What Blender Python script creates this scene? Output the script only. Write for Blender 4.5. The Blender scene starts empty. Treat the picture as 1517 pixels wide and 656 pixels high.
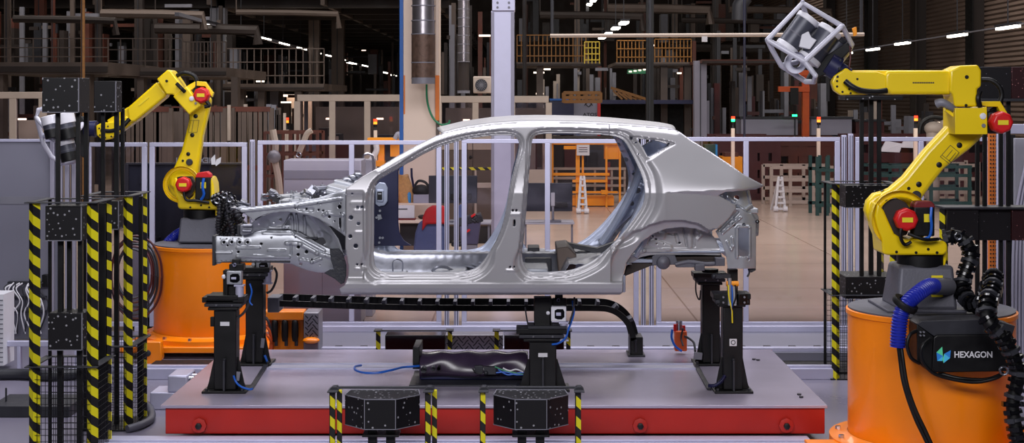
import bpy, math, random
import numpy as np
from mathutils import Vector, Matrix, Euler
random.seed(7)
PI = math.pi
SC = bpy.context.scene
COL = SC.collection
F = 2236.0            # focal length in pixels of a 1517 wide frame
CX, CY = 770.0, 147.0 # principal point (horizon) in the photograph
CAMY, CAMZ = -11.0, 2.53

def P(px, py, Y):
    d = Y - CAMY
    return Vector(((px - CX) * d / F, Y, CAMZ - (py - CY) * d / F))
def S(Y): return F / (Y - CAMY)      # pixels per metre at depth Y
def X(px, Y): return (px - CX) * (Y - CAMY) / F
def Z(py, Y): return CAMZ - (py - CY) * (Y - CAMY) / F

# ------------------------------------------------------------------ materials
def lin(c):
    return tuple(((v / 255.0) / 12.92 if v <= 10 else (((v / 255.0) + 0.055) / 1.055) ** 2.4) for v in c)
M = {}
def mat(name, rgb, metal=0.0, rough=0.5, noise=0.12, nscale=6.0, bump=0.0, bscale=60.0, coat=0.0, spec=0.5, emit=None, estr=0.0, trans=0.0, alpha=1.0):
    m = bpy.data.materials.new(name); m.use_nodes = True
    nt = m.node_tree; b = nt.nodes['Principled BSDF']
    c = lin(rgb)
    tc = nt.nodes.new('ShaderNodeTexCoord')
    if noise > 0:
        n = nt.nodes.new('ShaderNodeTexNoise'); n.inputs['Scale'].default_value = nscale; n.inputs['Detail'].default_value = 5
        nt.links.new(tc.outputs['Object'], n.inputs['Vector'])
        r = nt.nodes.new('ShaderNodeMapRange'); r.inputs['From Min'].default_value = .25; r.inputs['From Max'].default_value = .75
        r.inputs['To Min'].default_value = 1 - noise; r.inputs['To Max'].default_value = 1 + noise
        nt.links.new(n.outputs['Fac'], r.inputs['Value'])
        mx = nt.nodes.new('ShaderNodeMix'); mx.data_type = 'RGBA'; mx.blend_type = 'MULTIPLY'; mx.inputs['Factor'].default_value = 1
        mx.inputs[6].default_value = (*c, 1)
        nt.links.new(r.outputs['Result'], mx.inputs[7]); nt.links.new(mx.outputs[2], b.inputs['Base Color'])
        r2 = nt.nodes.new('ShaderNodeMapRange'); r2.inputs['From Min'].default_value = .25; r2.inputs['From Max'].default_value = .75
        r2.inputs['To Min'].default_value = max(.02, rough * (1 - noise)); r2.inputs['To Max'].default_value = min(1, rough * (1 + noise))
        nt.links.new(n.outputs['Fac'], r2.inputs['Value']); nt.links.new(r2.outputs['Result'], b.inputs['Roughness'])
    else:
        b.inputs['Base Color'].default_value = (*c, 1); b.inputs['Roughness'].default_value = rough
    if bump > 0:
        n2 = nt.nodes.new('ShaderNodeTexNoise'); n2.inputs['Scale'].default_value = bscale
        nt.links.new(tc.outputs['Object'], n2.inputs['Vector'])
        bp = nt.nodes.new('ShaderNodeBump'); bp.inputs['Strength'].default_value = bump; bp.inputs['Distance'].default_value = .01
        nt.links.new(n2.outputs['Fac'], bp.inputs['Height']); nt.links.new(bp.outputs['Normal'], b.inputs['Normal'])
    b.inputs['Metallic'].default_value = metal
    b.inputs['Coat Weight'].default_value = coat
    b.inputs['Specular IOR Level'].default_value = spec
    b.inputs['Transmission Weight'].default_value = trans
    if emit: b.inputs['Emission Color'].default_value = (*lin(emit), 1); b.inputs['Emission Strength'].default_value = estr
    M[name] = m
    return m

mat('body_steel', (168, 167, 171), .38, .36, .03, 2.5)
mat('galvanised', (168, 171, 178), .55, .38, .10, 9, bump=.02, bscale=14)
mat('inner_steel', (168, 176, 196), .35, .36, .14, 7, bump=.05, bscale=12)
mat('foil_steel', (150, 152, 162), .8, .36, .2, 8, bump=.25, bscale=9)
mat('dark_pad', (42, 44, 52), .1, .6, .3, 14, bump=.5, bscale=50)
mat('navy', (25, 27, 66), .1, .4, .2, 5)
mat('black', (9, 9, 11), 0, .45, .2, 10, spec=.35)
mat('black_matt', (12, 12, 14), 0, .7, .2, 10)
mat('black_gloss', (10, 10, 14), .1, .16, .1, 5)
mat('charcoal', (40, 41, 48), .1, .5, .15, 8)
mat('cast_dark', (66, 68, 80), .2, .4, .1, 7)
mat('cast_grey', (88, 88, 98), .25, .5, .12, 7, bump=.1)
mat('mid_grey', (120, 120, 130), .2, .5, .1, 5)
mat('alu', (188, 188, 212), .3, .4, .06, 4)
mat('steel_shiny', (190, 192, 200), .95, .22, .1, 6)
mat('steel_plate', (178, 170, 190), .35, .24, .10, 1.3)
mat('orange', (244, 132, 0), 0, .38, .05, 3, coat=.2)
mat('orange_dark', (200, 80, 20), 0, .5, .1, 5)
mat('yellow', (232, 200, 2), 0, .36, .05, 4, coat=.3)
mat('yellow_label', (225, 205, 30), 0, .6, .05, 8)
mat('red_skirt', (172, 24, 6), 0, .42, .1, 4)
mat('red', (200, 18, 22), 0, .4, .08, 8)
mat('red_dark', (110, 20, 25), 0, .5, .1, 8)
mat('blue_hose', (22, 36, 150), 0, .38, .1, 10)
mat('blue_cable', (20, 90, 190), 0, .4, .1, 10)
mat('green_cable', (40, 130, 90), 0, .4, .1, 10)
mat('white', (215, 215, 222), 0, .45, .05, 5)
mat('white_tube', (200, 200, 214), .1, .4, .04, 5)
mat('label_white', (210, 210, 215), 0, .6, .03, 5)
mat('cream', (226, 206, 190), 0, .6, .05, 1.2)
mat('blue_strip', (20, 90, 170), 0, .5, .1, 4)
mat('orange_strip', (220, 120, 45), 0, .6, .1, 4)
mat('lilac_grey', (150, 148, 165), .15, .5, .06, 2)
mat('panel_grey', (168, 168, 178), .05, .5, .05, 1.5)
mat('partition_grey', (116, 116, 130), .05, .5, .06, 1.2)
mat('panel_grey_dark', (134, 134, 144), .05, .5, .05, 1.5)
mat('rack_orange', (240, 150, 10), 0, .45, .08, 3)
mat('rail_yellow', (130, 84, 18), 0, .5, .15, 3)
mat('rack_cream', (172, 158, 148), 0, .5, .08, 3)
mat('teal', (24, 62, 60), 0, .5, .15, 3)
mat('maroon', (70, 22, 24), 0, .5, .2, 3)
mat('brown_steel', (92, 80, 74), .3, .55, .25, 1.5)
mat('brown_dark', (46, 38, 36), .2, .6, .3, 1.2)
mat('brown_rust', (88, 45, 34), .1, .6, .3, 2)
mat('duct', (170, 165, 170), .9, .3, .12, 5, bump=.1, bscale=10)
mat('duct_mesh', (95, 75, 65), .5, .5, .3, 14, bump=.3)
mat('wood_brown', (150, 105, 60), 0, .8, .3, 16)
mat('paper_brown', (186, 140, 88), 0, .8, .25, 24, bump=.6, bscale=30)
mat('water_blue', (60, 140, 200), 0, .2, .1, 8)
mat('fabric_blue', (70, 80, 120), 0, .85, .15, 20, bump=.3)
mat('fabric_red', (170, 20, 28), 0, .75, .15, 12, bump=.3)
mat('bin_blue', (70, 68, 96), 0, .6, .1, 8)
mat('screen', (34, 38, 50), .1, .3, .1, 4)
mat('green_light', (40, 220, 110), 0, .5, 0, emit=(30, 255, 120), estr=5)
mat('red_light', (255, 60, 30), 0, .5, 0, emit=(255, 50, 25), estr=3)
mat('amber_light', (255, 150, 40), 0, .5, 0, emit=(255, 140, 40), estr=2)
mat('lamp_white', (255, 250, 235), 0, .5, 0, emit=(255, 246, 230), estr=9)
mat('warm_panel', (255, 236, 215), 0, .5, 0, emit=(255, 228, 205), estr=2.2)
mat('wire', (18, 18, 22), .4, .5, 0)
mat('logo_blue', (40, 130, 215), 0, .5, 0)
mat('logo_green', (90, 215, 160), 0, .5, 0)
mat('logo_cyan', (70, 190, 235), 0, .5, 0)
mat('clear_white', (225, 228, 235), 0, .15, 0, trans=.6)
mat('purple_plastic', (52, 40, 60), .0, .24, .3, 5, bump=.08, bscale=5)
mat('tread', (150, 148, 155), .8, .35, .1, 5)

def hazard():
    m = bpy.data.materials.new('hazard_tape'); m.use_nodes = True
    nt = m.node_tree; b = nt.nodes['Principled BSDF']
    g = nt.nodes.new('ShaderNodeNewGeometry')
    s = nt.nodes.new('ShaderNodeSeparateXYZ'); nt.links.new(g.outputs['Position'], s.inputs[0])
    a = nt.nodes.new('ShaderNodeMath'); a.operation = 'MULTIPLY_ADD'; a.inputs[1].default_value = -.9
    nt.links.new(s.outputs['X'], a.inputs[0])
    m2 = nt.nodes.new('ShaderNodeMath'); m2.operation = 'MULTIPLY'; m2.inputs[1].default_value = -1.0
    nt.links.new(s.outputs['Z'], m2.inputs[0]); nt.links.new(m2.outputs[0], a.inputs[2])
    a2 = nt.nodes.new('ShaderNodeMath'); a2.operation = 'ADD'
    nt.links.new(a.outputs[0], a2.inputs[0]); a2.inputs[1].default_value = 0.0
    k = nt.nodes.new('ShaderNodeMath'); k.operation = 'MULTIPLY'; k.inputs[1].default_value = 7.4
    nt.links.new(a2.outputs[0], k.inputs[0])
    f = nt.nodes.new('ShaderNodeMath'); f.operation = 'FRACT'; nt.links.new(k.outputs[0], f.inputs[0])
    t = nt.nodes.new('ShaderNodeMath'); t.operation = 'GREATER_THAN'; t.inputs[1].default_value = .5
    nt.links.new(f.outputs[0], t.inputs[0])
    mx = nt.nodes.new('ShaderNodeMix'); mx.data_type = 'RGBA'
    mx.inputs[6].default_value = (*lin((14, 14, 16)), 1); mx.inputs[7].default_value = (*lin((208, 198, 14)), 1)
    nt.links.new(t.outputs[0], mx.inputs['Factor']); nt.links.new(mx.outputs[2], b.inputs['Base Color'])
    b.inputs['Roughness'].default_value = .45
    M['hazard'] = m
hazard()

def dotted(name, base, dot, scale, size):
    m = bpy.data.materials.new(name); m.use_nodes = True
    nt = m.node_tree; b = nt.nodes['Principled BSDF']
    tc = nt.nodes.new('ShaderNodeTexCoord')
    v = nt.nodes.new('ShaderNodeTexVoronoi'); v.inputs['Scale'].default_value = scale; v.inputs['Randomness'].default_value = .8
    nt.links.new(tc.outputs['Object'], v.inputs['Vector'])
    t = nt.nodes.new('ShaderNodeMath'); t.operation = 'LESS_THAN'; t.inputs[1].default_value = size
    nt.links.new(v.outputs['Distance'], t.inputs[0])
    mx = nt.nodes.new('ShaderNodeMix'); mx.data_type = 'RGBA'
    mx.inputs[6].default_value = (*lin(base), 1); mx.inputs[7].default_value = (*lin(dot), 1)
    nt.links.new(t.outputs[0], mx.inputs['Factor']); nt.links.new(mx.outputs[2], b.inputs['Base Color'])
    b.inputs['Roughness'].default_value = .5; b.inputs['Specular IOR Level'].default_value = .3
    M[name] = m
dotted('target_black', (12, 11, 15), (140, 140, 146), 26, .19)
dotted('target_fine', (16, 14, 20), (100, 98, 108), 30, .11)
dotted('target_red', (44, 12, 18), (150, 100, 100), 30, .13)

def plate_floor(name, rgb, rough, spec_metal, tile=None, noise=.1):
    m = mat(name, rgb, spec_metal, rough, noise, .7)
    if tile:
        nt = m.node_tree; b = nt.nodes['Principled BSDF']
        tc = nt.nodes.new('ShaderNodeTexCoord')
        br = nt.nodes.new('ShaderNodeTexBrick'); br.inputs['Scale'].default_value = tile
        br.offset = 0; br.inputs['Mortar Size'].default_value = .004; br.inputs['Brick Width'].default_value = 1; br.inputs['Row Height'].default_value = 1
        br.inputs['Color1'].default_value = (1, 1, 1, 1); br.inputs['Color2'].default_value = (.93, .93, .93, 1); br.inputs['Mortar'].default_value = (.6, .55, .5, 1)
        nt.links.new(tc.outputs['Object'], br.inputs['Vector'])
        old = b.inputs['Base Color'].links[0].from_socket
        mx = nt.nodes.new('ShaderNodeMix'); mx.data_type = 'RGBA'; mx.blend_type = 'MULTIPLY'; mx.inputs['Factor'].default_value = 1
        nt.links.new(old, mx.inputs[6]); nt.links.new(br.outputs['Color'], mx.inputs[7]); nt.links.new(mx.outputs[2], b.inputs['Base Color'])
    return m
plate_floor('floor_beige', (204, 184, 168), .22, 0, .33, .08)
plate_floor('floor_grey', (120, 116, 134), .3, 0, None, .22)

def clear(name, tint, refl):
    m = bpy.data.materials.new(name); m.use_nodes = True
    nt = m.node_tree; nt.nodes.clear()
    o = nt.nodes.new('ShaderNodeOutputMaterial'); t = nt.nodes.new('ShaderNodeBsdfTransparent'); t.inputs[0].default_value = (*tint, 1)
    g = nt.nodes.new('ShaderNodeBsdfGlossy'); g.inputs['Roughness'].default_value = .06; g.inputs[0].default_value = (.9, .85, 1, 1)
    fr = nt.nodes.new('ShaderNodeFresnel'); fr.inputs[0].default_value = refl
    mx = nt.nodes.new('ShaderNodeMixShader')
    nt.links.new(fr.outputs[0], mx.inputs[0]); nt.links.new(t.outputs[0], mx.inputs[1]); nt.links.new(g.outputs[0], mx.inputs[2])
    nt.links.new(mx.outputs[0], o.inputs[0]); M[name] = m
clear('polycarbonate', (.94, .91, .93), 1.45)
clear('polycarbonate_smoked', (.62, .52, .56), 1.5)

# ------------------------------------------------------------------ mesh building
ORG = {}
def tag(o, label=None, cat=None, group=None, kind=None):
    if label: o['label'] = label
    if cat: o['category'] = cat
    if group: o['group'] = group
    if kind: o['kind'] = kind
    return o
def thing(name, label, cat, loc, group=None):
    o = bpy.data.objects.new(name, None); COL.objects.link(o); o.location = loc; o.empty_display_size = .1
    ORG[o.name] = Vector(loc); return tag(o, label, cat, group)

class MB:
    def __init__(s): s.v = []; s.f = []; s.mi = []; s.m = 0
    def add(s, vs, fs):
        n = len(s.v); s.v += [tuple(p) for p in vs]
        for f in fs: s.f.append([i + n for i in f]); s.mi.append(s.m)
        return s
    def mat(s, i): s.m = i; return s
    def box(s, x0, x1, y0, y1, z0, z1):
        x0, x1 = sorted((x0, x1)); y0, y1 = sorted((y0, y1)); z0, z1 = sorted((z0, z1))
        return s.add([(x0, y0, z0), (x1, y0, z0), (x1, y1, z0), (x0, y1, z0), (x0, y0, z1), (x1, y0, z1), (x1, y1, z1), (x0, y1, z1)],
                     [(0, 3, 2, 1), (4, 5, 6, 7), (0, 1, 5, 4), (1, 2, 6, 5), (2, 3, 7, 6), (3, 0, 4, 7)])
    def pbox(s, px0, py0, px1, py1, Y0, Y1, Yr=None):
        Yr = Y0 if Yr is None else Yr
        return s.box(X(px0, Yr), X(px1, Yr), Y0, Y1, Z(py0, Yr), Z(py1, Yr))
    def obox(s, c, size, rot):
        R = rot if isinstance(rot, Matrix) else Euler(rot).to_matrix()
        c = Vector(c); hx, hy, hz = (a / 2 for a in size)
        vs = [c + R @ Vector(p) for p in [(-hx, -hy, -hz), (hx, -hy, -hz), (hx, hy, -hz), (-hx, hy, -hz), (-hx, -hy, hz), (hx, -hy, hz), (hx, hy, hz), (-hx, hy, hz)]]
        return s.add(vs, [(0, 3, 2, 1), (4, 5, 6, 7), (0, 1, 5, 4), (1, 2, 6, 5), (2, 3, 7, 6), (3, 0, 4, 7)])
    def beam(s, a, b, w, h=None):
        a = Vector(a); b = Vector(b); d = b - a; h = h or w
        R = d.to_track_quat('X', 'Z').to_matrix()
        return s.obox((a + b) / 2, (d.length, w, h), R)
    def cyl(s, a, b, r0, r1=None, n=16, cap=True):
        a = Vector(a); b = Vector(b); r1 = r0 if r1 is None else r1
        R = (b - a).to_track_quat('Z', 'Y').to_matrix(); vs = []
        for c, r in ((a, r0), (b, r1)):
            for i in range(n):
                t = 2 * PI * i / n; vs.append(c + R @ Vector((r * math.cos(t), r * math.sin(t), 0)))
        fs = [(i, (i + 1) % n, n + (i + 1) % n, n + i) for i in range(n)]
        if cap: fs += [tuple(range(n - 1, -1, -1)), tuple(range(n, 2 * n))]
        return s.add(vs, fs)
    def tube(s, pts, r, n=8, smooth=True, closed=False):
        pts = [Vector(p) for p in pts]
        if smooth and len(pts) > 2: pts = crom(pts, 6)
        N = len(pts); rings = []; up = None
        for i, p in enumerate(pts):
            t = (pts[min(i + 1, N - 1)] - pts[max(i - 1, 0)])
            if t.length < 1e-9: t = Vector((0, 0, 1))
            t.normalize()
            if up is None: up = t.orthogonal().normalized()
            up = (up - t * up.dot(t)); up = up.normalized() if up.length > 1e-6 else t.orthogonal().normalized()
            w = t.cross(up); rr = r(i / (N - 1)) if callable(r) else r
            rings.append([p + (up * math.cos(2 * PI * k / n) + w * math.sin(2 * PI * k / n)) * rr for k in range(n)])
        vs = [q for g in rings for q in g]; fs = []
        for i in range(N - 1):
            for k in range(n): fs.append((i * n + k, i * n + (k + 1) % n, (i + 1) * n + (k + 1) % n, (i + 1) * n + k))
        fs += [tuple(range(n - 1, -1, -1)), tuple(range((N - 1) * n, N * n))]
        return s.add(vs, fs)
    def corr(s, pts, r, step, n=12, amp=.13):
        pts = resamp(crom([Vector(p) for p in pts], 8), step / 4)
        N = len(pts); k = [0]
        def rr(t):
            k[0] += 1; return r * (1 + (amp if k[0] % 4 < 2 else -amp))
        return s.tube(pts, rr, n, smooth=False)
    def links(s, pts, w, h, step, gap=.3):
        pts = resamp(crom([Vector(p) for p in pts], 8), step)
        for a, b in zip(pts[:-1], pts[1:]):
            d = b - a; s.beam(a + d * gap / 2, b - d * gap / 2, w, h)
            s.beam(a - d * .1, b, w * .6, h * .6)
        return s
    def lathe(s, prof, c, axis='Z', n=40, cap=True):
        c = Vector(c); vs = []
        for r, z in prof:
            for i in range(n):
                t = 2 * PI * i / n; x, y = r * math.cos(t), r * math.sin(t)
                vs.append(c + (Vector((x, y, z)) if axis == 'Z' else Vector((x, z, y)) if axis == 'Y' else Vector((z, x, y))))
        fs = []
        for j in range(len(prof) - 1):
            for i in range(n): fs.append((j * n + i, j * n + (i + 1) % n, (j + 1) * n + (i + 1) % n, (j + 1) * n + i))
        if cap: fs += [tuple(range(n - 1, -1, -1)), tuple(range((len(prof) - 1) * n, len(prof) * n))]
        return s.add(vs, fs)
    def prism(s, poly, Y0, Y1):     # poly = list of (x, z)
        a = sum(poly[i][0] * poly[(i + 1) % len(poly)][1] - poly[(i + 1) % len(poly)][0] * poly[i][1] for i in range(len(poly)))
        if a < 0: poly = poly[::-1]
        n = len(poly); vs = [(x, Y0, z) for x, z in poly] + [(x, Y1, z) for x, z in poly]
        return s.add(vs, [tuple(range(n)), tuple(range(2 * n - 1, n - 1, -1))] + [(i, n + i, n + (i + 1) % n, (i + 1) % n) for i in range(n)])
    def pprism(s, pts, Y0, Y1, Yr=None):
        Yr = Y0 if Yr is None else Yr
        return s.prism([(X(a, Yr), Z(b, Yr)) for a, b in pts], Y0, Y1)
    def sphere(s, c, r, n=12, sz=(1, 1, 1)):
        c = Vector(c); vs = []; m = n // 2
        for j in range(m + 1):
            for i in range(n):
                a = PI * j / m; t = 2 * PI * i / n
                vs.append(c + Vector((r * sz[0] * math.sin(a) * math.cos(t), r * sz[1] * math.sin(a) * math.sin(t), r * sz[2] * math.cos(a))))
        return s.add(vs, [(j * n + i, (j + 1) * n + i, (j + 1) * n + (i + 1) % n, j * n + (i + 1) % n) for j in range(m) for i in range(n)])
    def build(s, name, mats, parent=None, bevel=0.0, seg=2, label=None, cat=None, group=None, kind=None, smooth=True, solid=0.0):
        V = np.array(s.v, dtype=float)
        if parent is not None: org = ORG[parent.name]
        else: org = Vector(((V[:, 0].min() + V[:, 0].max()) / 2, (V[:, 1].min() + V[:, 1].max()) / 2, V[:, 2].min()))
        me = bpy.data.meshes.new(name); me.from_pydata([tuple(p) for p in (V - np.array(org))], [], s.f)
        if not isinstance(mats, (list, tuple)): mats = [mats]
        for m in mats: me.materials.append(M[m])
        me.polygons.foreach_set('material_index', s.mi); 
        if smooth:
            me.polygons.foreach_set('use_smooth', [True] * len(me.polygons)); me.set_sharp_from_angle(angle=math.radians(38))
        me.update()
        o = bpy.data.objects.new(name, me); COL.objects.link(o)
        if parent is not None: o.parent = parent
        else: o.location = org
        ORG[o.name] = Vector(org)
        if solid:
            md = o.modifiers.new('solid', 'SOLIDIFY'); md.thickness = solid; md.offset = -1
        if bevel:
            md = o.modifiers.new('bevel', 'BEVEL'); md.width = bevel; md.segments = seg; md.limit_method = 'ANGLE'; md.angle_limit = math.radians(35)
            md.harden_normals = False
        return tag(o, label, cat, group, kind)
def crom(p, k):
    out = []; n = len(p)
    for i in range(n - 1):
        a, b, c, d = p[max(i - 1, 0)], p[i], p[i + 1], p[min(i + 2, n - 1)]
        for j in range(k):
            t = j / k
            out.append(.5 * ((2 * b) + (c - a) * t + (2 * a - 5 * b + 4 * c - d) * t * t + (3 * b - a - 3 * c + d) * t ** 3))
    out.append(p[-1]); return out
def resamp(p, step):
    out = [p[0]]; acc = 0.0
    for a, b in zip(p[:-1], p[1:]):
        L = (b - a).length; t = step - acc
        while t <= L and L > 0: out.append(a + (b - a) * (t / L)); t += step
        acc = (acc + L) % step if L > 0 else acc
    return out
def text(s, name, loc, size, m, parent=None, rot=(PI / 2, 0, 0), ext=.0015, sx=1.0, flip=False):
    c = bpy.data.curves.new(name, 'FONT'); c.body = s; c.size = size; c.extrude = ext; c.align_x = 'CENTER'; c.align_y = 'CENTER'; c.resolution_u = 3; c.offset = size * .022
    t = bpy.data.objects.new('tmp', c); COL.objects.link(t)
    dg = bpy.context.evaluated_depsgraph_get(); me = bpy.data.meshes.new_from_object(t.evaluated_get(dg))
    bpy.data.objects.remove(t)
    org = ORG[parent.name] if parent is not None else Vector((0, 0, 0))
    R = Matrix.Translation(Vector(loc) - org) @ Euler(rot).to_matrix().to_4x4() @ Matrix.Diagonal((sx * (-1 if flip else 1), 1, 1, 1))
    me.transform(R); me.materials.clear(); me.materials.append(M[m]); me.name = name
    o = bpy.data.objects.new(name, me); COL.objects.link(o)
    if parent is not None: o.parent = parent
    ORG[o.name] = org.copy(); return o

# --------------------------------------------- pressed sheet panels with holes
def segd(px, pz, poly, closed=True):
    best = np.full(px.shape, 1e9); bx = np.zeros_like(px); bz = np.zeros_like(px)
    n = len(poly)
    for i in range(n if closed else n - 1):
        ax, az = poly[i]; cx, cz = poly[(i + 1) % n]; dx, dz = cx - ax, cz - az; L = dx * dx + dz * dz
        if L < 1e-12: continue
        t = np.clip(((px - ax) * dx + (pz - az) * dz) / L, 0, 1); qx = ax + t * dx; qz = az + t * dz
        d = (px - qx) ** 2 + (pz - qz) ** 2; m = d < best
        best[m] = d[m]; bx[m] = qx[m]; bz[m] = qz[m]
    return np.sqrt(best), bx, bz
def inpoly(px, pz, poly):
    r = np.zeros(px.shape, bool); n = len(poly)
    for i in range(n):
        ax, az = poly[i]; cx, cz = poly[(i + 1) % n]
        c = ((az > pz) != (cz > pz)) & (px < (cx - ax) * (pz - az) / ((cz - az) if abs(cz - az) > 1e-12 else 1e-12) + ax)
        r ^= c
    return r
def panel(name, outline, holes, yfun, cell, mats, parent, flip=False, solid=.003, mirror=None, **kw):
    ox = [p[0] for p in outline]; oz = [p[1] for p in outline]
    xs = np.arange(min(ox) - cell, max(ox) + 2 * cell, cell); zs = np.arange(min(oz) - cell, max(oz) + 2 * cell, cell)
    gx, gz = np.meshgrid(xs, zs, indexing='ij')
    cx = (gx[:-1, :-1] + gx[1:, 1:]) / 2; cz = (gz[:-1, :-1] + gz[1:, 1:]) / 2
    keep = inpoly(cx, cz, outline)
    for h in holes: keep &= ~inpoly(cx, cz, h)
    pad = np.zeros((gx.shape[0] + 1, gx.shape[1] + 1), bool); pad[1:-1, 1:-1] = keep
    cnt = pad[:-1, :-1].astype(int) + pad[1:, :-1] + pad[:-1, 1:] + pad[1:, 1:]
    edge = (cnt > 0) & (cnt < 4)
    ex, ez = gx[edge], gz[edge]
    B = np.full(ex.shape, 1e9); sx = ex.copy(); sz = ez.copy()
    for p in [outline] + list(holes):
        d, qx, qz = segd(ex, ez, p); m = d < B; B[m] = d[m]; sx[m] = qx[m]; sz[m] = qz[m]
    gx = gx.copy(); gz = gz.copy(); gx[edge] = sx; gz[edge] = sz
    used = cnt > 0; idx = -np.ones(gx.shape, int); idx[used] = np.arange(used.sum())
    ux, uz = gx[used], gz[used]; uy = yfun(ux, uz)
    if mirror is not None: uy = 2 * mirror - uy; flip = not flip
    I, J = np.nonzero(keep)
    q = np.stack([idx[I, J], idx[I + 1, J], idx[I + 1, J + 1], idx[I, J + 1]], 1)
    if flip: q = q[:, ::-1]
    b = MB(); b.v = list(zip(ux.tolist(), uy.tolist(), uz.tolist())); b.f = q.tolist(); b.mi = [0] * len(b.f)
    if mirror is not None and False: pass
    return b.build(name, mats, parent, solid=solid, **kw)
def sst(a, b, x):
    t = np.clip((x - a) / (b - a), 0, 1); return t * t * (3 - 2 * t)
def circ(px, py, r, Y, n=10, ry=None):
    s = S(Y); ry = ry or r
    return [(X(px, Y) + r / s * math.cos(2 * PI * i / n), Z(py, Y) + ry / s * math.sin(2 * PI * i / n)) for i in range(n)]
def poly(pts, Y): return [(X(a, Y), Z(b, Y)) for a, b in pts]
def embf(items, Y):     # items: (px0,py0,px1,py1,radius_px,height_m) pressed ribs
    its = [((X(a, Y), Z(b, Y)), (X(c, Y), Z(d, Y)), r / S(Y), h) for a, b, c, d, r, h in items]
    def f(x, z):
        y = np.zeros_like(x)
        for p0, p1, r, h in its:
            d, _, _ = segd(x, z, [p0, (p1[0] + 1e-6, p1[1])], False)
            y -= h * (1 - sst(r * .55, r * 1.15, d))
        return y
    return f
# ------------------------------------------------------------------ the car body
YM = 1.17                               # centre line of the body
def ybase(x, z):
    x = np.asarray(x, float); z = np.asarray(z, float)
    t = np.maximum(0, z - 1.83); y = .27 + .25 * t + .45 * t * t
    y = y + .03 * np.maximum(0, 1.83 - z)
    y = y + 2.4 * np.maximum(0, x - 1.58) ** 2
    return y
def SP(px, py):
    Y = .3
    for _ in range(5):
        x, z = X(px, Y), Z(py, Y); Y = float(ybase(x, z))
    return (x, z)
def sp(pts): return [SP(*p) for p in pts]
def smoothpoly(pts, k=4):
    v = [Vector((a, b, 0)) for a, b in pts]; n = len(v); out = []
    for i in range(n):
        a, b, c, d = v[i - 1], v[i], v[(i + 1) % n], v[(i + 2) % n]
        for j in range(k):
            t = j / k; q = .5 * ((2 * b) + (c - a) * t + (2 * a - 5 * b + 4 * c - d) * t * t + (3 * b - a - 3 * c + d) * t ** 3); out.append((q.x, q.y))
    return out
AF = [(553, 386), (553, 345), (553, 304), (554.5, 280), (560, 268), (573, 259), (589, 250.5), (608, 239), (630, 227), (655, 216), (688, 207), (716, 202.5), (737, 200.5), (752, 200.5), (763, 203), (768.5, 210), (768.5, 222), (763, 245), (757, 269), (750, 309), (745, 331), (737, 352), (726, 372), (716, 387), (706, 397), (690, 402.5), (665, 404), (610, 404), (572, 404), (559, 399)]
AR = [(773.5, 382), (776, 355), (780, 309), (783, 269), (787, 222), (788.5, 208), (793, 201.5), (803, 198.5), (830, 197.5), (865, 198.5), (900, 200.5), (916, 203.5), (926, 210), (934, 223), (945, 245), (953, 265), (956, 284), (954, 300), (947, 314), (932, 335), (917, 353), (900, 370), (880, 386), (858, 397), (842, 401.5), (820, 403.5), (793, 404), (781, 400)]
QW = [(944, 206), (952, 206), (968, 207.5), (989, 213.5), (990, 216), (985, 219), (963, 232), (958, 229), (953, 219)]
QO = [(931, 201), (960, 203), (985, 206.5), (1000, 211), (1001, 214), (985, 223), (960, 240), (955, 238), (945, 224)]
OUT = [(512.5, 279), (525, 270), (538.7, 260.5), (560.5, 248), (587, 232), (606, 221.5), (627, 210), (645, 201.5), (660, 196), (690, 189), (730, 183.5), (764, 181), (800, 180.5), (863, 181.5), (915, 184), (955, 187), (985, 189.5), (1001, 192), (1008, 196), (1023.7, 207.6), (1049.6, 223), (1075.5, 240), (1101, 258), (1117, 267), (1130, 273.5), (1128, 276), (1119, 280), (1104, 281.5), (1084, 283.5), (1074, 284), (1064.5, 289.5), (1076, 296), (1089.5, 304), (1091, 308), (1079, 325), (1060.5, 341), (1050, 347), (1031.7, 340), (1010, 337.5), (988, 340), (969.5, 347), (951, 360), (936.6, 378.5), (929, 390), (925, 405), (924, 412), (923, 432), (919, 437), (700, 437.5), (505, 437), (503.5, 427), (511, 422), (515.5, 408), (516, 396), (513.5, 380), (511, 365), (512, 345), (512, 310)]
ARCH = [(1060.5, 341), (1050, 347), (1031.7, 340), (1010, 337.5), (988, 340), (969.5, 347), (951, 360), (936.6, 378.5), (929, 390), (925, 405)]
wAF, wAR, wQO = smoothpoly(sp(AF)), smoothpoly(sp(AR)), smoothpoly(sp(QO), 2)
wQW = smoothpoly(sp(QW), 2)
wOUT = []
_o = sp(OUT)
sharp = {(512.5, 279), (1130, 273.5), (1128, 276), (1119, 280), (1064.5, 289.5), (1089.5, 304), (1091, 308), (1060.5, 341), (924, 412), (919, 437), (700, 437.5), (505, 437), (503.5, 427), (1050, 347)}
wOUT = _o
wARCH = sp(ARCH)
crA = sp([(985, 284.5), (1030, 283), (1064, 281), (1100, 279), (1129, 274.5)])     # shoulder crease upper line
crB = sp([(985, 284.5), (1030, 287), (1064, 290), (1100, 292), (1129, 294)])
def interp(pts, x):
    return np.interp(x, [p[0] for p in pts], [p[1] for p in pts])
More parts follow.
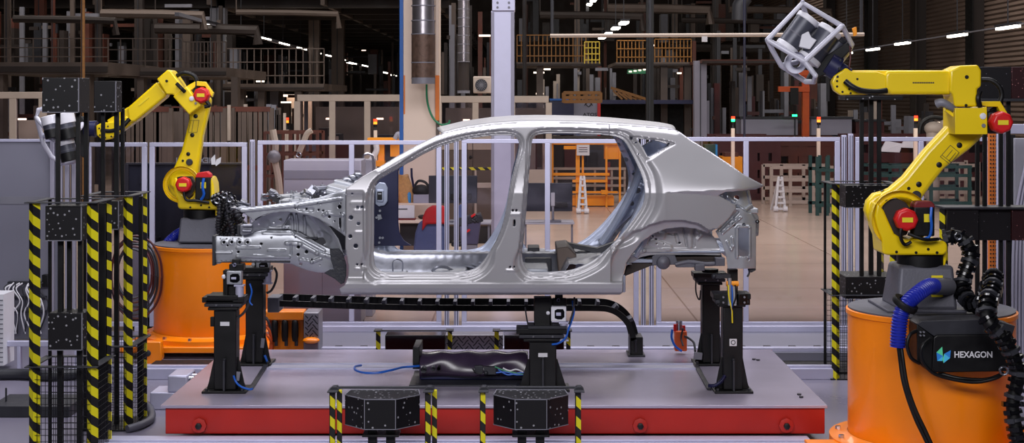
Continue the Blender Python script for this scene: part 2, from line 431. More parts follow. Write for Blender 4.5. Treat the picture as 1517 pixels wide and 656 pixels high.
def yside(x, z):
    y = ybase(x, z)
    # door rebates
    for A, kind in ((wAF, 0), (wAR, 1)):
        d, _, _ = segd(x, z, A)
        w = np.full(x.shape, .034)
        w = w + .050 * (1 - sst(1.27, 1.42, z))
        w = w + .014 * sst(2.0, 2.2, z)
        if kind == 0: w = w + .03 * (1 - sst(-1.10, -1.02, x)) * (1 - sst(1.75, 1.95, z))
        if kind == 1: w = w + .10 * sst(.62, .86, x) * sst(1.32, 1.5, z) * (1 - .55 * sst(1.95, 2.2, z))
        u = d / w
        ins = np.interp(u, [0, .10, .22, .34, .50, .62, .74, .92, 1.02], [1.0, 1.0, .97, .62, .60, .56, .30, .06, 0.0])
        y = y + .058 * ins
    # quarter window recess
    d, _, _ = segd(x, z, wQO); ins_ = inpoly(x, z, wQO)
    y = y + np.where(ins_, .022 * sst(0, .014, d), 0)
    # sill : ledge below the doors
    zl = Z(417, .3); zb = Z(437, .3)
    insill = (x < SP(922, 420)[0])
    s = np.clip((zl - z) / (zl - zb), 0, 1.2)
    bulge = np.interp(s, [0, .06, .14, .45, .8, 1.0], [0, .018, .026, .022, 0.004, -.03])
    y = y - np.where(insill & (z < zl), bulge, 0)
    yy = np.interp(z, [zl - .001, zl + .012, zl + .05], [0, .012, .012]) * 0
    y = y + yy
    # hinge pillar face set back where the wing bolts on
    xp = X(541, .3); y = y + .022 * (1 - sst(xp - .02, xp, x)) * (1 - sst(1.80, 1.86, z)) * sst(1.16, 1.2, z)
    # shoulder crease and the undercut below it
    zt = interp(crA, x); zb2 = interp(crB, x); xs0, xs1 = crA[0][0], crA[-1][0]
    k = np.clip((x - xs0) / (xs1 - xs0), 0, 1)
    amp = .07 * k ** .8
    f = np.where(z < zt, np.clip((zt - z) / np.maximum(zt - zb2, 1e-4), 0, 1), 0)
    below = np.where((x > xs0), amp * f, 0)
    fade = 1 - .35 * sst(.03, .30, zt - z)
    y = y + below * fade
    fx = sst(.85, 1.5, x) 
    y = y - fx * .034 * np.exp(-((z - zt) / .15) ** 2) * (z >= zt) - fx * .034 * (z < zt) * np.exp(-((zt - z) / .25) ** 2)
    # wheel arch flare
    d, _, _ = segd(x, z, wARCH, False)
    aw = np.interp(x, [X(925, .3), X(950, .3), X(1000, .3), X(1035, .3), X(1060, .3)], [.14, .09, .068, .05, .012])
    u = np.clip(d / aw, 0, 1)
    ok = (z > 1.16) & (x > X(905, .3))
    y = y + np.where(ok, .040 * (1 - sst(.75, 1.0, u)) + .02 * (1 - u) - .02 * np.exp(-((u - 1.25) / .5) ** 2), 0)
    # roof rail rounding near the top edge
    d, _, _ = segd(x, z, [p for p in wOUT[3:18]], False)
    y = y + .030 * (1 - sst(0, .045, d)) ** 1.5
    return y
def yinner(x, z):
    y = ybase(x, z) + .060
    for A in (wAF, wAR):
        d, _, _ = segd(x, z, A); 
        D = d if A is wAF else np.minimum(D, d)
    d2, _, _ = segd(x, z, wOUT)
    y = y + .075 * sst(0.01, .05, np.minimum(D, d2)) + .012 * np.sin(x * 37) * np.sin(z * 29) * sst(.04, .08, np.minimum(D, d2))
    return y + np.where(x > 1.5, -.0, 0)

car = thing('car_body', 'bare silver unpainted car body shell held up on black stands above the steel plate', 'car body', (0, YM, 1.05))
sh = []
def c1(px, py, r, n=10): sh.append([(a, b) for a, b in circ(px, py, r, .3, n)])
for a in [(520, 322, 3.4), (519, 350, 3.0), (527, 364, 3.4), (531, 331, 2.6), (529, 391.7, 1.8), (535.5, 391.7, 1.8), (522, 286.7, 1.8), (530, 306.7, 2.0), (536, 306.7, 2.0), (759.6, 311, 1.8), (765, 311, 1.8), (756, 395, 1.7), (762, 395, 1.7), (938, 206, 1.7), (944.5, 212, 1.7), (947.5, 229, 1.5)]:
    c1(*a)
sh.append(sp([(760.8, 325), (763.8, 325), (763.4, 335.5), (760.4, 335.5)]))
c1(993, 213.2, 1.6)
holes = [wAF, wAR, wQW] + sh
boss = embf([(527, 364, 527, 364, 11, .014), (527, 376, 534, 398, 9, 0), (522, 301, 540, 301, 4, .004), (757, 317, 770, 317, 2.2, .006), (751, 400, 767, 400, 2.2, .006), (527, 344, 536, 344, 2.2, .005), (527, 398, 541, 398, 2, .005), (526, 312, 541, 312, 2.2, .005)], .3)
def ynear(x, z): return yside(x, z) + boss(x, z)
panel('side_panel', wOUT, holes, ynear, .008, ['body_steel'], car)
panel('side_panel', wOUT, [wAF, wAR, wQW], yside, .014, ['body_steel'], car, mirror=YM)
inh = [wAF, wAR, wQW] + [circ(x, y, 3, .4) for x, y in [(529, 340), (764, 360), (760, 285), (960, 330), (940, 350), (975, 300), (1010, 260), (1000, 300), (1040, 290)]]
iOUT = sp([(516, 281), (540, 263), (587, 235), (606, 225), (627, 214), (660, 200), (690, 193), (730, 188), (800, 185), (915, 189), (985, 194), (1003, 197), (1049, 227), (1090, 255), (1085, 280), (1058, 290), (1080, 306), (1060, 335), (1040, 332), (1010, 328), (980, 332), (955, 348), (930, 372), (918, 405), (916, 432), (512, 432), (520, 400), (516, 360)])
panel('inner_side_panel', iOUT, inh, yinner, .016, ['inner_steel'], car, solid=.002)
far_holes = [circ(x, y, r, .4) for x, y, r in [(935, 222, 3), (948, 248, 4), (962, 272, 3), (968, 300, 5), (958, 322, 4), (972, 330, 3), (940, 345, 4), (925, 362, 3), (950, 372, 3), (985, 250, 3), (990, 290, 4), (905, 385, 3)]]
fem = embf([(935, 215, 975, 290, 5, -.03), (975, 290, 930, 355, 5, -.03), (955, 230, 990, 270, 3, .03), (985, 310, 945, 370, 5, .03), (962, 268, 985, 268, 2.5, .03), (950, 300, 972, 296, 2.5, -.02), (928, 236, 944, 232, 2, .02)], .4)
def yfar(x, z): return yinner(x, z) + fem(x, z)
panel('inner_side_panel', iOUT, inh[:3] + far_holes, yfar, .009, ['inner_steel'], car, solid=.002, mirror=YM, label='far inner side panel of stamped bluish steel')

# roof skin with its rounded cross section
def roof():
    xs = np.linspace(X(655, .52), X(1001, .52), 60); nu = 28; b = MB(); V = []
    rail = _o[7:19]
    for i, x0 in enumerate(xs):
        for j in range(nu + 1):
            u = -1 + 2 * j / nu
            t = i / 59
            zr = np.interp(x0, [p[0] for p in rail], [p[1] for p in rail])
            yr = float(ybase(x0, zr)) + .032
            hw = YM - yr
            e = 1 - abs(u) ** 2.3
            z = zr + .004 - .018 * max(0, 1 - (1 - abs(u)) / .03) + .043 * e * (.35 + .65 * math.sin(PI * min(1, max(0, .12 + t * .8))) ** .6)
            if .10 < 1 - abs(u) < .14: z -= .004
            x = x0 - .07 * (1 - u * u) * (1 - t) ** 3 + .02 * (1 - u * u) * t ** 6
            V.append((x, YM + hw * u, z))
    Fc = [(i * (nu + 1) + j, (i + 1) * (nu + 1) + j, (i + 1) * (nu + 1) + j + 1, i * (nu + 1) + j + 1) for i in range(59) for j in range(nu)]
    b.add(V, Fc); return b
roof().build('roof_panel', ['body_steel'], car, solid=.004)
b = MB()
for k in range(4):
    t = [-.45, -.02, .45, .98][k]; b = MB()
    b.tube([(t, .60, 2.27), (t, .8, 2.30), (t, YM, 2.315), (t, 1.54, 2.30), (t, 1.74, 2.27)], .022, 6)
    b.build('roof_bow', ['inner_steel'], car)

# ---- front structure
YR = .62
rail = [(316, 352), (321, 350), (357, 351), (359, 346), (374, 345.5), (381, 343), (392, 341), (410, 341), (433, 342), (445, 345), (457, 352), (470, 360), (482, 366), (494, 370), (494, 399), (489, 400), (480, 404), (470, 404), (455, 401), (440, 396), (430, 391), (400, 389), (330, 388), (325, 391), (318, 391)]
rh = [circ(a, b_, r, YR) for a, b_, r in [(331.7, 358.6, 2.6), (343.4, 358.2, 2.6), (355, 358.6, 2.6), (366.8, 358.6, 2.6), (337, 363.5, 1.5), (353, 373, 2.0), (387, 361, 2.0), (454, 373, 2.6), (413, 371.5, 1.2), (442, 366, 2.4), (441.6, 377, 2.4), (444.8, 391.4, 2.2), (438, 351, 1.3), (402, 352, 1.3), (462, 384, 1.3), (474, 392, 1.2), (482, 380, 1.2)]]
rh += [circ(320 + 7.3 * i, 386.5, .9, YR, 6) for i in range(15)] + [circ(326 + 9 * i, 354.0, .8, YR, 6) for i in range(4)]
rem = embf([(352, 367, 384, 367, 2.3, .012), (318, 374, 342, 374, 2.3, .01), (352, 379.5, 428, 381, 2.6, .014), (398, 371, 422, 371, 2.2, .008), (425, 360, 445, 361, 3.4, .014), (445, 361, 470, 375, 3.4, .012), (470, 375, 492, 381, 3.4, .012), (431, 362, 431, 376, 1.6, -.012), (445, 385, 462, 388, 3, .012), (462, 388, 475, 383, 3, .012), (331.7, 358.6, 331.7, 358.6, 4.6, .006), (343.4, 358.6, 343.4, 358.6, 4.6, .006), (355, 358.6, 355, 358.6, 4.6, .006), (366.8, 358.6, 366.8, 358.6, 4.6, .006), (390, 345, 435, 346, 2.5, .012), (435, 346, 480, 371, 2.5, .012)], YR)
def yrail(x, z):
    zt = np.interp(x, [X(316, YR), X(430, YR), X(494, YR)], [Z(370, YR), Z(366, YR), Z(386, YR)])
    return YR + .045 * np.abs((z - zt) / .1) ** 3 * .25 + .06 * sst(X(470, YR), X(494, YR), x) * 0 + rem(x, z)
wr = poly(rail, YR)
panel('front_rail', wr, rh, yrail, .0055, ['galvanised'], car, solid=.012, label='near front chassis rail with a row of round holes')
panel('front_rail', wr, [], yrail, .012, ['galvanised'], car, solid=.012, mirror=YM, label='far front chassis rail')
for m in (0, 1):
    b = MB()
    def yy(a): return a if not m else 2 * YM - a
    b.pbox(318, 352, 494, 389, yy(.66), yy(.70), .64)
    b.pprism([(315, 349), (319, 349), (319, 393), (315, 393)], yy(.58), yy(.74), .6)
    b.pbox(317, 351, 470, 354, yy(.63), yy(.70), .63); b.pbox(317, 386, 430, 389, yy(.63), yy(.70), .63)
    b.build('rail_shade_closing_plate', ['charcoal'], car, bevel=.003)  # charcoal instead of steel: paints the shade seen through the rail holes
b = MB()
b.pprism([(357, 333), (374, 332), (376, 336), (374, 345), (360, 348), (357, 346)], .56, .66, .6)
b.cyl(P(360, 334, .55), P(374, 334, .55), .012); b.cyl(P(359, 342, .55), P(373, 342, .55), .010)
b.build('horn_bracket', ['foil_steel'], car, bevel=.004)

# inner wing : inner apron panel with pressed ribs between rail and upper rail
YA = .66
apron = [(366, 347), (369, 338), (376, 328), (388, 320), (405, 314), (430, 311), (455, 314), (475, 323), (492, 336), (504, 352), (510, 370), (513, 392), (510, 410), (502, 412), (492, 396), (494, 372), (480, 364), (462, 354), (445, 343), (425, 339), (400, 339), (380, 342)]
ah = [circ(416, 325, 2.2, YA), circ(406, 330, 1.5, YA), poly([(421, 334), (426, 325), (429, 325), (430, 334)], YA), circ(386, 331, 1.3, YA)]
aem = embf([(389, 331, 393, 330, 8, .008), (415, 324, 415, 324, 6, .006), (420, 337, 432, 318, 2.2, .012), (434, 318, 434, 342, 2, .018), (441, 317, 441, 345, 2, .018), (452, 320, 452, 346, 2, .016), (458, 322, 472, 348, 7, .010), (478, 350, 484, 352, 10, -.012), (376, 340, 425, 337, 3, .01)], YA)
def yap(x, z):
    c = (X(430, YA), Z(385, YA)); r = np.sqrt((x - c[0]) ** 2 + (z - c[1]) ** 2)
    return YA - .10 * sst(.28, .42, r) + aem(x, z)
wa = poly(apron, YA)
panel('inner_wing', wa, ah, yap, .006, ['galvanised'], car)
panel('inner_wing', wa, [], yap, .012, ['galvanised'], car, mirror=YM)
# strut tower domes
for m in (0, 1):
    y = .90 if not m else 2 * YM - .90
    b = MB(); c = P(440, 300, y)
    b.lathe([(.15, -.22), (.145, -.06), (.13, -.015), (.10, 0), (.05, 0), (.045, -.01)], (c.x, y, 1.75), cap=False)
    for k in range(3):
        t = 2 * PI * k / 3 + .3; b.cyl((c.x + .075 * math.cos(t), y + .075 * math.sin(t), 1.74), (c.x + .075 * math.cos(t), y + .075 * math.sin(t), 1.775), .008, n=8)
    b.build('strut_tower', ['galvanised'], car)

# upper rail ("shotgun") with its triangular rear end
YU = .40
up = [(350, 309.5), (354, 306), (361, 304.5), (367, 307), (395, 304), (430, 299.5), (470, 293.5), (497, 284.5), (512.5, 279), (513, 350), (508, 346), (497, 339), (485, 331.5), (470, 323), (455, 318), (440, 315), (425, 313.5), (410, 314), (396, 316.5), (384, 321), (374, 327), (370, 322), (360, 315)]
uh = [circ(503.3, 306, 3.1, YU), circ(488, 321, 2.2, YU), circ(495.8, 327.4, 1.3, YU), circ(472, 310.7, 1.7, YU), circ(478.7, 311.8, 1.4, YU), circ(453.8, 309.6, 1.7, YU), circ(437.5, 308.6, 1.2, YU), circ(471, 301, 1.3, YU), circ(505, 300.5, 1.2, YU), circ(505, 315, 1.2, YU), circ(475.5, 302, 1.0, YU)]
uh += [smoothpoly(poly([(502.5, 323), (505.5, 323), (506, 336), (503, 337)], YU), 2)]
uh += [circ(425 + 8.2 * i, 316 + .07 * i * i * 1.0 + .1 * i, .85, YU, 6) for i in range(0)]
uem = embf([(358, 312, 440, 304, 3.0, .02), (440, 304, 505, 294, 3.0, .018), (480, 318, 484, 316, 3, .01), (484, 316, 508, 318, 3, .01), (508, 318, 508, 340, 3, .01), (443, 309, 462, 311, 3.2, -.010)], YU)
def yup(x, z):
    zt = np.interp(x, [X(350, YU), X(430, YU), X(512, YU)], [Z(308, YU), Z(303, YU), Z(286, YU)])
    return YU + .03 * sst(0, .05, z - zt) * 1.2 + uem(x, z) - .03 * sst(X(490, YU), X(512, YU), x)
wu = poly(up, YU)
panel('upper_rail', wu, uh, yup, .0055, ['galvanised'], car, solid=.004)
panel('upper_rail', wu, [], yup, .012, ['galvanised'], car, solid=.004, mirror=YM)
for m in (0, 1):
    b = MB(); b.prism([(x * 1.0, z_ - .004) for x, z_ in poly(up, YU)], *sorted((.52 if not m else 2 * YM - .52, .525 if not m else 2 * YM - .525))); b.build('upper_rail_shade_backing', ['charcoal'], car)  # dark sheet added behind the rail so its holes read as shaded black
    b = MB()
    def yy(a): return a if not m else 2 * YM - a
    tp = [(368, 306), (395, 303), (430, 298.5), (470, 292.5), (497, 283.5), (512, 279)]
    for (a, c), (d, e) in zip(tp[:-1], tp[1:]):
        vs = [P(a, c + 1, .42), P(d, e + 1, .42)]; z0, z1 = vs[0].z, vs[1].z
        q = [(vs[0].x, yy(.42), z0), (vs[1].x, yy(.42), z1), (vs[1].x, yy(.56), z1 - .01), (vs[0].x, yy(.56), z0 - .01)]
        b.add(q + [(p[0], p[1], p[2] - .006) for p in q], [(0, 1, 2, 3), (7, 6, 5, 4), (0, 3, 7, 4), (1, 5, 6, 2), (0, 4, 5, 1), (3, 2, 6, 7)])
    for i in range(7):
        c = P(385 + 15 * i, 303 - i * 1.9, .5); b.cyl((c.x, yy(.49), c.z - .01), (c.x, yy(.49), c.z + .012), .009, n=8)
    b.build('upper_rail_top', ['galvanised'], car, bevel=.002)
for m in (0, 1):
    b = MB()
    def yy(a): return a if not m else 2 * YM - a
    for a, c, d, e in [(346, 309, 356, 305), (353, 304, 365, 308), (357, 300, 363, 304)]:
        q0, q1 = P(a, c, .45), P(d, e, .45); b.beam((q0.x, yy(.44), q0.z), (q1.x, yy(.52), q1.z), .07, .014)
    c = P(360, 303, .5); b.obox((c.x, yy(.5), c.z + .01), (.05, .06, .05), (.2, .4, .1))
    b.build('headlamp_bracket', ['foil_steel'], car, bevel=.004)
# dash crossmember, cowl and loose bright pressings above the wing
b = MB()
xc = X(505, .6)
for i in range(9):
    y0 = .50 + i * .149
    b.obox((xc + .02 - .05 * math.sin(PI * (i + .5) / 9), y0 + .07, 1.80 + .012 * (i % 2)), (.24, .148, .035 + .02 * (i % 3)), (.0, .25, 0))
b.box(xc + .05, xc + .08, .45, 1.9, 1.35, 1.80)
b.box(xc + .05, xc + .09, .72, 1.62, 1.10, 1.38)
b.build('bulkhead', ['galvanised'], car, bevel=.01)
b = MB(); random.seed(3)
for (a, c, r) in [(508, 272, .05), (497, 277, .035), (515, 268, .045), (485, 283, .03), (472, 285, .035), (523, 263, .035), (530, 259, .03)]:
    q = P(a, c, 1.5); b.sphere(q, r, 12, (1.3, 1.2, .8))
for a, c, d, e in [(455, 284, 480, 279), (470, 281, 500, 286), (480, 288, 512, 270), (462, 279, 505, 283), (490, 280, 520, 266), (446, 287, 462, 284)]:
    b.tube([P(a, c, 1.3), (P(a, c, 1.3) + P(d, e, 1.5)) / 2 + Vector((0, 0, .02)), P(d, e, 1.5)], .014, 6)
for i in range(10):
    q = P(456 + i * 6, 285 - (i % 3) * 3, 1.2 + .06 * i); b.obox(q, (.06, .10, .02), (random.random(), random.random(), random.random()))
b.build('cowl_pressing', ['foil_steel'], car, bevel=.003)
b = MB()
b.tube([P(390, 296, 1.95), P(400, 293, 1.95), P(412, 295, 1.9), P(425, 292, 1.9), P(445, 291, 1.9), P(470, 289, 1.9)], .016, 6)
b.obox(P(391, 292, 1.95), (.05, .06, .06), (0, .1, .2)); b.obox(P(412, 297, 1.9), (.10, .07, .03), (0, .1, .2)); b.obox(P(440, 291, 1.9), (.22, .05, .02), (0, -.06, 0))
b.build('wing_bracket', ['foil_steel'], car, bevel=.004)
# sound deadening pads in the wheelhouse
b = MB()
b.pprism([(488, 368), (502, 368), (508, 376), (513, 392), (513, 408), (510, 419), (505, 421), (496, 413), (480, 404.5), (489, 399), (495, 400), (490, 385)], .50, .515)
b.build('sound_deadener', ['dark_pad'], car, bevel=.003, label='black sound deadening pad behind the front wheel opening')
for y0 in (.40,):
    b = MB(); b.box(X(522, .4), X(545, .4), y0, y0 + .15, 1.10, 1.75)
    b.build('hinge_pillar_box', ['inner_steel'], car, bevel=.01)
# navy cardboard-like trim inside the far front pillar
b = MB(); YN = 1.84
b.pprism([(553, 276), (560, 265), (576, 254), (594, 244), (590, 254), (590, 330), (592, 346), (598, 356), (610, 364), (553, 364)], YN, YN + .03)
nv = b.build('pillar_cover', ['navy'], car, bevel=.006, label='dark navy cover inside the front pillar')
b = MB()
b.pprism([(556, 276), (562, 270), (570, 271), (574, 278), (574, 298), (570, 304), (561, 306), (556, 302)], YN - .035, YN + .001)
b.pprism([(558, 281), (568, 281), (568, 299), (558, 299)], YN - .055, YN - .03)
b.build('latch_plate', ['inner_steel'], nv, bevel=.006)
b = MB(); b.pprism([(559, 284), (566, 284), (566, 296), (559, 296)], YN - .058, YN - .054)
b.build('latch_opening', ['black'], nv)
for a, c in [(563, 312), (558, 322), (563, 352), (567, 352), (562, 359)]:
    b = MB(); q = P(a, c, YN); b.cyl(q + Vector((0, -.02, 0)), q, .010, n=10); b.build('stud', ['galvanised'], nv)
b = MB(); b.pprism([(560, 286), (565, 286), (565, 288), (560, 288)], YN - .0595, YN - .057)
b.build('latch_slot', ['galvanised'], nv)
b = MB(); b.pprism([(559, 318), (564, 318), (566, 324), (560, 326)], YN - .02, YN); b.build('clip', ['galvanised'], nv)

# ---- floor
def floorpan():
    nx, ny = 90, 60; V = []
    x0, x1 = X(520, .5), X(935, .5)
    for i in range(nx + 1):
        x = x0 + (x1 - x0) * i / nx
        for j in range(ny + 1):
            y = .42 + 1.50 * j / ny
            z = 1.13 + .006 * math.sin(x * 45) * (abs(y - YM) > .2)
            tun = math.exp(-((y - YM) / .17) ** 4); z += .17 * tun * (1 if x < .3 else max(0, 1 - (x - .3) / .15))
            rs = min(1, max(0, (x - .28) / .10)); z = max(z, 1.13 + .155 * rs * rs * (3 - 2 * rs)) if rs > 0 else z
            z += .10 * max(0, (X(560, .5) - x) / .4)
            dx, dy = x - .62, y - .66; z += .05 * math.exp(-(dx * dx + dy * dy) / .012) if rs >= 1 else 0
            z += .004 * math.sin(x * 90 + 3 * y) * math.sin(y * 40)
            V.append((x, y, z))
    return MB().add(V, [(i * (ny + 1) + j, (i + 1) * (ny + 1) + j, (i + 1) * (ny + 1) + j + 1, i * (ny + 1) + j + 1) for i in range(nx) for j in range(ny)])
floorpan().build('floor_pan', ['foil_steel'], car, solid=.004)
for y0, z1 in ((.36, 1.205), (1.88, 1.235)):
    b = MB(); b.box(X(553, .5), X(925, .5), y0, y0 + .10, 1.075, z1)
    b.build('inner_sill', ['inner_steel'], car, bevel=.01)
for a_, c_, y0, y1, z1 in ((640, 690, .5, 1.05, 1.20), (640, 690, 1.3, 1.88, 1.22), (775, 812, .5, 1.0, 1.24), (775, 812, 1.35, 1.88, 1.26), (560, 600, .5, .9, 1.19)):
    b = MB(); b.box(X(a_, .6), X(c_, .6), y0, y1, 1.13, z1)
    b.build('seat_crossmember', ['galvanised'], car, bevel=.012)
b = MB()
for i in range(4):
    b.obox((X(700 + 0 * i, .8) - .05 + .05 * i, 1.0 + .02 * i, 1.20 + .012 * i), (.03, .35, .012), (0, .5, .5))
b.tube([P(640, 402, .7), P(648, 396, .7), P(662, 396, .75), P(672, 401, .8)], .012, 6)
b.build('floor_harness_loop', ['foil_steel'], car); b = MB(); b.tube([P(582, 402, .7), P(582, 388, .7), P(588, 384, .72), P(596, 388, .75), P(596, 402, .8)], .006, 6)
b.build('floor_harness_loop', ['foil_steel'], car)
b = MB()
b.box(X(778, 1.2), X(816, 1.2), .95, 1.4, 1.12, 1.27); b.box(X(782, 1.2), X(800, 1.2), 1.5, 1.8, 1.2, 1.30)
b.build('battery_tray', ['charcoal'], car, bevel=.008)
b = MB()
b.pprism([(823, 362), (840, 360), (852, 372), (850, 400), (826, 402)], .9, 1.5, 1.2)
b.build('seat_support', ['brown_steel'], car, bevel=.01)
# rear shelf wheelhouse domes seen through the rear door and inner rear quarter
for m in (0, 1):
    b = MB(); y = .52 if not m else 2 * YM - .52; g_ = 1 if not m else -1
    b.lathe([(.37, 0), (.37, g_ * .06), (.34, g_ * .14), (.28, g_ * .18), (.12, g_ * .195), (.0, g_ * .195)], (X(1000, .5), y, Z(398, .5)), axis='Y', n=48, cap=False)
    o = b
    V = [(x, yv, max(z, Z(384, .5))) for x, yv, z in b.v]
    o.v = V
    o.build('rear_wheelhouse', ['inner_steel'], car, solid=.003)
b = MB()   # braces behind the far rear pillar
for m in (0, 1):
    yq = (lambda a: a) if not m else (lambda a: 2 * YM - a)
    q = [(X(905, .5), 1.30), (X(930, .5), 1.50), (X(955, .5), 1.75), (X(975, .5), 2.05)]
    b.tube([(x, yq(.52 + .02 * i), z) for i, (x, z) in enumerate(q)], .035, 8)
    b.tube([(X(940, .5), yq(.50), 1.33), (X(985, .5), yq(.55), 1.72), (X(1000, .5), yq(.62), 2.1)], .028, 8)
b.box(X(960, .6), X(1075, .6), .5, 1.84, 1.36, 1.375)
b.box(X(915, .6), X(965, .6), .5, 1.84, 1.285, 1.31)
b.build('rear_brace', ['inner_steel'], car, bevel=.004)
b = MB()
b.pprism([(914, 354), (952, 342), (952, 350), (920, 366), (908, 364)], 1.72, 1.80, 1.75)
b.pprism([(842, 360), (885, 368), (930, 352), (930, 358), (886, 376), (842, 366)], 1.30, 1.42, 1.3)
b.build('rear_seat_ledge', ['charcoal'], car, bevel=.004)

# rear wheelhouse outer face inside the arch
YW = .44
wh = [(928, 395), (931, 384), (938, 371), (950, 356), (968, 344), (988, 337), (1010, 334), (1035, 337), (1053, 344), (1062, 355), (1068, 368), (1070, 380), (1040, 379), (965, 379), (950, 382), (938, 389)]
whh = [circ(968, 350.5, 1.8, YW), circ(973, 355, 1.4, YW), circ(953, 362, 1.3, YW), circ(974, 362, 1.0, YW), circ(985, 362, 1.0, YW), circ(1008.5, 361, 1.6, YW)]
wem = embf([(968, 359, 992, 368, 6, .008), (970, 348, 982, 350, 6, .012), (1003, 348, 1006, 360, 2.6, -.014), (992, 347, 1002, 348, 2.2, -.012), (1014, 340, 1019, 366, 1.6, -.016), (1030, 340, 1030, 366, 1.6, -.016), (1022, 340, 1024, 366, 3.6, .010), (1035, 343, 1040, 350, 2, .008), (1040, 350, 1035, 356, 2, .008), (956, 358, 959, 362, 2.2, .006), (935, 380, 955, 372, 3.2, .014), (955, 372, 1068, 373, 3.2, .014)], YW)
def ywh(x, z):
    return YW + .05 - .06 * sst(Z(366, YW), Z(336, YW), z) * 0 + .03 * np.sin((x - X(930, YW)) * 2.4) + wem(x, z)
ww = poly(wh, YW)
panel('wheelhouse_outer', ww, whh, ywh, .006, ['body_steel'], car)
for m in (0, 1):
    b = MB()
    yq = (lambda a: a) if not m else (lambda a: 2 * YM - a)
    pts = [(925, 410), (929, 394), (940, 388), (962, 382), (1070, 380), (1070, 388), (1050, 392), (1000, 392), (965, 394), (940, 404)]
    b.prism([(X(a, .5), Z(c, .5)) for a, c in pts], *sorted((yq(.52), yq(.60))))
    b.build('rear_rail', ['brown_dark'], car, bevel=.006)
b = MB()
b.lathe([(.0, -.03), (.03, -.027), (.05, -.01), (.055, .04)], P(983, 389, .48), axis='Y', n=24, cap=False)
b.pprism([(966, 380), (972, 377), (1000, 378), (1004, 388), (1003, 392), (966, 393)], .50, .52)
b.tube([P(1000, 392, .47), P(1020, 388, .47), P(1045, 391, .47), P(1066, 390, .47)], .018, 8)
b.pbox(1030, 392, 1044, 401, .42, .50); b.pbox(1002, 389, 1032, 396, .46, .52)
b.pbox(1060, 382, 1074, 394, .42, .50)
b.build('suspension_mount', ['cast_grey'], car, bevel=.004)
b = MB(); b.box(X(1010, .6), X(1016, .6) + .04, .55, 1.8, 1.25, 1.30); b.box(X(1085, .6), X(1095, .6), .6, 1.74, 1.28, 1.34)
b.build('rear_crossmember', ['inner_steel'], car, bevel=.006)

# quarter extension under the lamp, with the long slot
YE = .40
qe = [(1091, 308), (1097, 309), (1105, 314), (1114, 318), (1121, 327), (1120.5, 398), (1078, 397.5), (1076, 380), (1070, 362), (1060, 342.5), (1070, 334), (1079, 326)]
qh = [smoothpoly(poly([(1094, 340), (1097, 337.5), (1106, 337.5), (1109, 340), (1109, 376), (1106, 379.5), (1097, 379.5), (1094, 376)], YE), 2), circ(1087, 325, 2.0, YE), circ(1108.5, 384.5, 1.6, YE), circ(1102, 333, 2.0, YE), circ(1080, 332, 1.6, YE)]
qem = embf([(1094, 336, 1109, 336, 3, .012), (1091.5, 338, 1091.5, 381, 2.5, .012), (1111, 338, 1111, 381, 2.5, .012), (1085, 352, 1086, 364, 2.2, .010), (1086, 364, 1083, 370, 2.2, .010), (1083, 370, 1078, 358, 2.2, .010), (1066, 341, 1092, 314, 2.8, -.012), (1070, 346, 1098, 322, 1.6, .012), (1102, 333, 1102, 333, 5, .008)], YE)
def yqe(x, z): return YE + .0 + qem(x, z) + .9 * np.maximum(0, x - X(1100, YE)) ** 1.6
wq = poly(qe, YE)
panel('quarter_extension', wq, qh, yqe, .006, ['galvanised'], car, solid=.004)
panel('quarter_extension', wq, qh[:1], yqe, .012, ['galvanised'], car, solid=.004, mirror=YM)
# tail lamp pocket, crumpled looking stampings
YT = .43
tp_ = [(1063, 288), (1074, 282), (1090, 280), (1111, 279), (1113, 290), (1116, 303), (1121, 314), (1126, 322), (1127, 335), (1126, 350), (1119, 352), (1112, 330), (1098, 318), (1085, 305)]
th = [circ(1092, 293.5, 4.0, YT, 14), circ(1070.5, 290.5, 1.2, YT), circ(1122, 328, 2.0, YT)]
tem = embf([(1078, 284, 1078, 292, 1.8, .02), (1078, 292, 1088, 299, 1.8, .02), (1086, 300, 1100, 310, 2.5, .03), (1100, 310, 1110, 322, 3, .03), (1104, 312, 1114, 305, 3, .02), (1092, 306, 1097, 316, 3, -.02), (1112, 318, 1120, 330, 3.5, .03), (1109, 282, 1113, 300, 2.2, .02), (1098, 312, 1106, 328, 2.0, -.02), (1118, 335, 1122, 345, 3, .02)], YT)
def ytl(x, z): return YT + .03 + tem(x, z) + .008 * np.sin(x * 95 + z * 40) * np.sin(z * 80) * sst(Z(298, YT), Z(306, YT), z * 1.0) * 0 + .9 * np.maximum(0, x - X(1098, YT)) ** 1.5
wt = poly(tp_, YT)
panel('tail_lamp_pocket', wt, th, ytl, .0055, ['galvanised'], car, solid=.004)
panel('tail_lamp_pocket', wt, th[:1], ytl, .012, ['galvanised'], car, solid=.004, mirror=YM)
for a, c in [(1087, 332), (1102, 333.5), (1122, 328)]:
    b = MB(); q = P(a, c, .40); b.lathe([(.014, -.012), (.014, .01), (.008, .01), (.008, -.012)], q, axis='Y', n=14, cap=False); b.build('rubber_grommet', ['black'], car)
b = MB(); xe = X(1119, .5)   # rear end panel under the tailgate
b.box(xe - .03, xe, .50, 1.84, 1.27, 1.70); b.box(xe - .06, xe + .02, .48, 1.86, 1.66, 1.70)
b.build('rear_end_panel', ['galvanised'], car, bevel=.008)
b = MB()
b.pprism([(1106, 394), (1118, 388), (1120, 400), (1113, 404)], .44, .50); b.cyl(P(1104, 394, .42), P(1104, 394, .50), .02, n=12)
b.tube([P(1109, 398, .46), P(1110, 404, .46), P(1107, 410, .46)], .008, 6)
b.build('tow_hook_bracket', ['charcoal'], car, bevel=.002)
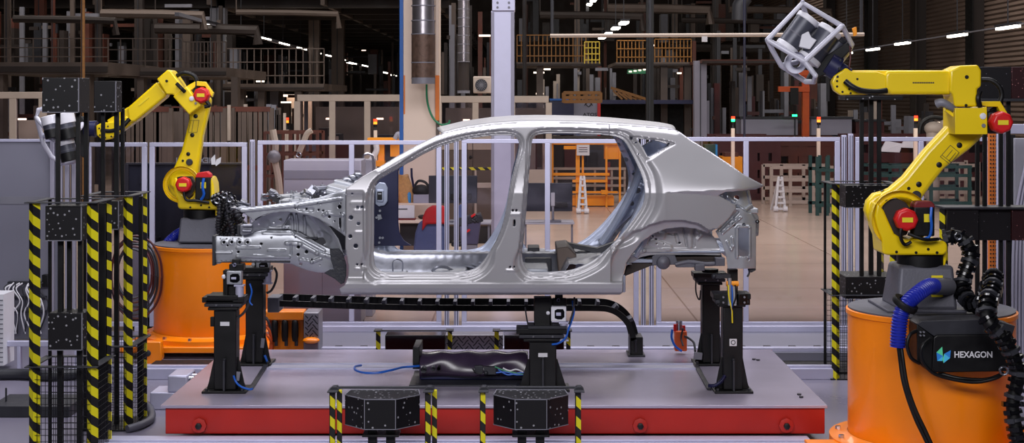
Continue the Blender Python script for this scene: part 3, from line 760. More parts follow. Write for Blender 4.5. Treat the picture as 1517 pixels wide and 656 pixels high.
# ------------------------------------------------------------------ floor, platform, rails
def struct(b, name, m, **kw): return b.build(name, m, kind='structure', **kw)
b = MB(); b.box(-9, 9, -4, 5.45, -.05, 0); struct(b, 'floor', ['floor_grey'])
b = MB(); b.box(-26, 24, 5.45, 110, -.05, -.002); struct(b, 'floor', ['floor_beige'])
ZP = .30
tb = thing('platform_table', 'large steel topped platform with a red skirt that carries the car body and its stands', 'platform', (0, 1.2, 0))
b = MB(); b.box(X(237, 0), X(1226, 0), 0, 2.46, ZP - .022, ZP)
b.build('table_top', ['steel_plate'], tb, bevel=.004)
b = MB(); b.box(X(245, .03), X(1222, .03), .03, 2.40, .085, ZP - .022)
b.build('red_skirt', ['red_skirt'], tb, bevel=.006, label='red painted steel skirt')
for px in (296, 948, 1164):
    b = MB(); q = P(px, 629, .03)
    b.lathe([(.055, -.01), (.055, -.035), (.03, -.04)], q, axis='Y', n=8); b.build('lifting_plug', ['red_skirt'], tb)
    b = MB(); b.lathe([(.024, -.03), (.024, -.062), (.012, -.066)], q, axis='Y', n=6); b.build('plug_bolt', ['black'], tb)
b = MB(); b.pbox(395, 540.5, 1038, 547, 0, 0, 0) if False else None
y0, y1 = CAMY + F * 2.23 / (547 - CY), CAMY + F * 2.23 / (540 - CY)
b.box(X(395, y0), X(1035, y0), y0, y0 + .02, ZP, ZP + .012); b.box(X(395, y0), X(1035, y0), y1, y1 + .02, ZP, ZP + .012); b.box(X(395, y0), X(1035, y0), y0, y1, ZP - .002, ZP + .003)
b.build('guide_slot', ['alu'], tb, bevel=.002)
for xa, xb in ((372, 395), (1050, 1030)):
    b = MB(); b.beam((X(xa, .6), .58, ZP + .008), (X(xb, 1.7), 1.75, ZP + .008), .035, .016); b.build('guide_strip', ['charcoal'], tb, bevel=.003)
for px, py in ((748, 547), (762, 547), (1184, 585), (1187, 589), (1117, 533), (1123, 534), (340, 566)):
    d = F * 2.23 / (py - CY); b = MB(); b.cyl((X(px, d - 11), d - 11, ZP), (X(px, d - 11), d - 11, ZP + .012), .016, n=6); b.build('bolt', ['charcoal'], tb)

for nm, a, y0, y1, z, lab in (('base_rail', (112, 1212), -.42, -.02, .085, 'long silver base rail on the floor along the front of the red platform'),
                         ('base_rail', (100, 1240), 2.62, 2.80, .10, 'low silver base rail on the floor directly behind the platform')):
    t = thing(nm, lab, 'rail', (0, (y0 + y1) / 2, 0))
    b = MB(); b.box(X(a[0], y0), X(a[1], y0), y0, y1, 0, z); b.build('bed', ['alu'], t, bevel=.006)
    b = MB(); b.box(X(a[0], y0) + .03, X(a[1], y0) - .03, y0 + .05, y0 + .09, z, z + .02); b.build('ridge', ['alu'], t, bevel=.004)
    b = MB(); b.box(X(a[0], y0) + .03, X(a[1], y0) - .03, y0 + .2, y0 + .24, z, z + .012) if y1 - y0 > .3 else b.box(X(a[0], y0) + .03, X(a[1], y0) - .03, y0 + .12, y0 + .15, z, z + .012)
    b.build('ridge', ['alu'], t, bevel=.004)
# robot travel track behind the platform
tr = thing('robot_track', 'long dark travel track with pale edges running behind the platform to the right', 'rail', (0, 4.2, 0))
b = MB(); b.box(X(405, 3.6), X(1300, 3.6), 3.5, 4.9, 0, .10); b.build('track_bed', ['partition_grey'], tr, bevel=.004)
for y, z in ((3.55, .135), (4.75, .16)):
    b = MB(); b.box(X(405, 3.6), X(1300, 3.6), y, y + .09, .10, z); b.build('guide_rail', ['alu'], tr, bevel=.004)
for i in range(24):
    x = X(420, 3.6) + i * .245
    b = MB(); b.box(x, x + .07, 3.64, 3.70, .10, .135); b.build('clamp', ['black'], tr, bevel=.003)
b = MB(); b.box(X(1100, 2.8) , X(1330, 2.8), 2.85, 3.45, 0, .03)
b.build('dark_floor_strip', ['black_matt'], None, bevel=.004, label='flat black sheet standing in for the dark pit behind the right platform corner', cat='dark floor strip')  # black sheet paints in the darkness of the pit, no real plate
b = MB(); b.box(X(205, 2.8) , X(420, 2.8), 2.85, 3.5, 0, .03)
b.build('dark_floor_strip', ['black_matt'], None, bevel=.004, label='flat black strip on the floor in front of the left robot pedestal', cat='dark floor strip')
t = thing('end_stop', 'silver square end block of the travel rail left of the platform', 'rail end', (X(245, .9), 1.1, 0))
b = MB(); b.box(X(222, 1.3), X(262, 1.3), 1.3, 1.6, .0, .14); b.build('foot', ['alu'], t, bevel=.008)
b = MB(); b.box(X(248, 1.3), X(278, 1.3), 1.3, 1.6, .14, .28); b.build('block', ['alu'], t, bevel=.015)
b = MB(); b.box(X(238, .8), X(268, .8), 1.35, 1.5, .22, .245); b.build('arm', ['alu'], t, bevel=.003)
for k in (0, 1):
    b = MB(); q = Vector((X(278, 1.3), 1.36 + .12 * k, .245)); b.cyl(q, q + Vector((.05, 0, 0)), .02, n=10); b.build('stub', ['steel_shiny'], t)
b = MB()
b.box(X(0, -.6), X(14, 1.5), 1.0, 1.5, 0, .09); b.cyl((X(9, 1.2), 1.2, .09), (X(9, 1.2), 1.2, .20), .008)
b.build('foot_plate', ['charcoal'], None, bevel=.005, label='dark flat foot plate with a short pin on the floor at the left edge', cat='foot plate')

# ------------------------------------------------------------------ stands under the body
def stand(pc, Y, ztop, wpx, label, side=1, clamp=True, tall=None, gus=1.0, plate=True, badge=False):
    s = S(Y); x = X(pc, Y); w = wpx / s
    t = thing('support_stand', label, 'stand', (x, Y, ZP), None)
    b = MB(); b.box(x - w * .98, x + w * .98, Y - .13, Y + .15, ZP, ZP + .018); bp = b.build('base_plate', ['black'], t, bevel=.004)
    for dx in (-.8, .8):
        b = MB(); b.cyl((x + dx * w, Y - .10, ZP + .018), (x + dx * w, Y - .10, ZP + .034), .012, n=6); b.build('bolt', ['charcoal'], bp)
    b = MB(); b.box(x - w / 2, x + w / 2, Y - .075, Y + .075, ZP + .018, ztop); cl = b.build('column', ['black'], t, bevel=.008)
    for sg in (-1, 1):
        b = MB(); b.prism([(x + sg * w * .46, ZP + .018), (x + sg * w * .88, ZP + .018), (x + sg * w * .80, ZP + .06), (x + sg * w * .54, ZP + .26 * gus), (x + sg * w * .46, ZP + .26 * gus)], Y - .02, Y + .0)
        b.build('gusset', ['black'], t, bevel=.002)
    b = MB(); b.box(x - .008, x + .008, Y - .12, Y - .07, ZP + .018, ZP + .25); b.cyl((x, Y - .1, ZP + .25), (x, Y - .1, ZP + .262), .012, n=8); b.build('rib', ['charcoal'], t, bevel=.002)
    if plate:
        b = MB(); b.box(x - .035, x + .035, Y - .079, Y - .075, ztop - .12, ztop - .09); b.build('name_plate', ['label_white'], cl, label='small white label')
    if badge:
        b = MB(); b.box(x - .028, x + .028, Y - .079, Y - .075, ztop - .30, ztop - .245); bd = b.build('badge', ['label_white'], cl, bevel=.008, label='white square badge with a round mark')
        b = MB(); b.lathe([(.018, -.003), (.018, 0), (.013, 0), (.013, -.003)], (x, Y - .079, ztop - .272), axis='Y', n=16, cap=False); b.build('mark', ['charcoal'], bd)
    for k, (hw, h0, h1) in enumerate(((w * .62, 0, .022), (w * .78, .026, .052), (w * .88, .058, .10))):
        b = MB(); b.box(x - hw + side * (-.02), x + hw, Y - .10, Y + .10, ztop + h0, ztop + h1); b.build('head_plate', ['black' if k != 1 else 'charcoal'], t, bevel=.005)
    for k in (-1, 1):
        b = MB(); b.cyl((x + k * w * .35, Y - .108, ztop + .04), (x + k * w * .35, Y - .098, ztop + .04), .009, n=6); b.build('bolt', ['steel_shiny'], t)
    return t, x, w
def clampunit(t, x, z0, z1, Y, m='galvanised', flip=1):
    h = z1 - z0
    b = MB(); b.box(x - .062, x + .055, Y - .07, Y - .01, z0 + h * .50, z1); pl = b.build('clamp_block', [m], t, bevel=.008, label='silver clamp block with a dark cut-out')
    b = MB(); b.prism([(x - .034, z0 + h * .62), (x - .034, z1 - .03), (x - .015, z1 - .02), (x + .03, z1 - .02), (x + .04, z1 - .04), (x + .04, z0 + h * .66), (x + .02, z0 + h * .58), (x - .01, z0 + h * .58)], Y - .074, Y - .069); b.build('cut_out', ['black_gloss'], pl)
    b = MB(); b.box(x - .024, x + .014, Y - .080, Y - .073, z0 + h * .70, z1 - .045); b.build('jaw', ['alu'], pl, bevel=.002)
    b = MB(); b.sphere((x - .085, Y - .05, z0 + h * .78), .018, 14); b.build('knob', ['white'], t, label='white ball knob')
    b = MB(); b.box(x - .075, x - .055, Y - .06, Y + .02, z0 - .05, z1 - .01); b.build('bracket', ['black'], t, bevel=.003)
    b = MB(); b.cyl((x + .035, Y - .05, z0 - .02), (x + .035, Y - .05, z0 + h * .48), .032, n=20)
    b.box(x - .002, x + .072, Y - .085, Y - .015, z0 + h * .44, z0 + h * .50); b.box(x - .002, x + .072, Y - .085, Y - .015, z0 - .03, z0 - .018)
    b.build('air_cylinder', ['alu'], t, label='silver pneumatic cylinder')
    b = MB(); b.box(x - .05, x + .06, Y - .03, Y + .06, z1, z1 + .05); b.box(x - .03, x + .03, Y - .02, Y + .04, z1 + .03, z1 + .085); b.build('locator', ['black'], t, bevel=.006)
    b = MB(); b.lathe([(.014, -.01), (.014, .01), (.008, .01), (.008, -.01)], (x - .005, Y - .045, z1 + .045), axis='Y', n=14, cap=False); b.build('ring', ['alu'], t)
def hose(t, pts, r, m, name='air_hose', lab=None): 
    b = MB(); b.tube(pts, r, 8); return b.build(name, [m], t, label=lab)

Y = .56
t, x, w = stand(336, Y, Z(457, Y), 33, 'front stand of the left pair, black with a white label, nearest the platform left end')
b = MB(); b.box(x - .13, x + .10, Y - .11, Y + .11, Z(441, Y), Z(435, Y)); b.box(x - .14, x + .07, Y - .10, Y + .10, Z(446, Y), Z(442, Y)); b.build('head_plate', ['black'], t, bevel=.003)
clampunit(t, X(350, Y), Z(440, Y), Z(400, Y), Y)
b = MB(); b.box(X(331, Y), X(349, Y), Y - .02, Y + .08, Z(436, Y), Z(400, Y)); b.build('riser', ['black'], t, bevel=.004)
hose(t, [P(347, 474, Y - .05), P(353, 470, Y - .05), P(362, 462, Y - .06), P(369, 448, Y - .06), P(372, 436, Y - .05)], .010, 'charcoal')
hose(t, [P(370, 420, Y - .1), P(373, 432, Y - .1), P(370, 446, Y - .1), P(374, 452, Y - .1)], .006, 'blue_cable')
hose(t, [P(346, 556, Y - .08), P(350, 566, Y - .08), P(358, 573, Y - .10), P(370, 576.5, Y - .10), P(374, 575.5, Y - .08)], .008, 'blue_cable')
b = MB(); b.box(x - .115, x - .085, Y - .06, Y - .02, Z(482, Y), Z(468, Y)); b.build('sensor_box', ['black'], t, bevel=.003)
b = MB(); b.obox(P(352, 557, Y - .05), (.035, .02, .07), (0, .15, 0)); b.build('tag_plate', ['mid_grey'], t, bevel=.003)
Y = 1.74
t, x, w = stand(379, Y, Z(412, Y), 26, 'rear stand of the left pair, tall and black with no label', plate=False)
clampunit(t, X(392, Y), Z(414, Y), Z(384, Y), Y)
hose(t, [P(395, 434, Y - .08), P(402, 430, Y - .08), P(408, 418, Y - .08), P(410, 405, Y - .05), P(406, 396, Y - .05)], .010, 'charcoal')
hose(t, [P(392, 526, Y - .08), P(395, 533, Y - .08), P(397, 540, Y - .08)], .010, 'blue_cable')
b = MB(); b.obox(P(389, 508, Y - .08), (.03, .02, .08), (0, .12, 0)); b.build('tag_plate', ['mid_grey'], t, bevel=.003)
Y = .62
t, x, w = stand(804, Y, Z(503, Y), 40, 'short black stand under the middle of the sill with a white label', plate=True, gus=.9)
b = MB(); b.box(X(791, Y), X(817, Y), Y - .06, Y + .08, Z(486, Y), Z(440, Y)); b.build('upper_column', ['black'], t, bevel=.006)
b = MB(); b.box(X(782, Y), X(839, Y), Y - .11, Y + .11, Z(484, Y), Z(480, Y)); b.build('head_plate', ['charcoal'], t, bevel=.003)
clampunit(t, X(828, Y), Z(497, Y), Z(452, Y), Y, 'white')
hose(t, [P(818, 510, Y - .08), P(828, 508, Y - .10), P(838, 500, Y - .10), P(842, 488, Y - .08), P(850, 464, Y - .08), P(848, 446, Y)], .008, 'blue_cable')
hose(t, [P(778, 455, Y - .1), P(780, 470, Y - .1), P(783, 484, Y - .1)], .006, 'charcoal')
hose(t, [P(851, 440, Y - .1), P(849, 460, Y - .1), P(843, 480, Y - .1)], .007, 'charcoal')
Y = 1.74
t, x, w = stand(1052, Y, Z(420, Y), 26, 'rear stand of the right pair, black and plain, beside the small red canister', plate=False)
b = MB(); b.cyl(P(1052, 412, Y), P(1052, 398, Y), .07, n=16); b.build('locator', ['black'], t, bevel=.004)
b = MB(); b.box(X(1031, Y), X(1070, Y), Y - .10, Y + .10, Z(412, Y), Z(408, Y)); b.build('head_plate', ['charcoal'], t, bevel=.003)
b = MB(); b.sphere(P(1066, 409, Y - .1), .022, 12); b.build('knob', ['mid_grey'], t)
hose(t, [P(1031, 412, Y - .1), P(1031, 432, Y - .1), P(1036, 444, Y - .1), P(1038, 430, Y - .08)], .006, 'charcoal')
b = MB(); b.obox(P(1034, 527, Y - .09), (.07, .02, .06), (0, .1, 0)); b.build('tag_plate', ['mid_grey'], t, bevel=.003)
Y = .56
t, x, w = stand(1084, Y, Z(452, Y), 29, 'front stand of the right pair, black with a white square badge', plate=False, badge=True)
for k in (-1, 1):
    b = MB(); b.obox((x + k * .075, Y - .09, ztop_ if False else Z(441, Y)), (.10, .04, .085), (0, 0, k * .35)); b.build('clamp_jaw', ['black'], t, bevel=.004)
    for j in (-1, 1):
        b = MB(); b.cyl((x + k * .08, Y - .125, Z(441, Y) + j * .02), (x + k * .08, Y - .105, Z(441, Y) + j * .02), .008, n=8); b.build('bolt', ['mid_grey'], t)
b = MB(); b.box(X(1078, Y), X(1092, Y), Y - .04, Y + .04, Z(440, Y), Z(398, Y)); b.build('riser', ['black'], t, bevel=.004)
b = MB(); b.cyl(P(1081, 452, Y - .12), P(1081, 412, Y - .12), .014); b.build('air_cylinder', ['galvanised'], t)
b = MB(); b.cyl(P(1088, 452, Y - .12), P(1088, 424, Y - .12), .016); b.build('air_cylinder', ['clear_white'], t)
for k, (a, m) in enumerate([(1079, 'amber_light'), (1084, 'blue_cable'), (1089, 'black')]):
    hose(t, [P(a, 422, Y - .13), P(a + 1, 440, Y - .14), P(1084, 458, Y - .13), P(1085, 478 - k * 6, Y - .10)], .006, m if m != 'amber_light' else 'yellow_label')
b = MB(); b.cyl(P(1076, 420, Y - .1), P(1094, 420, Y - .1), .02); b.build('valve', ['rack_orange'], t, label='amber valve collar')
b = MB(); b.beam(P(1060, 409, Y - .05), P(1082, 409, Y - .05), .03); b.sphere(P(1058, 409, Y - .05), .022, 12); b.build('knob', ['charcoal'], t)
b = MB(); b.corr([P(1050, 571, Y - .08), P(1058, 571, Y - .1), P(1068, 565, Y - .1), P(1074, 556, Y - .08)], .014, .012); b.build('air_hose', ['navy'], t)

# small red canister
t = thing('valve_canister', 'small red orange canister with hoses standing at the back edge of the platform', 'canister', (X(1007, 2.2), 2.2, ZP))
b = MB(); b.pbox(999, 489, 1017, 519, 2.15, 2.25, 2.2); b.build('body', ['orange_dark'], t, bevel=.01)
b = MB(); b.cyl(P(1006, 489, 2.2), P(1006, 475, 2.2), .028, n=16); b.build('cap', ['steel_shiny'], t)
for a, c in ((1000, 482), (1013, 484)):
    b = MB(); b.cyl(P(a, c + 8, 2.17), P(a, c - 2, 2.17), .014); b.build('port', ['red'], t)
hose(t, [P(996, 488, 2.1), P(995, 500, 2.1), P(1000, 512, 2.1), P(1010, 520, 2.1)], .010, 'blue_cable')
hose(t, [P(1012, 486, 2.1), P(1009, 500, 2.1), P(1012, 512, 2.05)], .008, 'charcoal')
hose(t, [P(1014, 498, 2.1), P(1022, 502, 2.1), P(1028, 508, 2.0), P(1030, 520, 1.9)], .010, 'charcoal')

# ------------------------------------------------------------------ cable carrier below the body
t = thing('cable_carrier', 'black cable carrier with pale cross bars hanging below the car sill', 'cable chain', (0, 2.2, ZP))
Yc = 2.2
path = [P(412, 444, Yc), P(500, 447, Yc), P(600, 450, Yc), P(700, 451, Yc), P(800, 451, Yc), P(880, 451, Yc), P(905, 454, Yc), P(922, 464, Yc), P(934, 480, Yc), P(940, 500, Yc)]
pth = crom(path, 12)
for y0, hh, dz in ((Yc - .11, .05, -.016), (Yc + .09, .085, 0)):
    b = MB(); pp = [Vector((p.x, y0, p.z)) for p in pth]; pp = [q + (Vector((-(pp[min(i + 1, len(pp) - 1)] - pp[max(i - 1, 0)]).normalized().z, 0, (pp[min(i + 1, len(pp) - 1)] - pp[max(i - 1, 0)]).normalized().x)) * dz) for i, q in enumerate(pp)]
    for a, c in zip(pp[:-1], pp[1:]):
        if (c - a).length > 1e-5: b.beam(a, c + (c - a) * .12, .02, hh)
    b.build('side_band', ['black'], t)
rp = resamp(pth, .155)
for i, (a, c) in enumerate(zip(rp[:-1], rp[1:])):
    d = (c - a).normalized(); nrm = Vector((-d.z, 0, d.x)); nrm = nrm if nrm.z > 0 or d.x < .3 and nrm.x > 0 else nrm
    b = MB(); m = a + nrm * .004
    R = d.to_track_quat('X', 'Z').to_matrix(); b.obox((m.x, Yc - .01, m.z), (.030, .19, .072), R); b.build('cross_bar', ['cast_grey'], t, bevel=.002)
b = MB(); b.obox(P(408, 449, Yc - .03), (.10, .24, .13), (0, 0, 0)); b.build('end_bracket', ['cast_grey'], t, bevel=.006)
b = MB(); b.pbox(932, 496, 951, 524, Yc - .12, Yc + .12, Yc); b.build('foot_bracket', ['black'], t, bevel=.008)
b = MB(); b.box(X(929, Yc), X(954, Yc), Yc - .14, Yc + .14, ZP, ZP + .015); b.cyl(P(942, 521, Yc - .135), P(942, 503, Yc - .135), .012); b.build('foot_plate', ['charcoal'], t, bevel=.003)

# ------------------------------------------------------------------ covered unit on the platform
Yv = .95
t = thing('sensor_cover_unit', 'glossy dark plastic covered unit with cables on the middle of the platform', 'covered unit', (X(700, Yv), Yv, ZP))
b = MB(); b.prism([(X(607, .8), ZP), (X(790, .8), ZP), (X(790, .8), ZP + .012), (X(607, .8), ZP + .012)], .72, 1.35); b.build('mat', ['charcoal'], t, bevel=.002)
def hood():
    V = []; n, m = 50, 14
    for i in range(n + 1):
        for j in range(m + 1):
            x = X(622 + 160 * i / n, .95); v = j / m
            an = v * PI / 2
            z = ZP + .05 + (.165 - .006 * math.sin(i * .5)) * math.cos(an) ** .8 - .012 * math.sin(an * 2) * math.sin(i * .23 + 1.2)
            y = 1.06 - (.17 + .02 * math.sin(i * .19 + v * 3)) * math.sin(an) ** .8
            V.append((x, y, z))
    return MB().add(V, [(i * (m + 1) + j, (i + 1) * (m + 1) + j, (i + 1) * (m + 1) + j + 1, i * (m + 1) + j + 1) for i in range(n) for j in range(m)])
hood().build('cover', ['purple_plastic'], t, solid=.004, label='crinkled translucent purple black cover')
b = MB(); b.pbox(612, 513, 622, 545, .9, 1.3, .95); b.build('end_panel', ['black'], t, bevel=.005)
b = MB(); b.box(X(622, .95), X(784, .95), .93, 1.28, ZP + .012, ZP + .085); b.build('housing', ['navy'], t, bevel=.01)
for a, c, r, m in ((628, 547, .022, 'galvanised'), (642, 545, .016, 'galvanised'), (650, 545, .014, 'black')):
    b = MB(); q = P(a, c, .85); b.lathe([(r, -.03), (r, .06), (r * .6, .06), (r * .6, -.03)], q, axis='Y', n=16, cap=False); b.build('connector', [m], t)
b = MB(); b.pbox(717, 543, 735, 554, .82, .90, .85); b.sphere(P(720, 552, .82), .018, 10); b.pbox(703, 541, 716, 552, .86, .92, .88); b.build('valve_block', ['charcoal'], t, bevel=.004)
for i, (m, pts) in enumerate([('green_cable', [(733, 543), (745, 548), (758, 551), (772, 554), (783, 556)]), ('blue_cable', [(735, 552), (750, 551), (765, 555), (784, 554)]), ('blue_cable', [(738, 547), (752, 555), (770, 552), (784, 552)]), ('black', [(700, 546), (706, 552), (714, 553)]), ('white', [(745, 545), (755, 549), (765, 547), (775, 551)])]):
    hose(t, [P(a, c, .82) for a, c in pts], .006, m, 'cable')
b = MB(); b.tube([P(621, 542, .85), P(606, 543, .9), P(595, 544, .85), P(580, 548, .72), P(560, 552, .64), P(540, 552, .66), P(527, 548, .78), P(526, 543, .88), P(535, 541, 1.0)], .009, 8)
b.build('air_hose', ['blue_cable'], None, label='thin blue air hose looped on the platform left of the dark covered unit', cat='hose')

# ------------------------------------------------------------------ faceted target boxes on frames in front
def front_fixture(px0, px1, label, mirror=False):
    Y = -.8; t = thing('target_stand', label, 'fixture', (X((px0 + px1) / 2, Y), Y, 0))
    zt = Z(574, Y)
    for k, a in enumerate((px0 + 1, px1 - 14)):
        b = MB(); b.pprism([(a, 577), (a + 14, 577), (a + 10, 573), (a + 4, 573)], Y - .02, Y + .06)
        b.box(X(a - 1, Y), X(a + 14, Y), Y - .09, Y + .07, zt - .018, zt - .010); b.build('cap_plate', ['charcoal'], t, bevel=.002)
        for s_, dx in ((0, .010), (1, .05)):
            if mirror and s_ == (1 if k == 0 else 1): continue
            b = MB(); b.box(X(a, Y) + dx, X(a, Y) + dx + .033, Y - .05 + .05 * s_, Y - .02 + .05 * s_, 0, zt - .018); b.build('post', ['hazard'], t, bevel=.002)
        b = MB(); b.box(X(a, Y) + .005, X(a, Y) + .012, Y - .045, Y + .035, 0, zt - .018); b.build('angle_iron', ['black'], t)
    b = MB(); b.box(X(px0 + 8, Y), X(px1 - 8, Y), Y + .03, Y + .06, zt - .014, zt); b.build('top_bar', ['charcoal'], t, bevel=.003)
    return t
def faceted(pxs, t0, t1, b0, b1, label, Y=-.8):
    # plan outline: three front faces and a back ; pxs = four px of the front edges
    t = thing('target_box', label, 'target box', (X((pxs[0] + pxs[3]) / 2, Y), Y, Z(b1, Y)))
    ys = [Y + .16, Y, Y, Y + .16]
    xs = [X(p, y) for p, y in zip(pxs, ys)]
    zt, zb = Z(t1, Y), Z(b1, Y)
    pl = list(zip(xs, ys)) + [(xs[3] - .02, Y + .34), (xs[0] + .02, Y + .34)]
    n = len(pl); V = [(a, c, zb) for a, c in pl] + [(a, c, zt) for a, c in pl]
    b = MB(); b.add(V, [tuple(range(n - 1, -1, -1)), tuple(range(n, 2 * n))] + [(i, (i + 1) % n, n + (i + 1) % n, n + i) for i in range(n)])
    b.build('shell', ['target_black'], t, bevel=.003, smooth=False)
    b = MB(); 
    for i in range(n): b.beam((*pl[i], zt + .002), (*pl[(i + 1) % n], zt + .002), .006, .006)
    for i in (1, 2): b.beam((pl[i][0], pl[i][1] - .002, zb), (pl[i][0], pl[i][1] - .002, zt), .005, .005)
    for i in range(3): b.beam((*pl[i], zb), (*pl[i + 1], zb), .005, .005)
    b.build('edge_trim', ['mid_grey'], t)
    for k in (.38, .62):
        b = MB(); x = xs[0] * (1 - k) + xs[3] * k; b.box(x - .03, x + .03, Y + .08, Y + .14, 0, zb); b.build('leg', ['black'], t, bevel=.003)
    b = MB(); b.box(xs[1] - .02, xs[2] + .02, Y + .03, Y + .2, zb - .06, zb - .045); b.build('shelf', ['black'], t, bevel=.003)
    return t
front_fixture(487, 643, 'black bracket frame with hazard taped posts around the left front target box')
front_fixture(709, 865, 'black bracket frame with hazard taped posts around the right front target box', True)
faceted((511, 540, 586, 622), 584, 592, 630, 636, 'faceted black dotted box, left of the two in front of the platform')
faceted((731, 763, 810, 842), 584, 592, 630, 636, 'faceted black dotted box, right of the two in front of the platform')
# the same sort of frames behind the platform
def back_fixture(pa, pb, label, Y=2.95):
    t = thing('target_stand', label, 'fixture', (X((pa + pb) / 2, Y), Y, 0)); zt = Z(489, Y)
    for a in (pa, pb - 10):
        b = MB(); b.box(X(a, Y) + .01, X(a + 8, Y), Y - .05, Y, 0, zt); b.build('post', ['hazard'], t, bevel=.002)
        b = MB(); b.box(X(a - 1, Y), X(a + 10, Y), Y - .09, Y + .04, zt, zt + .01); b.build('cap_plate', ['charcoal'], t)
    b = MB(); b.box(X(pa, Y), X(pb, Y), Y - .01, Y + .02, zt - .01, zt + .0); b.build('top_bar', ['charcoal'], t)
    b = MB(); b.box(X(pa + 16, Y), X(pb - 12, Y), Y - .1, Y + .12, Z(519, Y), Z(494, Y)); b.build('target_panel', ['black_gloss'], t, bevel=.004)
back_fixture(556, 672, 'low black target panel on taped posts behind the platform, left of the pair')
back_fixture(731, 847, 'low black target panel on taped posts behind the platform, right of the pair')
t = thing('tread_plate_box', 'silver diamond tread plate box on the floor between the two low target panels', 'tread plate', (X(690, 3.3), 3.3, 0))
b = MB(); b.box(X(660, 3.2), X(745, 3.2), 3.2, 3.42, .0, Z(496, 3.2)); tp = b.build('box', ['tread'], t, bevel=.004)
def treads(parent, x0, x1, y, z0, z1, step=.05):
    b = MB(); i = 0; zz = z0 + step / 2
    while zz < z1:
        xx = x0 + step / 2 + (step / 2 if i % 2 else 0)
        while xx < x1: b.obox((xx, y, zz), (step * .8, .006, .010), (0, PI / 4 if (int(xx / step) + i) % 2 else -PI / 4, 0)); xx += step
        zz += step * .6; i += 1
    o = b.build('tread_pattern', ['charcoal'], parent); o['kind'] = 'stuff'
treads(tp, X(660, 3.2), X(745, 3.2), 3.197, .02, Z(496, 3.2))
# ------------------------------------------------------------------ robots
def pedestal(cx, Y, ztop, label):
    t = thing('robot_pedestal', label, 'robot pedestal', (cx, Y, 0))
    b = MB(); b.lathe([(.565, .12), (.572, .16), (.572, ztop - .05), (.585, ztop - .045), (.585, ztop - .015), (.56, ztop - .008)], (cx, Y, 0), n=72, cap=False); b.build('drum', ['orange'], t, label='orange painted drum')
    b = MB(); b.lathe([(0.0, ztop - .02), (.57, ztop - .02), (.57, ztop), (0, ztop)], (cx, Y, 0), n=64, cap=False); b.build('top_plate', ['cast_grey'], t)
    b = MB(); b.lathe([(.70, .10), (.70, .165), (.60, .17), (.575, .19)], (cx, Y, 0), n=64, cap=False); fl = b.build('foot_flange', ['orange'], t)
    for i in range(14):
        a = 2 * PI * i / 14 + .1; q = Vector((cx + .645 * math.cos(a), Y + .645 * math.sin(a), .168)); b = MB(); b.cyl(q, q + Vector((0, 0, .022)), .020, n=6); b.build('bolt', ['steel_shiny'], fl)
    return t
# ---- right robot
YR_ = -.40; sR = S(YR_)
rcx = X(1379, YR_)
pd = pedestal(rcx, YR_, 1.07, 'wide orange drum pedestal of the right robot with the black lettered case on it')
b = MB(); b.box(X(1210, -.9), X(1300, -.9), -.9, -.45, 0, .155); b.build('floor_plate', ['orange'], pd, bevel=.006)
rr = thing('welding_robot', 'large yellow six axis robot on the right reaching left over the car tail', 'robot', (rcx, YR_, 1.07))
def pp(name, pts, y0, y1, m, parent, bev=.012, Yr=None, **kw):
    b = MB(); b.pprism(pts, y0, y1, Yr); return b.build(name, [m] if isinstance(m, str) else m, parent, bevel=bev, seg=3, **kw)
def disc(name, px, py, r, Y, dy, m, parent, n=20, **kw):      # round boss facing the viewer
    b = MB(); q = P(px, py, Y); b.lathe([(r * .86, -dy), (r, -dy * .8), (r, 0)], q, axis='Y', n=n, cap=True); return b.build(name, [m], parent, **kw)
def motor(px, py, r, Y, m, parent, L=.10):
    b = MB(); q = P(px, py, Y); b.lathe([(r * .80, -L), (r * .98, -L * .85), (r, -L * .3), (r * .95, 0)], q, axis='Y', n=8); o = b.build('motor', ['red'], parent, bevel=.006, label='red octagonal motor cover')
    b = MB(); b.box(q.x - r * .45, q.x + r * .45, q.y - L - .003, q.y - L, q.z - r * .2, q.z + r * .2); b.build('sticker', ['yellow_label'], o, label='small yellow sticker'); return o
# base casting
b = MB(); b.add(*(lambda V: (V, [(3, 2, 1, 0), (4, 5, 6, 7), (0, 1, 5, 4), (1, 2, 6, 5), (2, 3, 7, 6), (3, 0, 4, 7)]))([(X(1317, YR_), YR_ - .22, 1.08), (X(1406, YR_), YR_ - .22, 1.08), (X(1406, YR_), YR_ + .24, 1.08), (X(1317, YR_), YR_ + .24, 1.08), (X(1325, YR_), YR_ - .15, Z(390, YR_)), (X(1404, YR_), YR_ - .15, Z(390, YR_)), (X(1404, YR_), YR_ + .18, Z(390, YR_)), (X(1325, YR_), YR_ + .18, Z(390, YR_))]))
bs = b.build('base_casting', ['cast_grey'], rr, bevel=.025, seg=3)
b = MB(); b.box(X(1300, YR_), X(1415, YR_), YR_ - .28, YR_ + .30, 1.07, 1.09); b.build('base_flange', ['cast_grey'], rr, bevel=.006)
pp('warning_label', [(1380, 408), (1397, 408), (1397, 440), (1380, 440)], YR_ - .20, YR_ - .19, 'yellow_label', bs, .001, YR_ - .2, label='yellow warning label')
b = MB(); b.cyl((X(1364, YR_), YR_, Z(392, YR_)), (X(1364, YR_), YR_, Z(376, YR_)), .165, n=40); b.build('swivel_ring', ['black'], rr)
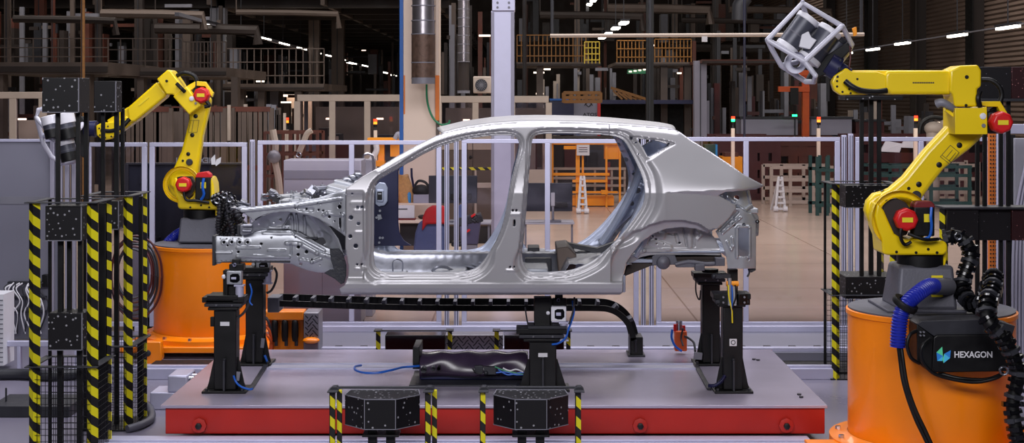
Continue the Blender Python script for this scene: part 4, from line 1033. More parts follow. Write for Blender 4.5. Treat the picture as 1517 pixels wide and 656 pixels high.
# turret
tu = pp('turret', [(1306, 352), (1308, 376), (1316, 378), (1398, 378), (1404, 373), (1404, 362), (1400, 357), (1352, 354), (1341, 356), (1325, 346), (1316, 326), (1310, 312), (1300, 300), (1296, 320), (1300, 338)], YR_ - .17, YR_ + .12, 'yellow', rr, .02)
pp('turret_arm_housing', [(1283, 312), (1286, 298), (1296, 287), (1312, 283), (1330, 284), (1346, 292), (1352, 304), (1352, 318), (1346, 338), (1338, 354), (1318, 352), (1300, 340), (1288, 328)], YR_ + .02, YR_ + .14, 'yellow', rr, .03)
pp('turret_web', [(1398, 357), (1404, 360), (1404, 378), (1400, 395), (1395, 395), (1394, 372)], YR_ - .10, YR_ + .1, 'yellow', rr, .008)
for a, c in ((1328, 373), (1357, 374), (1375, 369), (1388, 374)): disc('bolt', a, c, .010, YR_ - .17, .006, 'black', tu, 8)
pp('gear_housing', [(1308, 305), (1313, 296), (1330, 294), (1342, 300), (1350, 310), (1350, 330), (1344, 348), (1330, 352), (1318, 342), (1308, 322)], YR_ - .14, YR_ + .03, 'brown_dark', rr, .01)
b = MB(); q = P(1329, 324, YR_ - .1)
b.lathe([(.20, .00), (.20, .05), (.155, .05), (.155, 0)], (X(1325, YR_), YR_ - .17, Z(322, YR_)), axis='Y', n=40, cap=False)
V = [p for p in b.v]; b.build('joint_ring', ['yellow'], rr, bevel=.01)
motor(1339, 324, .082, YR_ - .16, 'red', rr)
pp('cable_motor', [(1354, 306), (1385, 306), (1385, 350), (1354, 350)], YR_ - .22, YR_ - .10, 'black', rr, .01)
pp('motor_cap', [(1359, 298), (1380, 298), (1384, 302), (1386, 308), (1354, 308), (1355, 302)], YR_ - .22, YR_ - .10, 'red_dark', rr, .008, label='dark red motor cap')
pp('motor_sticker', [(1369, 317), (1378, 317), (1378, 329), (1369, 329)], YR_ - .226, YR_ - .219, 'yellow_label', rr, .001)
b = MB(); b.tube([P(1380, 307, YR_ - .26), P(1379, 322, YR_ - .27), P(1380, 335, YR_ - .26), P(1377, 350, YR_ - .24), P(1366, 354, YR_ - .24)], .010, 8); b.build('cable', ['blue_cable'], rr)
b = MB(); b.tube([P(1345, 346, YR_ - .24), P(1358, 351, YR_ - .26), P(1372, 355, YR_ - .26), P(1390, 354, YR_ - .22)], .012, 8); b.tube([P(1336, 334, YR_ - .24), P(1334, 350, YR_ - .24), P(1340, 362, YR_ - .22), P(1350, 358, YR_ - .22)], .012, 8); b.build('cable', ['black'], rr)
b = MB(); b.lathe([(.022, -.012), (.022, .012), (.013, .012), (.013, -.012)], P(1309, 286, YR_ + .05), axis='Y', n=16, cap=False); b.build('lifting_eye', ['steel_shiny'], rr)
# lower arm
la = pp('lower_arm', [(1300, 304), (1304, 287), (1320, 279), (1340, 262), (1372, 222), (1406, 186), (1425, 166), (1462, 196), (1452, 208), (1437, 222), (1400, 250), (1380, 276), (1366, 296), (1352, 312), (1340, 330), (1318, 330), (1306, 320)], YR_ + .0, YR_ + .13, 'yellow', rr, .035)
for a, c, r in ((1421, 215, .020), (1391, 244, .020), (1361, 273, .020), (1346, 279, .012)): disc('bore', a, c, r, YR_ + .004, .008, 'black', la)
disc('arm_bolt', 1357, 289, .032, YR_ + .004, .025, 'charcoal', la)
b = MB()
for (a, c, d, e) in [(1408, 215, 1421, 226), (1421, 226, 1407, 243), (1407, 243, 1393, 232), (1393, 232, 1408, 215), (1411, 222, 1402, 233), (1416, 226, 1406, 238), (1396, 230, 1410, 241)]:
    b.beam(P(a, c, YR_ - .003), P(d, e, YR_ - .003), .002, .003)
b.build('arm_marking', ['charcoal'], la)
# elbow and forearm
el = pp('elbow_housing', [(1415, 160), (1455, 160), (1462, 158), (1463, 198), (1462, 199), (1415, 199)], YR_ - .16, YR_ + .14, 'yellow', rr, .01)
pp('shoulder_block', [(1408, 104), (1423, 97), (1449, 96), (1454, 104), (1454, 128), (1448, 132), (1448, 158), (1414, 158), (1412, 140), (1407, 136)], YR_ - .13, YR_ + .13, 'yellow', rr, .014)
for a, c, r, m in ((1456, 172, .022, 'white'), (1457, 186, .014, 'mid_grey'), (1432, 114, .013, 'black'), (1431, 156, .010, 'black')): disc('bolt', a, c, r, YR_ - .16 if c > 160 else YR_ - .13, .008, m, el)
pp('motor_bracket', [(1455, 150), (1482, 150), (1493, 168), (1493, 176), (1487, 176), (1478, 158), (1462, 158), (1455, 156)], YR_ - .08, YR_ - .02, 'yellow', rr, .004)
motor(1478, 181, .080, YR_ - .08, 'red', rr, .12); pp('motor_body', [(1462, 164), (1486, 164), (1486, 198), (1462, 198)], YR_ - .08, YR_ + .06, 'black', rr, .02)
pp('forearm', [(1315, 104), (1408, 104), (1414, 107), (1414, 138), (1406, 140), (1318, 140), (1311, 132), (1311, 112)], YR_ - .10, YR_ + .10, 'yellow', rr, .022)
pp('forearm_front', [(1262, 104), (1318, 104), (1322, 112), (1322, 130), (1318, 139), (1300, 140), (1280, 138), (1262, 134)], YR_ - .06, YR_ + .08, 'yellow', rr, .012)
text('R-2000', 'arm_lettering', P(1368, 122, YR_ - .103), .028, 'charcoal', rr) if False else None
b = MB()
for i in range(12): b.box(X(1352 + i * 2.7, YR_ - .1), X(1354 + i * 2.7, YR_ - .1), YR_ - .1025, YR_ - .10, Z(123.5, YR_ - .1), Z(121.5, YR_ - .1))
b.build('arm_marking', ['charcoal'], rr)
wr_ = pp('wrist', [(1232, 122), (1236, 112), (1248, 104), (1254, 100), (1262, 106), (1300, 106), (1316, 112), (1316, 139), (1246, 141), (1236, 134)], YR_ - .09, YR_ - .02, 'yellow', rr, .012)
for a, c in ((1240, 128), (1248, 136), (1260, 138), (1240, 120), (1270, 117), (1258, 132)): disc('bolt', a, c, .008, YR_ - .09, .006, 'black', wr_, 8)
b = MB(); b.tube([P(1252, 120, YR_ - .12), P(1262, 128, YR_ - .14), P(1276, 134, YR_ - .14), P(1298, 136, YR_ - .13), P(1314, 134, YR_ - .12)], .020, 10); b.build('cable', ['black'], rr)
b = MB(); b.tube([P(1454, 118, YR_ - .0), P(1468, 119, YR_ - .02), P(1480, 128, YR_ - .03), P(1484, 142, YR_ - .03), P(1478, 156, YR_ - .03), P(1468, 164, YR_)], .018, 10); b.tube([P(1452, 136, YR_ - .14), P(1449, 146, YR_ - .16), P(1452, 158, YR_ - .14)], .018, 8); b.build('cable', ['black'], rr)
b = MB(); b.tube([P(1388, 154, YR_ - .10), P(1396, 152, YR_ - .12), P(1408, 158, YR_ - .12), P(1414, 162, YR_ - .1)], lambda t: .034 - .012 * t, 10); b.build('grey_wrapped_connector', ['mid_grey'], rr, bevel=.0)
b = MB(); b.beam(P(1400, 162, YR_ - .1), P(1416, 174, YR_ - .1), .02, .02); b.build('connector_bracket', ['yellow'], rr)
# tool flange
b = MB(); b.cyl(P(1256, 112, YR_ - .02), P(1232, 97, YR_ - .02), .055, .065, n=24); b.cyl(P(1240, 102, YR_ - .02), P(1226, 93, YR_ - .02), .085, .08, n=24); b.build('tool_flange', ['navy'], rr, label='dark blue tool flange')
for i in range(8):
    a = 2 * PI * i / 8; q = P(1240, 102, YR_ - .02) + Vector((.03 * math.cos(a) * .5, .09 * math.sin(a), .08 * math.cos(a))); b = MB(); b.sphere(q, .012, 8); b.build('bolt', ['charcoal'], rr)

# ---- measuring head in a tube cage (right)
def cage(px, parent_label, Yb, pts, rtube, name='sensor_cage'):
    pass
Yh = -.45
hd = thing('measuring_head', 'large white tube cage with dark cylindrical sensors held high by the right robot', 'measuring head', P(1210, 100, Yh))
def Q(a, c, dy): return P(a, c, Yh + dy)
tubes = [[(1137, 59, -.16), (1189, 4, -.16), (1248, 39, -.16), (1262, 66, .0)],
         [(1137, 59, -.16), (1192, 91, -.22), (1208, 112, -.22), (1206, 121, -.1), (1194, 121, .0)],
         [(1137, 59, -.16), (1144, 74, -.1), (1157, 97, .0), (1194, 121, .06)],
         [(1189, 4, -.16), (1193, 20, .0), (1204, 37, .12), (1215, 48, .18)],
         [(1246, 40, -.2), (1192, 91, -.22)],
         [(1262, 66, .0), (1256, 78, .1), (1240, 98, .14)],
         [(1157, 97, .0), (1180, 92, .08)]]
for k, tb_ in enumerate(tubes):
    b = MB(); b.tube([Q(*p) for p in tb_], .0185, 12, smooth=False); 
    for p in tb_: b.sphere(Q(*p), .0190, 12)
    b.build('cage_tube', ['white_tube'], hd)
def cylp(name, a, b_, r, m, parent, dy=0, caps=None, **kw):
    b = MB(); A, B = Q(a[0], a[1], dy), Q(b_[0], b_[1], dy); b.cyl(A, B, r, n=28); o = b.build(name, ['cast_dark' if m == 'charcoal' else m], parent, bevel=.006, **kw)
    return o, A, B
def sensor(a, b_, r, dy, capm='white', cl=.01):
    o, A, B = cylp('sensor_body', a, b_, r, 'charcoal', hd, dy); d = (A - B).normalized()
    for q, s_ in ((A, 1), (B, -1)):
        b = MB(); b.cyl(q - d * s_ * cl, q + d * s_ * .03, r * 1.06, n=28); b.build('end_cap', [capm if s_ > 0 or cl < .03 else 'black'], o, bevel=.006)
    b = MB(); m_ = (A + B) / 2; b.cyl(m_ - d * .02, m_ - d * .01, r * 1.02, n=28); b.build('band', ['cast_grey'], o)
sensor((1195, 30), (1167, 68), .078, -.02); sensor((1228, 48), (1200, 86), .082, .0); sensor((1212, 42), (1196, 60), .05, .10)
pp('white_block', [(1184, 52), (1194, 47), (1198, 56), (1206, 60), (1196, 74), (1180, 70)], Yh - .10, Yh - .02, 'white', hd, .006, Yh)
b = MB(); b.lathe([(.075, -.03), (.075, .01), (.035, .01), (.035, -.03)], Q(1178, 93, -.08), axis='Y', n=30, cap=False); b.build('ring_light', ['white_tube'], hd)
pp('back_plate', [(1197, 117), (1210, 92), (1222, 84), (1256, 62), (1264, 67), (1262, 73), (1224, 110), (1208, 117)], Yh + .0, Yh + .10, 'black_matt', hd, .008, Yh)
sensor((1244, 62), (1216, 98), .062, .08, 'charcoal')
pp('latch', [(1262, 42), (1267, 40), (1268, 52), (1264, 54)], Yh - .04, Yh, 'rack_orange', hd, .002, Yh, label='orange latch')
b = MB(); b.tube([Q(1259, 68, 0), Q(1260, 84, 0), Q(1258, 104, 0), Q(1262, 116, .1)], .007, 8); b.build('cable', ['maroon'], hd)

# ---- black lettered case and hoses on right pedestal
Ybx = YR_ - .72
cs = thing('controller_case', 'black control case with white HEXAGON lettering on the side of the right orange drum', 'control case', P(1430, 545, Ybx))
pp('case_body', [(1383, 500), (1388, 496), (1500, 495), (1502, 500), (1500, 550), (1384, 552), (1381, 545)], Ybx, Ybx + .26, 'black', cs, .008)
pp('case_side', [(1358, 480), (1383, 498), (1383, 552), (1376, 550), (1359, 536)], Ybx + .02, Ybx + .24, 'black', cs, .006)
pp('case_lid', [(1358, 480), (1366, 475), (1470, 473), (1504, 483), (1500, 496), (1384, 498)], Ybx + .02, Ybx + .26, 'charcoal', cs, .004)
pp('mount_bar', [(1359, 468), (1478, 468), (1478, 480), (1359, 480)], Ybx + .22, Ybx + .34, 'black', cs, .004)
text('HEXAGON', 'lettering', P(1442, 525.5, Ybx - .003), .057, 'label_white', cs, sx=.90, ext=.001)
def hexlogo(px, py, s, Y, parent, mir=1, mono=None):
    for m, pts in (('logo_green', [(-10, -3), (-2, -11), (-1, 2)]), ('logo_blue', [(-10, -3), (-1, 2), (-9, 9)]), ('logo_cyan', [(-1, 2), (-2, 9), (-9, 9)]), ('logo_blue', [(1, -1), (10, -6), (9, 5)]), ('logo_cyan', [(1, -1), (9, 5), (0, 12)]), ('logo_green', [(1, -1), (0, 12), (-2, 7)])):
        b = MB(); b.pprism([(px + a * s * mir, py + c * s) for a, c in pts], Y - .002, Y); b.build('logo_facet', [mono or m], parent)
hexlogo(1398, 525, 1.05, Ybx - .001, cs)
for i in range(4): 
    b = MB(); q = P(1364 + (i % 2) * 5, 492 + (i // 2) * 5, Ybx - .005); b.cyl(q, q + Vector((0, .02, 0)), .006, n=8); b.build('indicator', ['mid_grey'], cs)
b = MB(); b.tube([P(1358, 490, Ybx), P(1348, 496, Ybx - .04), P(1344, 512, Ybx - .05), P(1350, 530, Ybx - .03), P(1362, 538, Ybx)], .012, 10); b.build('handle_cable', ['black'], cs)
b = MB(); b.tube([P(1378, 502, Ybx - .02), P(1368, 510, Ybx - .06), P(1364, 524, Ybx - .06), P(1370, 540, Ybx - .04), P(1390, 556, Ybx - .02), P(1440, 566, Ybx - .02), P(1475, 560, Ybx - .02), P(1486, 552, Ybx)], .012, 10); b.build('cable', ['black'], cs)
b = MB(); b.tube([P(1390, 552, Ybx + .05), P(1420, 560, Ybx), P(1460, 562, Ybx), P(1484, 554, Ybx)], .012, 10); b.build('cable', ['black'], cs)
b = MB(); b.corr([P(1385, 424, YR_ - .38), P(1376, 424, YR_ - .50), P(1362, 433, YR_ - .60), P(1346, 447, YR_ - .66), P(1336, 462, YR_ - .68), P(1332, 482, YR_ - .68), P(1330, 514, YR_ - .68)], .050, .020, 18, .07)
bh = b.build('conduit', ['blue_hose'], None, label='thick blue corrugated conduit draped over the front of the right orange drum', cat='hose')
b = MB(); b.lathe([(.085, -.02), (.09, 0), (.085, .02), (.055, .02), (.055, -.02)], (0, 0, 0), n=30, cap=False)
R = Euler((.3, .5, 0)).to_matrix(); q = P(1341, 450, YR_ - .67); b.v = [tuple(q + R @ Vector(v)) for v in b.v]; b.build('rubber_collar', ['black'], bh, label='black rubber collar')
b = MB(); b.tube([P(1331, 508, YR_ - .68), P(1334, 530, YR_ - .68), P(1338, 560, YR_ - .70), P(1346, 590, YR_ - .72), P(1358, 622, YR_ - .74), P(1376, 660, YR_ - .76), P(1390, 700, YR_ - .78)], .017, 10)
b.tube([P(1335, 512, YR_ - .70), P(1338, 534, YR_ - .72), P(1344, 570, YR_ - .74), P(1356, 606, YR_ - .76), P(1372, 640, YR_ - .78), P(1395, 690, YR_ - .8)], .012, 10)
b.build('cable_bundle', ['black'], bh)
b = MB(); b.cyl(P(1405, 424, YR_ - .2), P(1382, 424, YR_ - .40), .058, n=20); b.build('elbow_fitting', ['mid_grey'], bh)
pt = [P(1400, 352, YR_ - .1), P(1420, 350, YR_ - .12), P(1434, 362, YR_ - .14), P(1438, 380, YR_ - .14), P(1430, 404, YR_ - .16), P(1424, 424, YR_ - .18), P(1432, 442, YR_ - .25), P(1444, 452, YR_ - .34), P(1460, 446, YR_ - .42), P(1466, 425, YR_ - .50), P(1472, 410, YR_ - .60), P(1470, 428, YR_ - .76), P(1462, 452, YR_ - .92), P(1464, 476, YR_ - 1.0), P(1486, 500, YR_ - 1.02), P(1503, 532, YR_ - 1.02), P(1508, 560, YR_ - 1.02), P(1500, 600, YR_ - 1.02), P(1506, 640, YR_ - 1.04), P(1515, 690, YR_ - 1.04)]
t = thing('dress_pack', 'thick ribbed black cable hose winding down the right side of the right robot', 'cable hose', P(1480, 560, YR_ - 1))
pr = crom(pt, 8); b = MB(); b.tube(pr, .042, 12, smooth=False); b.build('inner_hose', ['black'], t)
rp = resamp(pr, .05)
for i in range(0, len(rp) - 1):
    a, c = rp[i], rp[i + 1]; d = (c - a); b = MB()
    R = d.to_track_quat('Z', 'Y').to_matrix()
    b.lathe([(.044, -.012), (.062, -.010), (.062, .010), (.044, .012)], (0, 0, 0), n=10, cap=False); b.v = [tuple(a + R @ Vector(v)) for v in b.v]
    b.obox(a + R @ Vector((.055, 0, .0)), (.02, .045, .03), R); b.obox(a + R @ Vector((-.055, 0, .0)), (.02, .045, .03), R)
    b.build('hose_rib', ['black_gloss' if i % 3 else 'charcoal'], t)
b = MB(); b.lathe([(.03, -.01), (.03, .01), (.02, .01), (.02, -.01)], P(1487, 549, YR_ - 1.12), axis='Y', n=20, cap=False); b.build('hose_clip', ['steel_shiny'], t)
b = MB(); b.lathe([(.026, -.01), (.026, .01), (.018, .01), (.018, -.01)], P(1419, 350, YR_ - .2), axis='Y', n=20, cap=False); b.build('hose_clip', ['steel_shiny'], t)
# orange end of the next machine at right edge
b = MB(); b.lathe([(.30, 0), (.30, .30), (.24, .36), (.0, .37)], (X(1572, -.9), -1.0, 0), n=40, cap=False)
b.build('orange_casing', ['orange'], None, label='rounded orange machine casing cut off by the right picture edge', cat='machine casing')

# ---- left robot
YL = 4.4; lcx = X(313, YL)
pl_ = pedestal(lcx, YL, 1.07, 'wide orange drum pedestal under the left robot behind the car front')
b = MB(); b.box(X(205, YL), X(430, YL), YL - .72, YL + .7, .06, .12); b.build('carriage_plate', ['orange'], pl_, bevel=.01)
b = MB(); b.pprism([(201, 506), (238, 506), (240, 530), (232, 552), (222, 558), (212, 554), (204, 540)], YL - .95, YL - .85); o = b.build('carriage_bracket', ['orange'], pl_, bevel=.01)
for c in (523, 545): disc('bore', 219 - (c - 523) * .1, c, .03, YL - .952, .012, 'charcoal', o)
rl = thing('handling_robot', 'yellow six axis robot on the left bent over towards the left fixture towers', 'robot', (lcx, YL, 1.07))
s0 = .69
b = MB(); b.add([(X(269, YL), YL - .2, 1.08), (X(326, YL), YL - .2, 1.08), (X(326, YL), YL + .2, 1.08), (X(269, YL), YL + .2, 1.08), (X(272, YL), YL - .15, Z(321, YL)), (X(325, YL), YL - .15, Z(321, YL)), (X(325, YL), YL + .15, Z(321, YL)), (X(272, YL), YL + .15, Z(321, YL))], [(3, 2, 1, 0), (4, 5, 6, 7), (0, 1, 5, 4), (1, 2, 6, 5), (2, 3, 7, 6), (3, 0, 4, 7)]); b.build('base_casting', ['cast_grey'], rl, bevel=.02)
b = MB(); b.cyl((X(297, YL), YL, Z(322, YL)), (X(297, YL), YL, Z(310, YL)), .17, n=32); b.build('swivel_ring', ['black'], rl)
tu = pp('turret', [(262, 296), (263, 308), (268, 310), (318, 311), (327, 308), (327, 300), (318, 296), (316, 272), (312, 262), (306, 262), (308, 294), (288, 296), (280, 296), (270, 286), (266, 272), (260, 262), (256, 272), (258, 284)], YL - .17, YL + .12, 'yellow', rl, .02)
pp('turret_web', [(318, 300), (326, 300), (325, 320), (319, 320)], YL - .1, YL + .1, 'yellow', rl, .006)
for a, c in ((282, 307), (298, 304), (310, 307)): disc('bolt', a, c, .011, YL - .17, .006, 'black', tu, 8)
pp('turret_arm_housing', [(247, 272), (249, 260), (256, 252), (268, 249), (282, 252), (290, 262), (291, 276), (286, 292), (276, 300), (262, 300), (252, 288)], YL + .02, YL + .14, 'yellow', rl, .03)
pp('gear_housing', [(262, 262), (282, 262), (288, 270), (286, 290), (278, 297), (268, 290), (262, 276)], YL - .14, YL + .03, 'brown_dark', rl, .01)
b = MB(); b.lathe([(.185, .00), (.185, .05), (.145, .05), (.145, 0)], (X(274, YL), YL - .17, Z(272, YL)), axis='Y', n=40, cap=False); b.build('joint_ring', ['yellow'], rl, bevel=.01)
motor(274, 273, .083, YL - .16, 'red', rl)
pp('cable_motor', [(289, 262), (311, 262), (311, 296), (289, 296)], YL - .22, YL - .1, 'black', rl, .01)
pp('motor_cap', [(292, 256), (306, 254), (311, 258), (312, 263), (289, 263)], YL - .22, YL - .1, 'red', rl, .006, label='bright red motor cap')
pp('motor_sticker', [(297, 270), (305, 270), (305, 279), (297, 279)], YL - .226, YL - .219, 'yellow_label', rl, .001)
b = MB(); b.tube([P(302, 264, YL - .25), P(300, 276, YL - .26), P(302, 288, YL - .25), P(298, 296, YL - .24)], .014, 8); b.build('cable', ['blue_cable'], rl)
b = MB(); b.tube([P(272, 284, YL - .25), P(276, 296, YL - .25), P(290, 297, YL - .25), P(310, 300, YL - .22)], .014, 8); b.build('cable', ['black'], rl)
la = pp('lower_arm', [(250, 262), (258, 246), (268, 224), (280, 176), (278, 150), (300, 138), (312, 146), (308, 166), (300, 200), (296, 230), (292, 262), (280, 284), (260, 284), (250, 276)], YL - .0, YL + .13, 'yellow', rl, .03)
for a, c, r in ((290, 172, .022), (285, 200, .022), (279, 228, .020), (271, 238, .012)): disc('bore', a, c, r, YL + .004, .010, 'black', la)
disc('arm_bolt', 281, 240, .034, YL + .004, .025, 'charcoal', la)
b = MB()
for (a, c, d, e) in [(282, 178, 295, 178), (295, 178, 292, 196), (292, 196, 279, 196), (279, 196, 282, 178), (287, 178, 284, 196)]: b.beam(P(a, c, YL - .003), P(d, e, YL - .003), .003, .003)
b.build('arm_marking', ['charcoal'], la)
pp('elbow_housing', [(256, 143), (276, 128), (298, 156), (280, 170)], YL - .16, YL + .14, 'yellow', rl, .012)
pp('shoulder_block', [(232, 117), (248, 103), (252, 104), (264, 120), (272, 134), (262, 146), (256, 140), (246, 140)], YL - .14, YL + .13, 'yellow', rl, .014)
for a, c, r, m in ((284, 146, .024, 'white'), (290, 153, .012, 'mid_grey'), (247, 120, .014, 'black')): disc('bolt', a, c, r, YL - .16, .008, m, rl)
pp('motor_bracket', [(276, 128), (290, 120), (304, 121), (316, 138), (314, 144), (304, 128), (292, 127), (282, 134)], YL - .08, YL - .02, 'yellow', rl, .004)
motor(301, 141, .085, YL - .06, 'red', rl, .12)
b = MB(); b.tube([P(306, 150, YL - .15), P(310, 156, YL - .15), P(303, 158, YL - .15)], .02, 8); b.build('plug', ['black'], rl)
pp('forearm', [(188, 160), (232, 121), (247, 138), (244, 144), (200, 180), (190, 182)], YL - .10, YL + .10, 'yellow', rl, .02)
pp('forearm_front', [(158, 178), (190, 158), (200, 160), (202, 178), (192, 186), (172, 200)], YL - .07, YL + .09, 'yellow', rl, .012)
b = MB()
b.obox(P(213, 150, YL - .102), (.13, .004, .012), (0, -.70, 0)); b.build('arm_marking', ['yellow_label'], rl)
wr2 = pp('wrist', [(142, 186), (150, 182), (168, 180), (188, 172), (194, 180), (178, 196), (164, 206), (152, 208), (143, 200)], YL - .1, YL - .02, 'yellow', rl, .012)
for a, c in ((147, 190), (148, 200), (156, 204), (165, 202), (160, 187)): disc('bolt', a, c, .009, YL - .1, .006, 'black', wr2, 8)
b = MB(); b.tube([P(150, 193, YL - .13), P(165, 194, YL - .15), P(180, 188, YL - .15), P(192, 176, YL - .13)], .022, 10); b.build('cable', ['black'], rl)
b = MB(); b.tube([P(262, 112, YL - .05), P(274, 108, YL - .06), P(288, 113, YL - .06), P(291, 126, YL - .06), P(286, 140, YL - .06)], .022, 10); b.tube([P(262, 124, YL - .16), P(268, 130, YL - .18), P(274, 136, YL - .16)], .02, 8); b.build('cable', ['black'], rl)
b = MB(); b.cyl(P(143, 191, YL - .04), P(126, 190, YL - .04), .085, .075, n=20); b.build('tool_flange', ['navy'], rl)
b = MB(); b.lathe([(.022, -.012), (.022, .012), (.013, .012), (.013, -.012)], P(262, 250, YL + .05), axis='Y', n=16, cap=False); b.build('lifting_eye', ['steel_shiny'], rl)
# its measuring head
Yh = YL - .1
hd = thing('measuring_head', 'smaller white tube cage with capped sensors held by the left robot', 'measuring head', P(95, 200, Yh))
for tb_ in [[(66, 160, -.1), (57, 163, -.1), (54, 174, -.1), (82, 208, -.2), (98, 210, -.2), (118, 190, -.1), (122, 184, 0)], [(62, 204, 0), (64, 212, 0), (76, 232, .05), (92, 242, .1), (108, 240, .1), (122, 222, .1)], [(82, 208, -.2), (66, 200, 0), (62, 206, 0)], [(54, 174, -.1), (62, 204, 0)], [(98, 210, -.2), (92, 242, .1)]]:
    b = MB(); b.tube([Q(*p) for p in tb_], .024, 10, smooth=False)
    for p in tb_: b.sphere(Q(*p), .0245, 10)
    b.build('cage_tube', ['white_tube'], hd)
sensor((72, 176), (78, 200), .072, -.26, 'white', .06); sensor((95, 172), (102, 202), .095, -.22, 'white', .08); sensor((96, 206), (103, 234), .082, -.18, 'white', .06)
pp('back_plate', [(100, 176), (120, 172), (130, 186), (126, 236), (114, 228)], Yh + .02, Yh + .12, 'black_matt', hd, .008, Yh)
b = MB(); b.tube([Q(96, 186, -.2), Q(104, 180, -.22), Q(114, 184, -.2), Q(104, 190, -.22)], .02, 8); b.build('cable_loop', ['black'], hd)
# cable clutter at the base of the left robot
t = thing('hose_bundle', 'tangle of black ribbed hoses and couplings right of the left robot base', 'hose bundle', P(345, 340, YL - .3))
random.seed(5)
main = [P(320, 296, YL - .2), P(333, 292, YL - .3), P(345, 300, YL - .35), P(352, 318, YL - .35), P(356, 340, YL - .35), P(350, 358, YL - .35), P(345, 384, YL - .35)]
b = MB(); b.corr(main, .055, .05, 12, .18); b.build('ribbed_hose', ['black_gloss'], t)
for k in range(9):
    a0 = 326 + random.random() * 28; c0 = 286 + random.random() * 20
    pts = [P(a0, c0, YL - .5), P(a0 + random.uniform(-8, 12), c0 + 18, YL - .55), P(a0 + random.uniform(-10, 14), c0 + 38, YL - .5), P(a0 + random.uniform(-8, 8), c0 + 60, YL - .45)]
    b = MB(); b.corr(pts, .02 + .012 * random.random(), .03, 10, .15); b.build('hose', ['black' if k % 2 else 'charcoal'], t)
for a, c, m in ((333, 289, 'steel_shiny'), (322, 297, 'steel_shiny'), (341, 295, 'steel_shiny'), (350, 352, 'mid_grey'), (340, 310, 'mid_grey')):
    b = MB(); b.lathe([(.03, -.02), (.03, .02), (.018, .02), (.018, -.02)], P(a, c, YL - .6), axis='Y', n=14, cap=False); b.build('coupling', [m], t)
b = MB(); b.corr([P(283, 342, YL + .3), P(268, 344, YL + .25), P(252, 356, YL + .2), P(240, 372, YL + .35)], .05, .014, 14, .05)
b.build('conduit', ['blue_hose'], None, label='short blue conduit behind the grey base of the left robot', cat='hose')

# orange manifold between left stands and cabinet
Ym = 3.0
t = thing('valve_manifold', 'orange manifold with three black pneumatic muscles and cables right of the left stands', 'valve manifold', (X(430, Ym), Ym, 0))
b = MB(); b.pbox(392, 459, 452, 472, Ym - .1, Ym + .1, Ym); b.pbox(404, 470, 450, 519, Ym, Ym + .1, Ym); b.build('body', ['orange'], t, bevel=.01)
for a in (409, 424, 439):
    b = MB(); b.lathe([(.0, -.11), (.024, -.10), (.032, -.06), (.032, .06), (.024, .09), (.012, .10)], (X(a, Ym), Ym - .08, Z(487, Ym)), n=16, cap=False); o = b.build('bellows', ['black'], t)
    b = MB(); b.cyl(P(a, 474, Ym - .08), P(a, 464, Ym - .08), .012); b.build('neck', ['orange_dark'], o)
    b = MB(); b.cyl(P(a, 512, Ym - .08), P(a, 500, Ym - .08), .016); b.build('foot', ['charcoal'], o)
b = MB(); b.pprism([(394, 470), (404, 470), (404, 519), (398, 519), (400, 500)], Ym - .05, Ym + .02); b.build('bracket', ['orange_dark'], t, bevel=.004)
for i in range(3): 
    b = MB(); b.tube([P(394, 470 + 12 * i, Ym - .15), P(399, 480 + 10 * i, Ym - .16), P(402, 500 + 4 * i, Ym - .1)], .012, 8); b.build('cable', ['orange_dark' if i else 'charcoal'], t)
t2 = thing('tread_plate_box', 'silver diamond tread plate box beside the orange manifold', 'tread plate', (X(462, Ym), Ym, 0))
b = MB(); b.pbox(452, 461, 474, 519, Ym - .1, Ym + .2, Ym); o = b.build('box', ['tread'], t2, bevel=.006)
treads(o, X(453, Ym), X(473, Ym), Ym - .103, Z(505, Ym), Z(464, Ym), .045)
b = MB(); b.sphere(P(461, 504, Ym - .13), .05, 12, (1.6, 1, .6)); b.build('orange_cover', ['orange'], t2)
# ------------------------------------------------------------------ tall fixture towers
def part(name, t, m, x0, x1, y0, y1, z0, z1, bev=.003, **kw):
    b = MB(); b.box(x0, x1, y0, y1, z0, z1); return b.build(name, [m], t, bevel=bev, **kw)
def hazpost(t, x, y, z0, z1, L=1, w=.030):
    Yw = y
    w = .030 if Yw > 0 else .034; b = MB(); pl = [(x - .005, y + .03), (x + w, y - .004), (x + 2 * w + .005, y + .03), (x + 2 * w, y + .034), (x + w, y + .004), (x, y + .034)]
    if L == 0: pl = [(x - .003, y + .05), (x, y), (x + .022, y + .05), (x + .019, y + .054), (x + .003, y + .01), (x, y + .054)]
    b.add([(u, v, z0) for u, v in pl] + [(u, v, z1) for u, v in pl], [(5, 4, 3, 2, 1, 0), (6, 7, 8, 9, 10, 11)] + [(i, (i + 1) % 6, 6 + (i + 1) % 6, 6 + i) for i in range(6)]); b.build('post', ['hazard'], t, smooth=False)
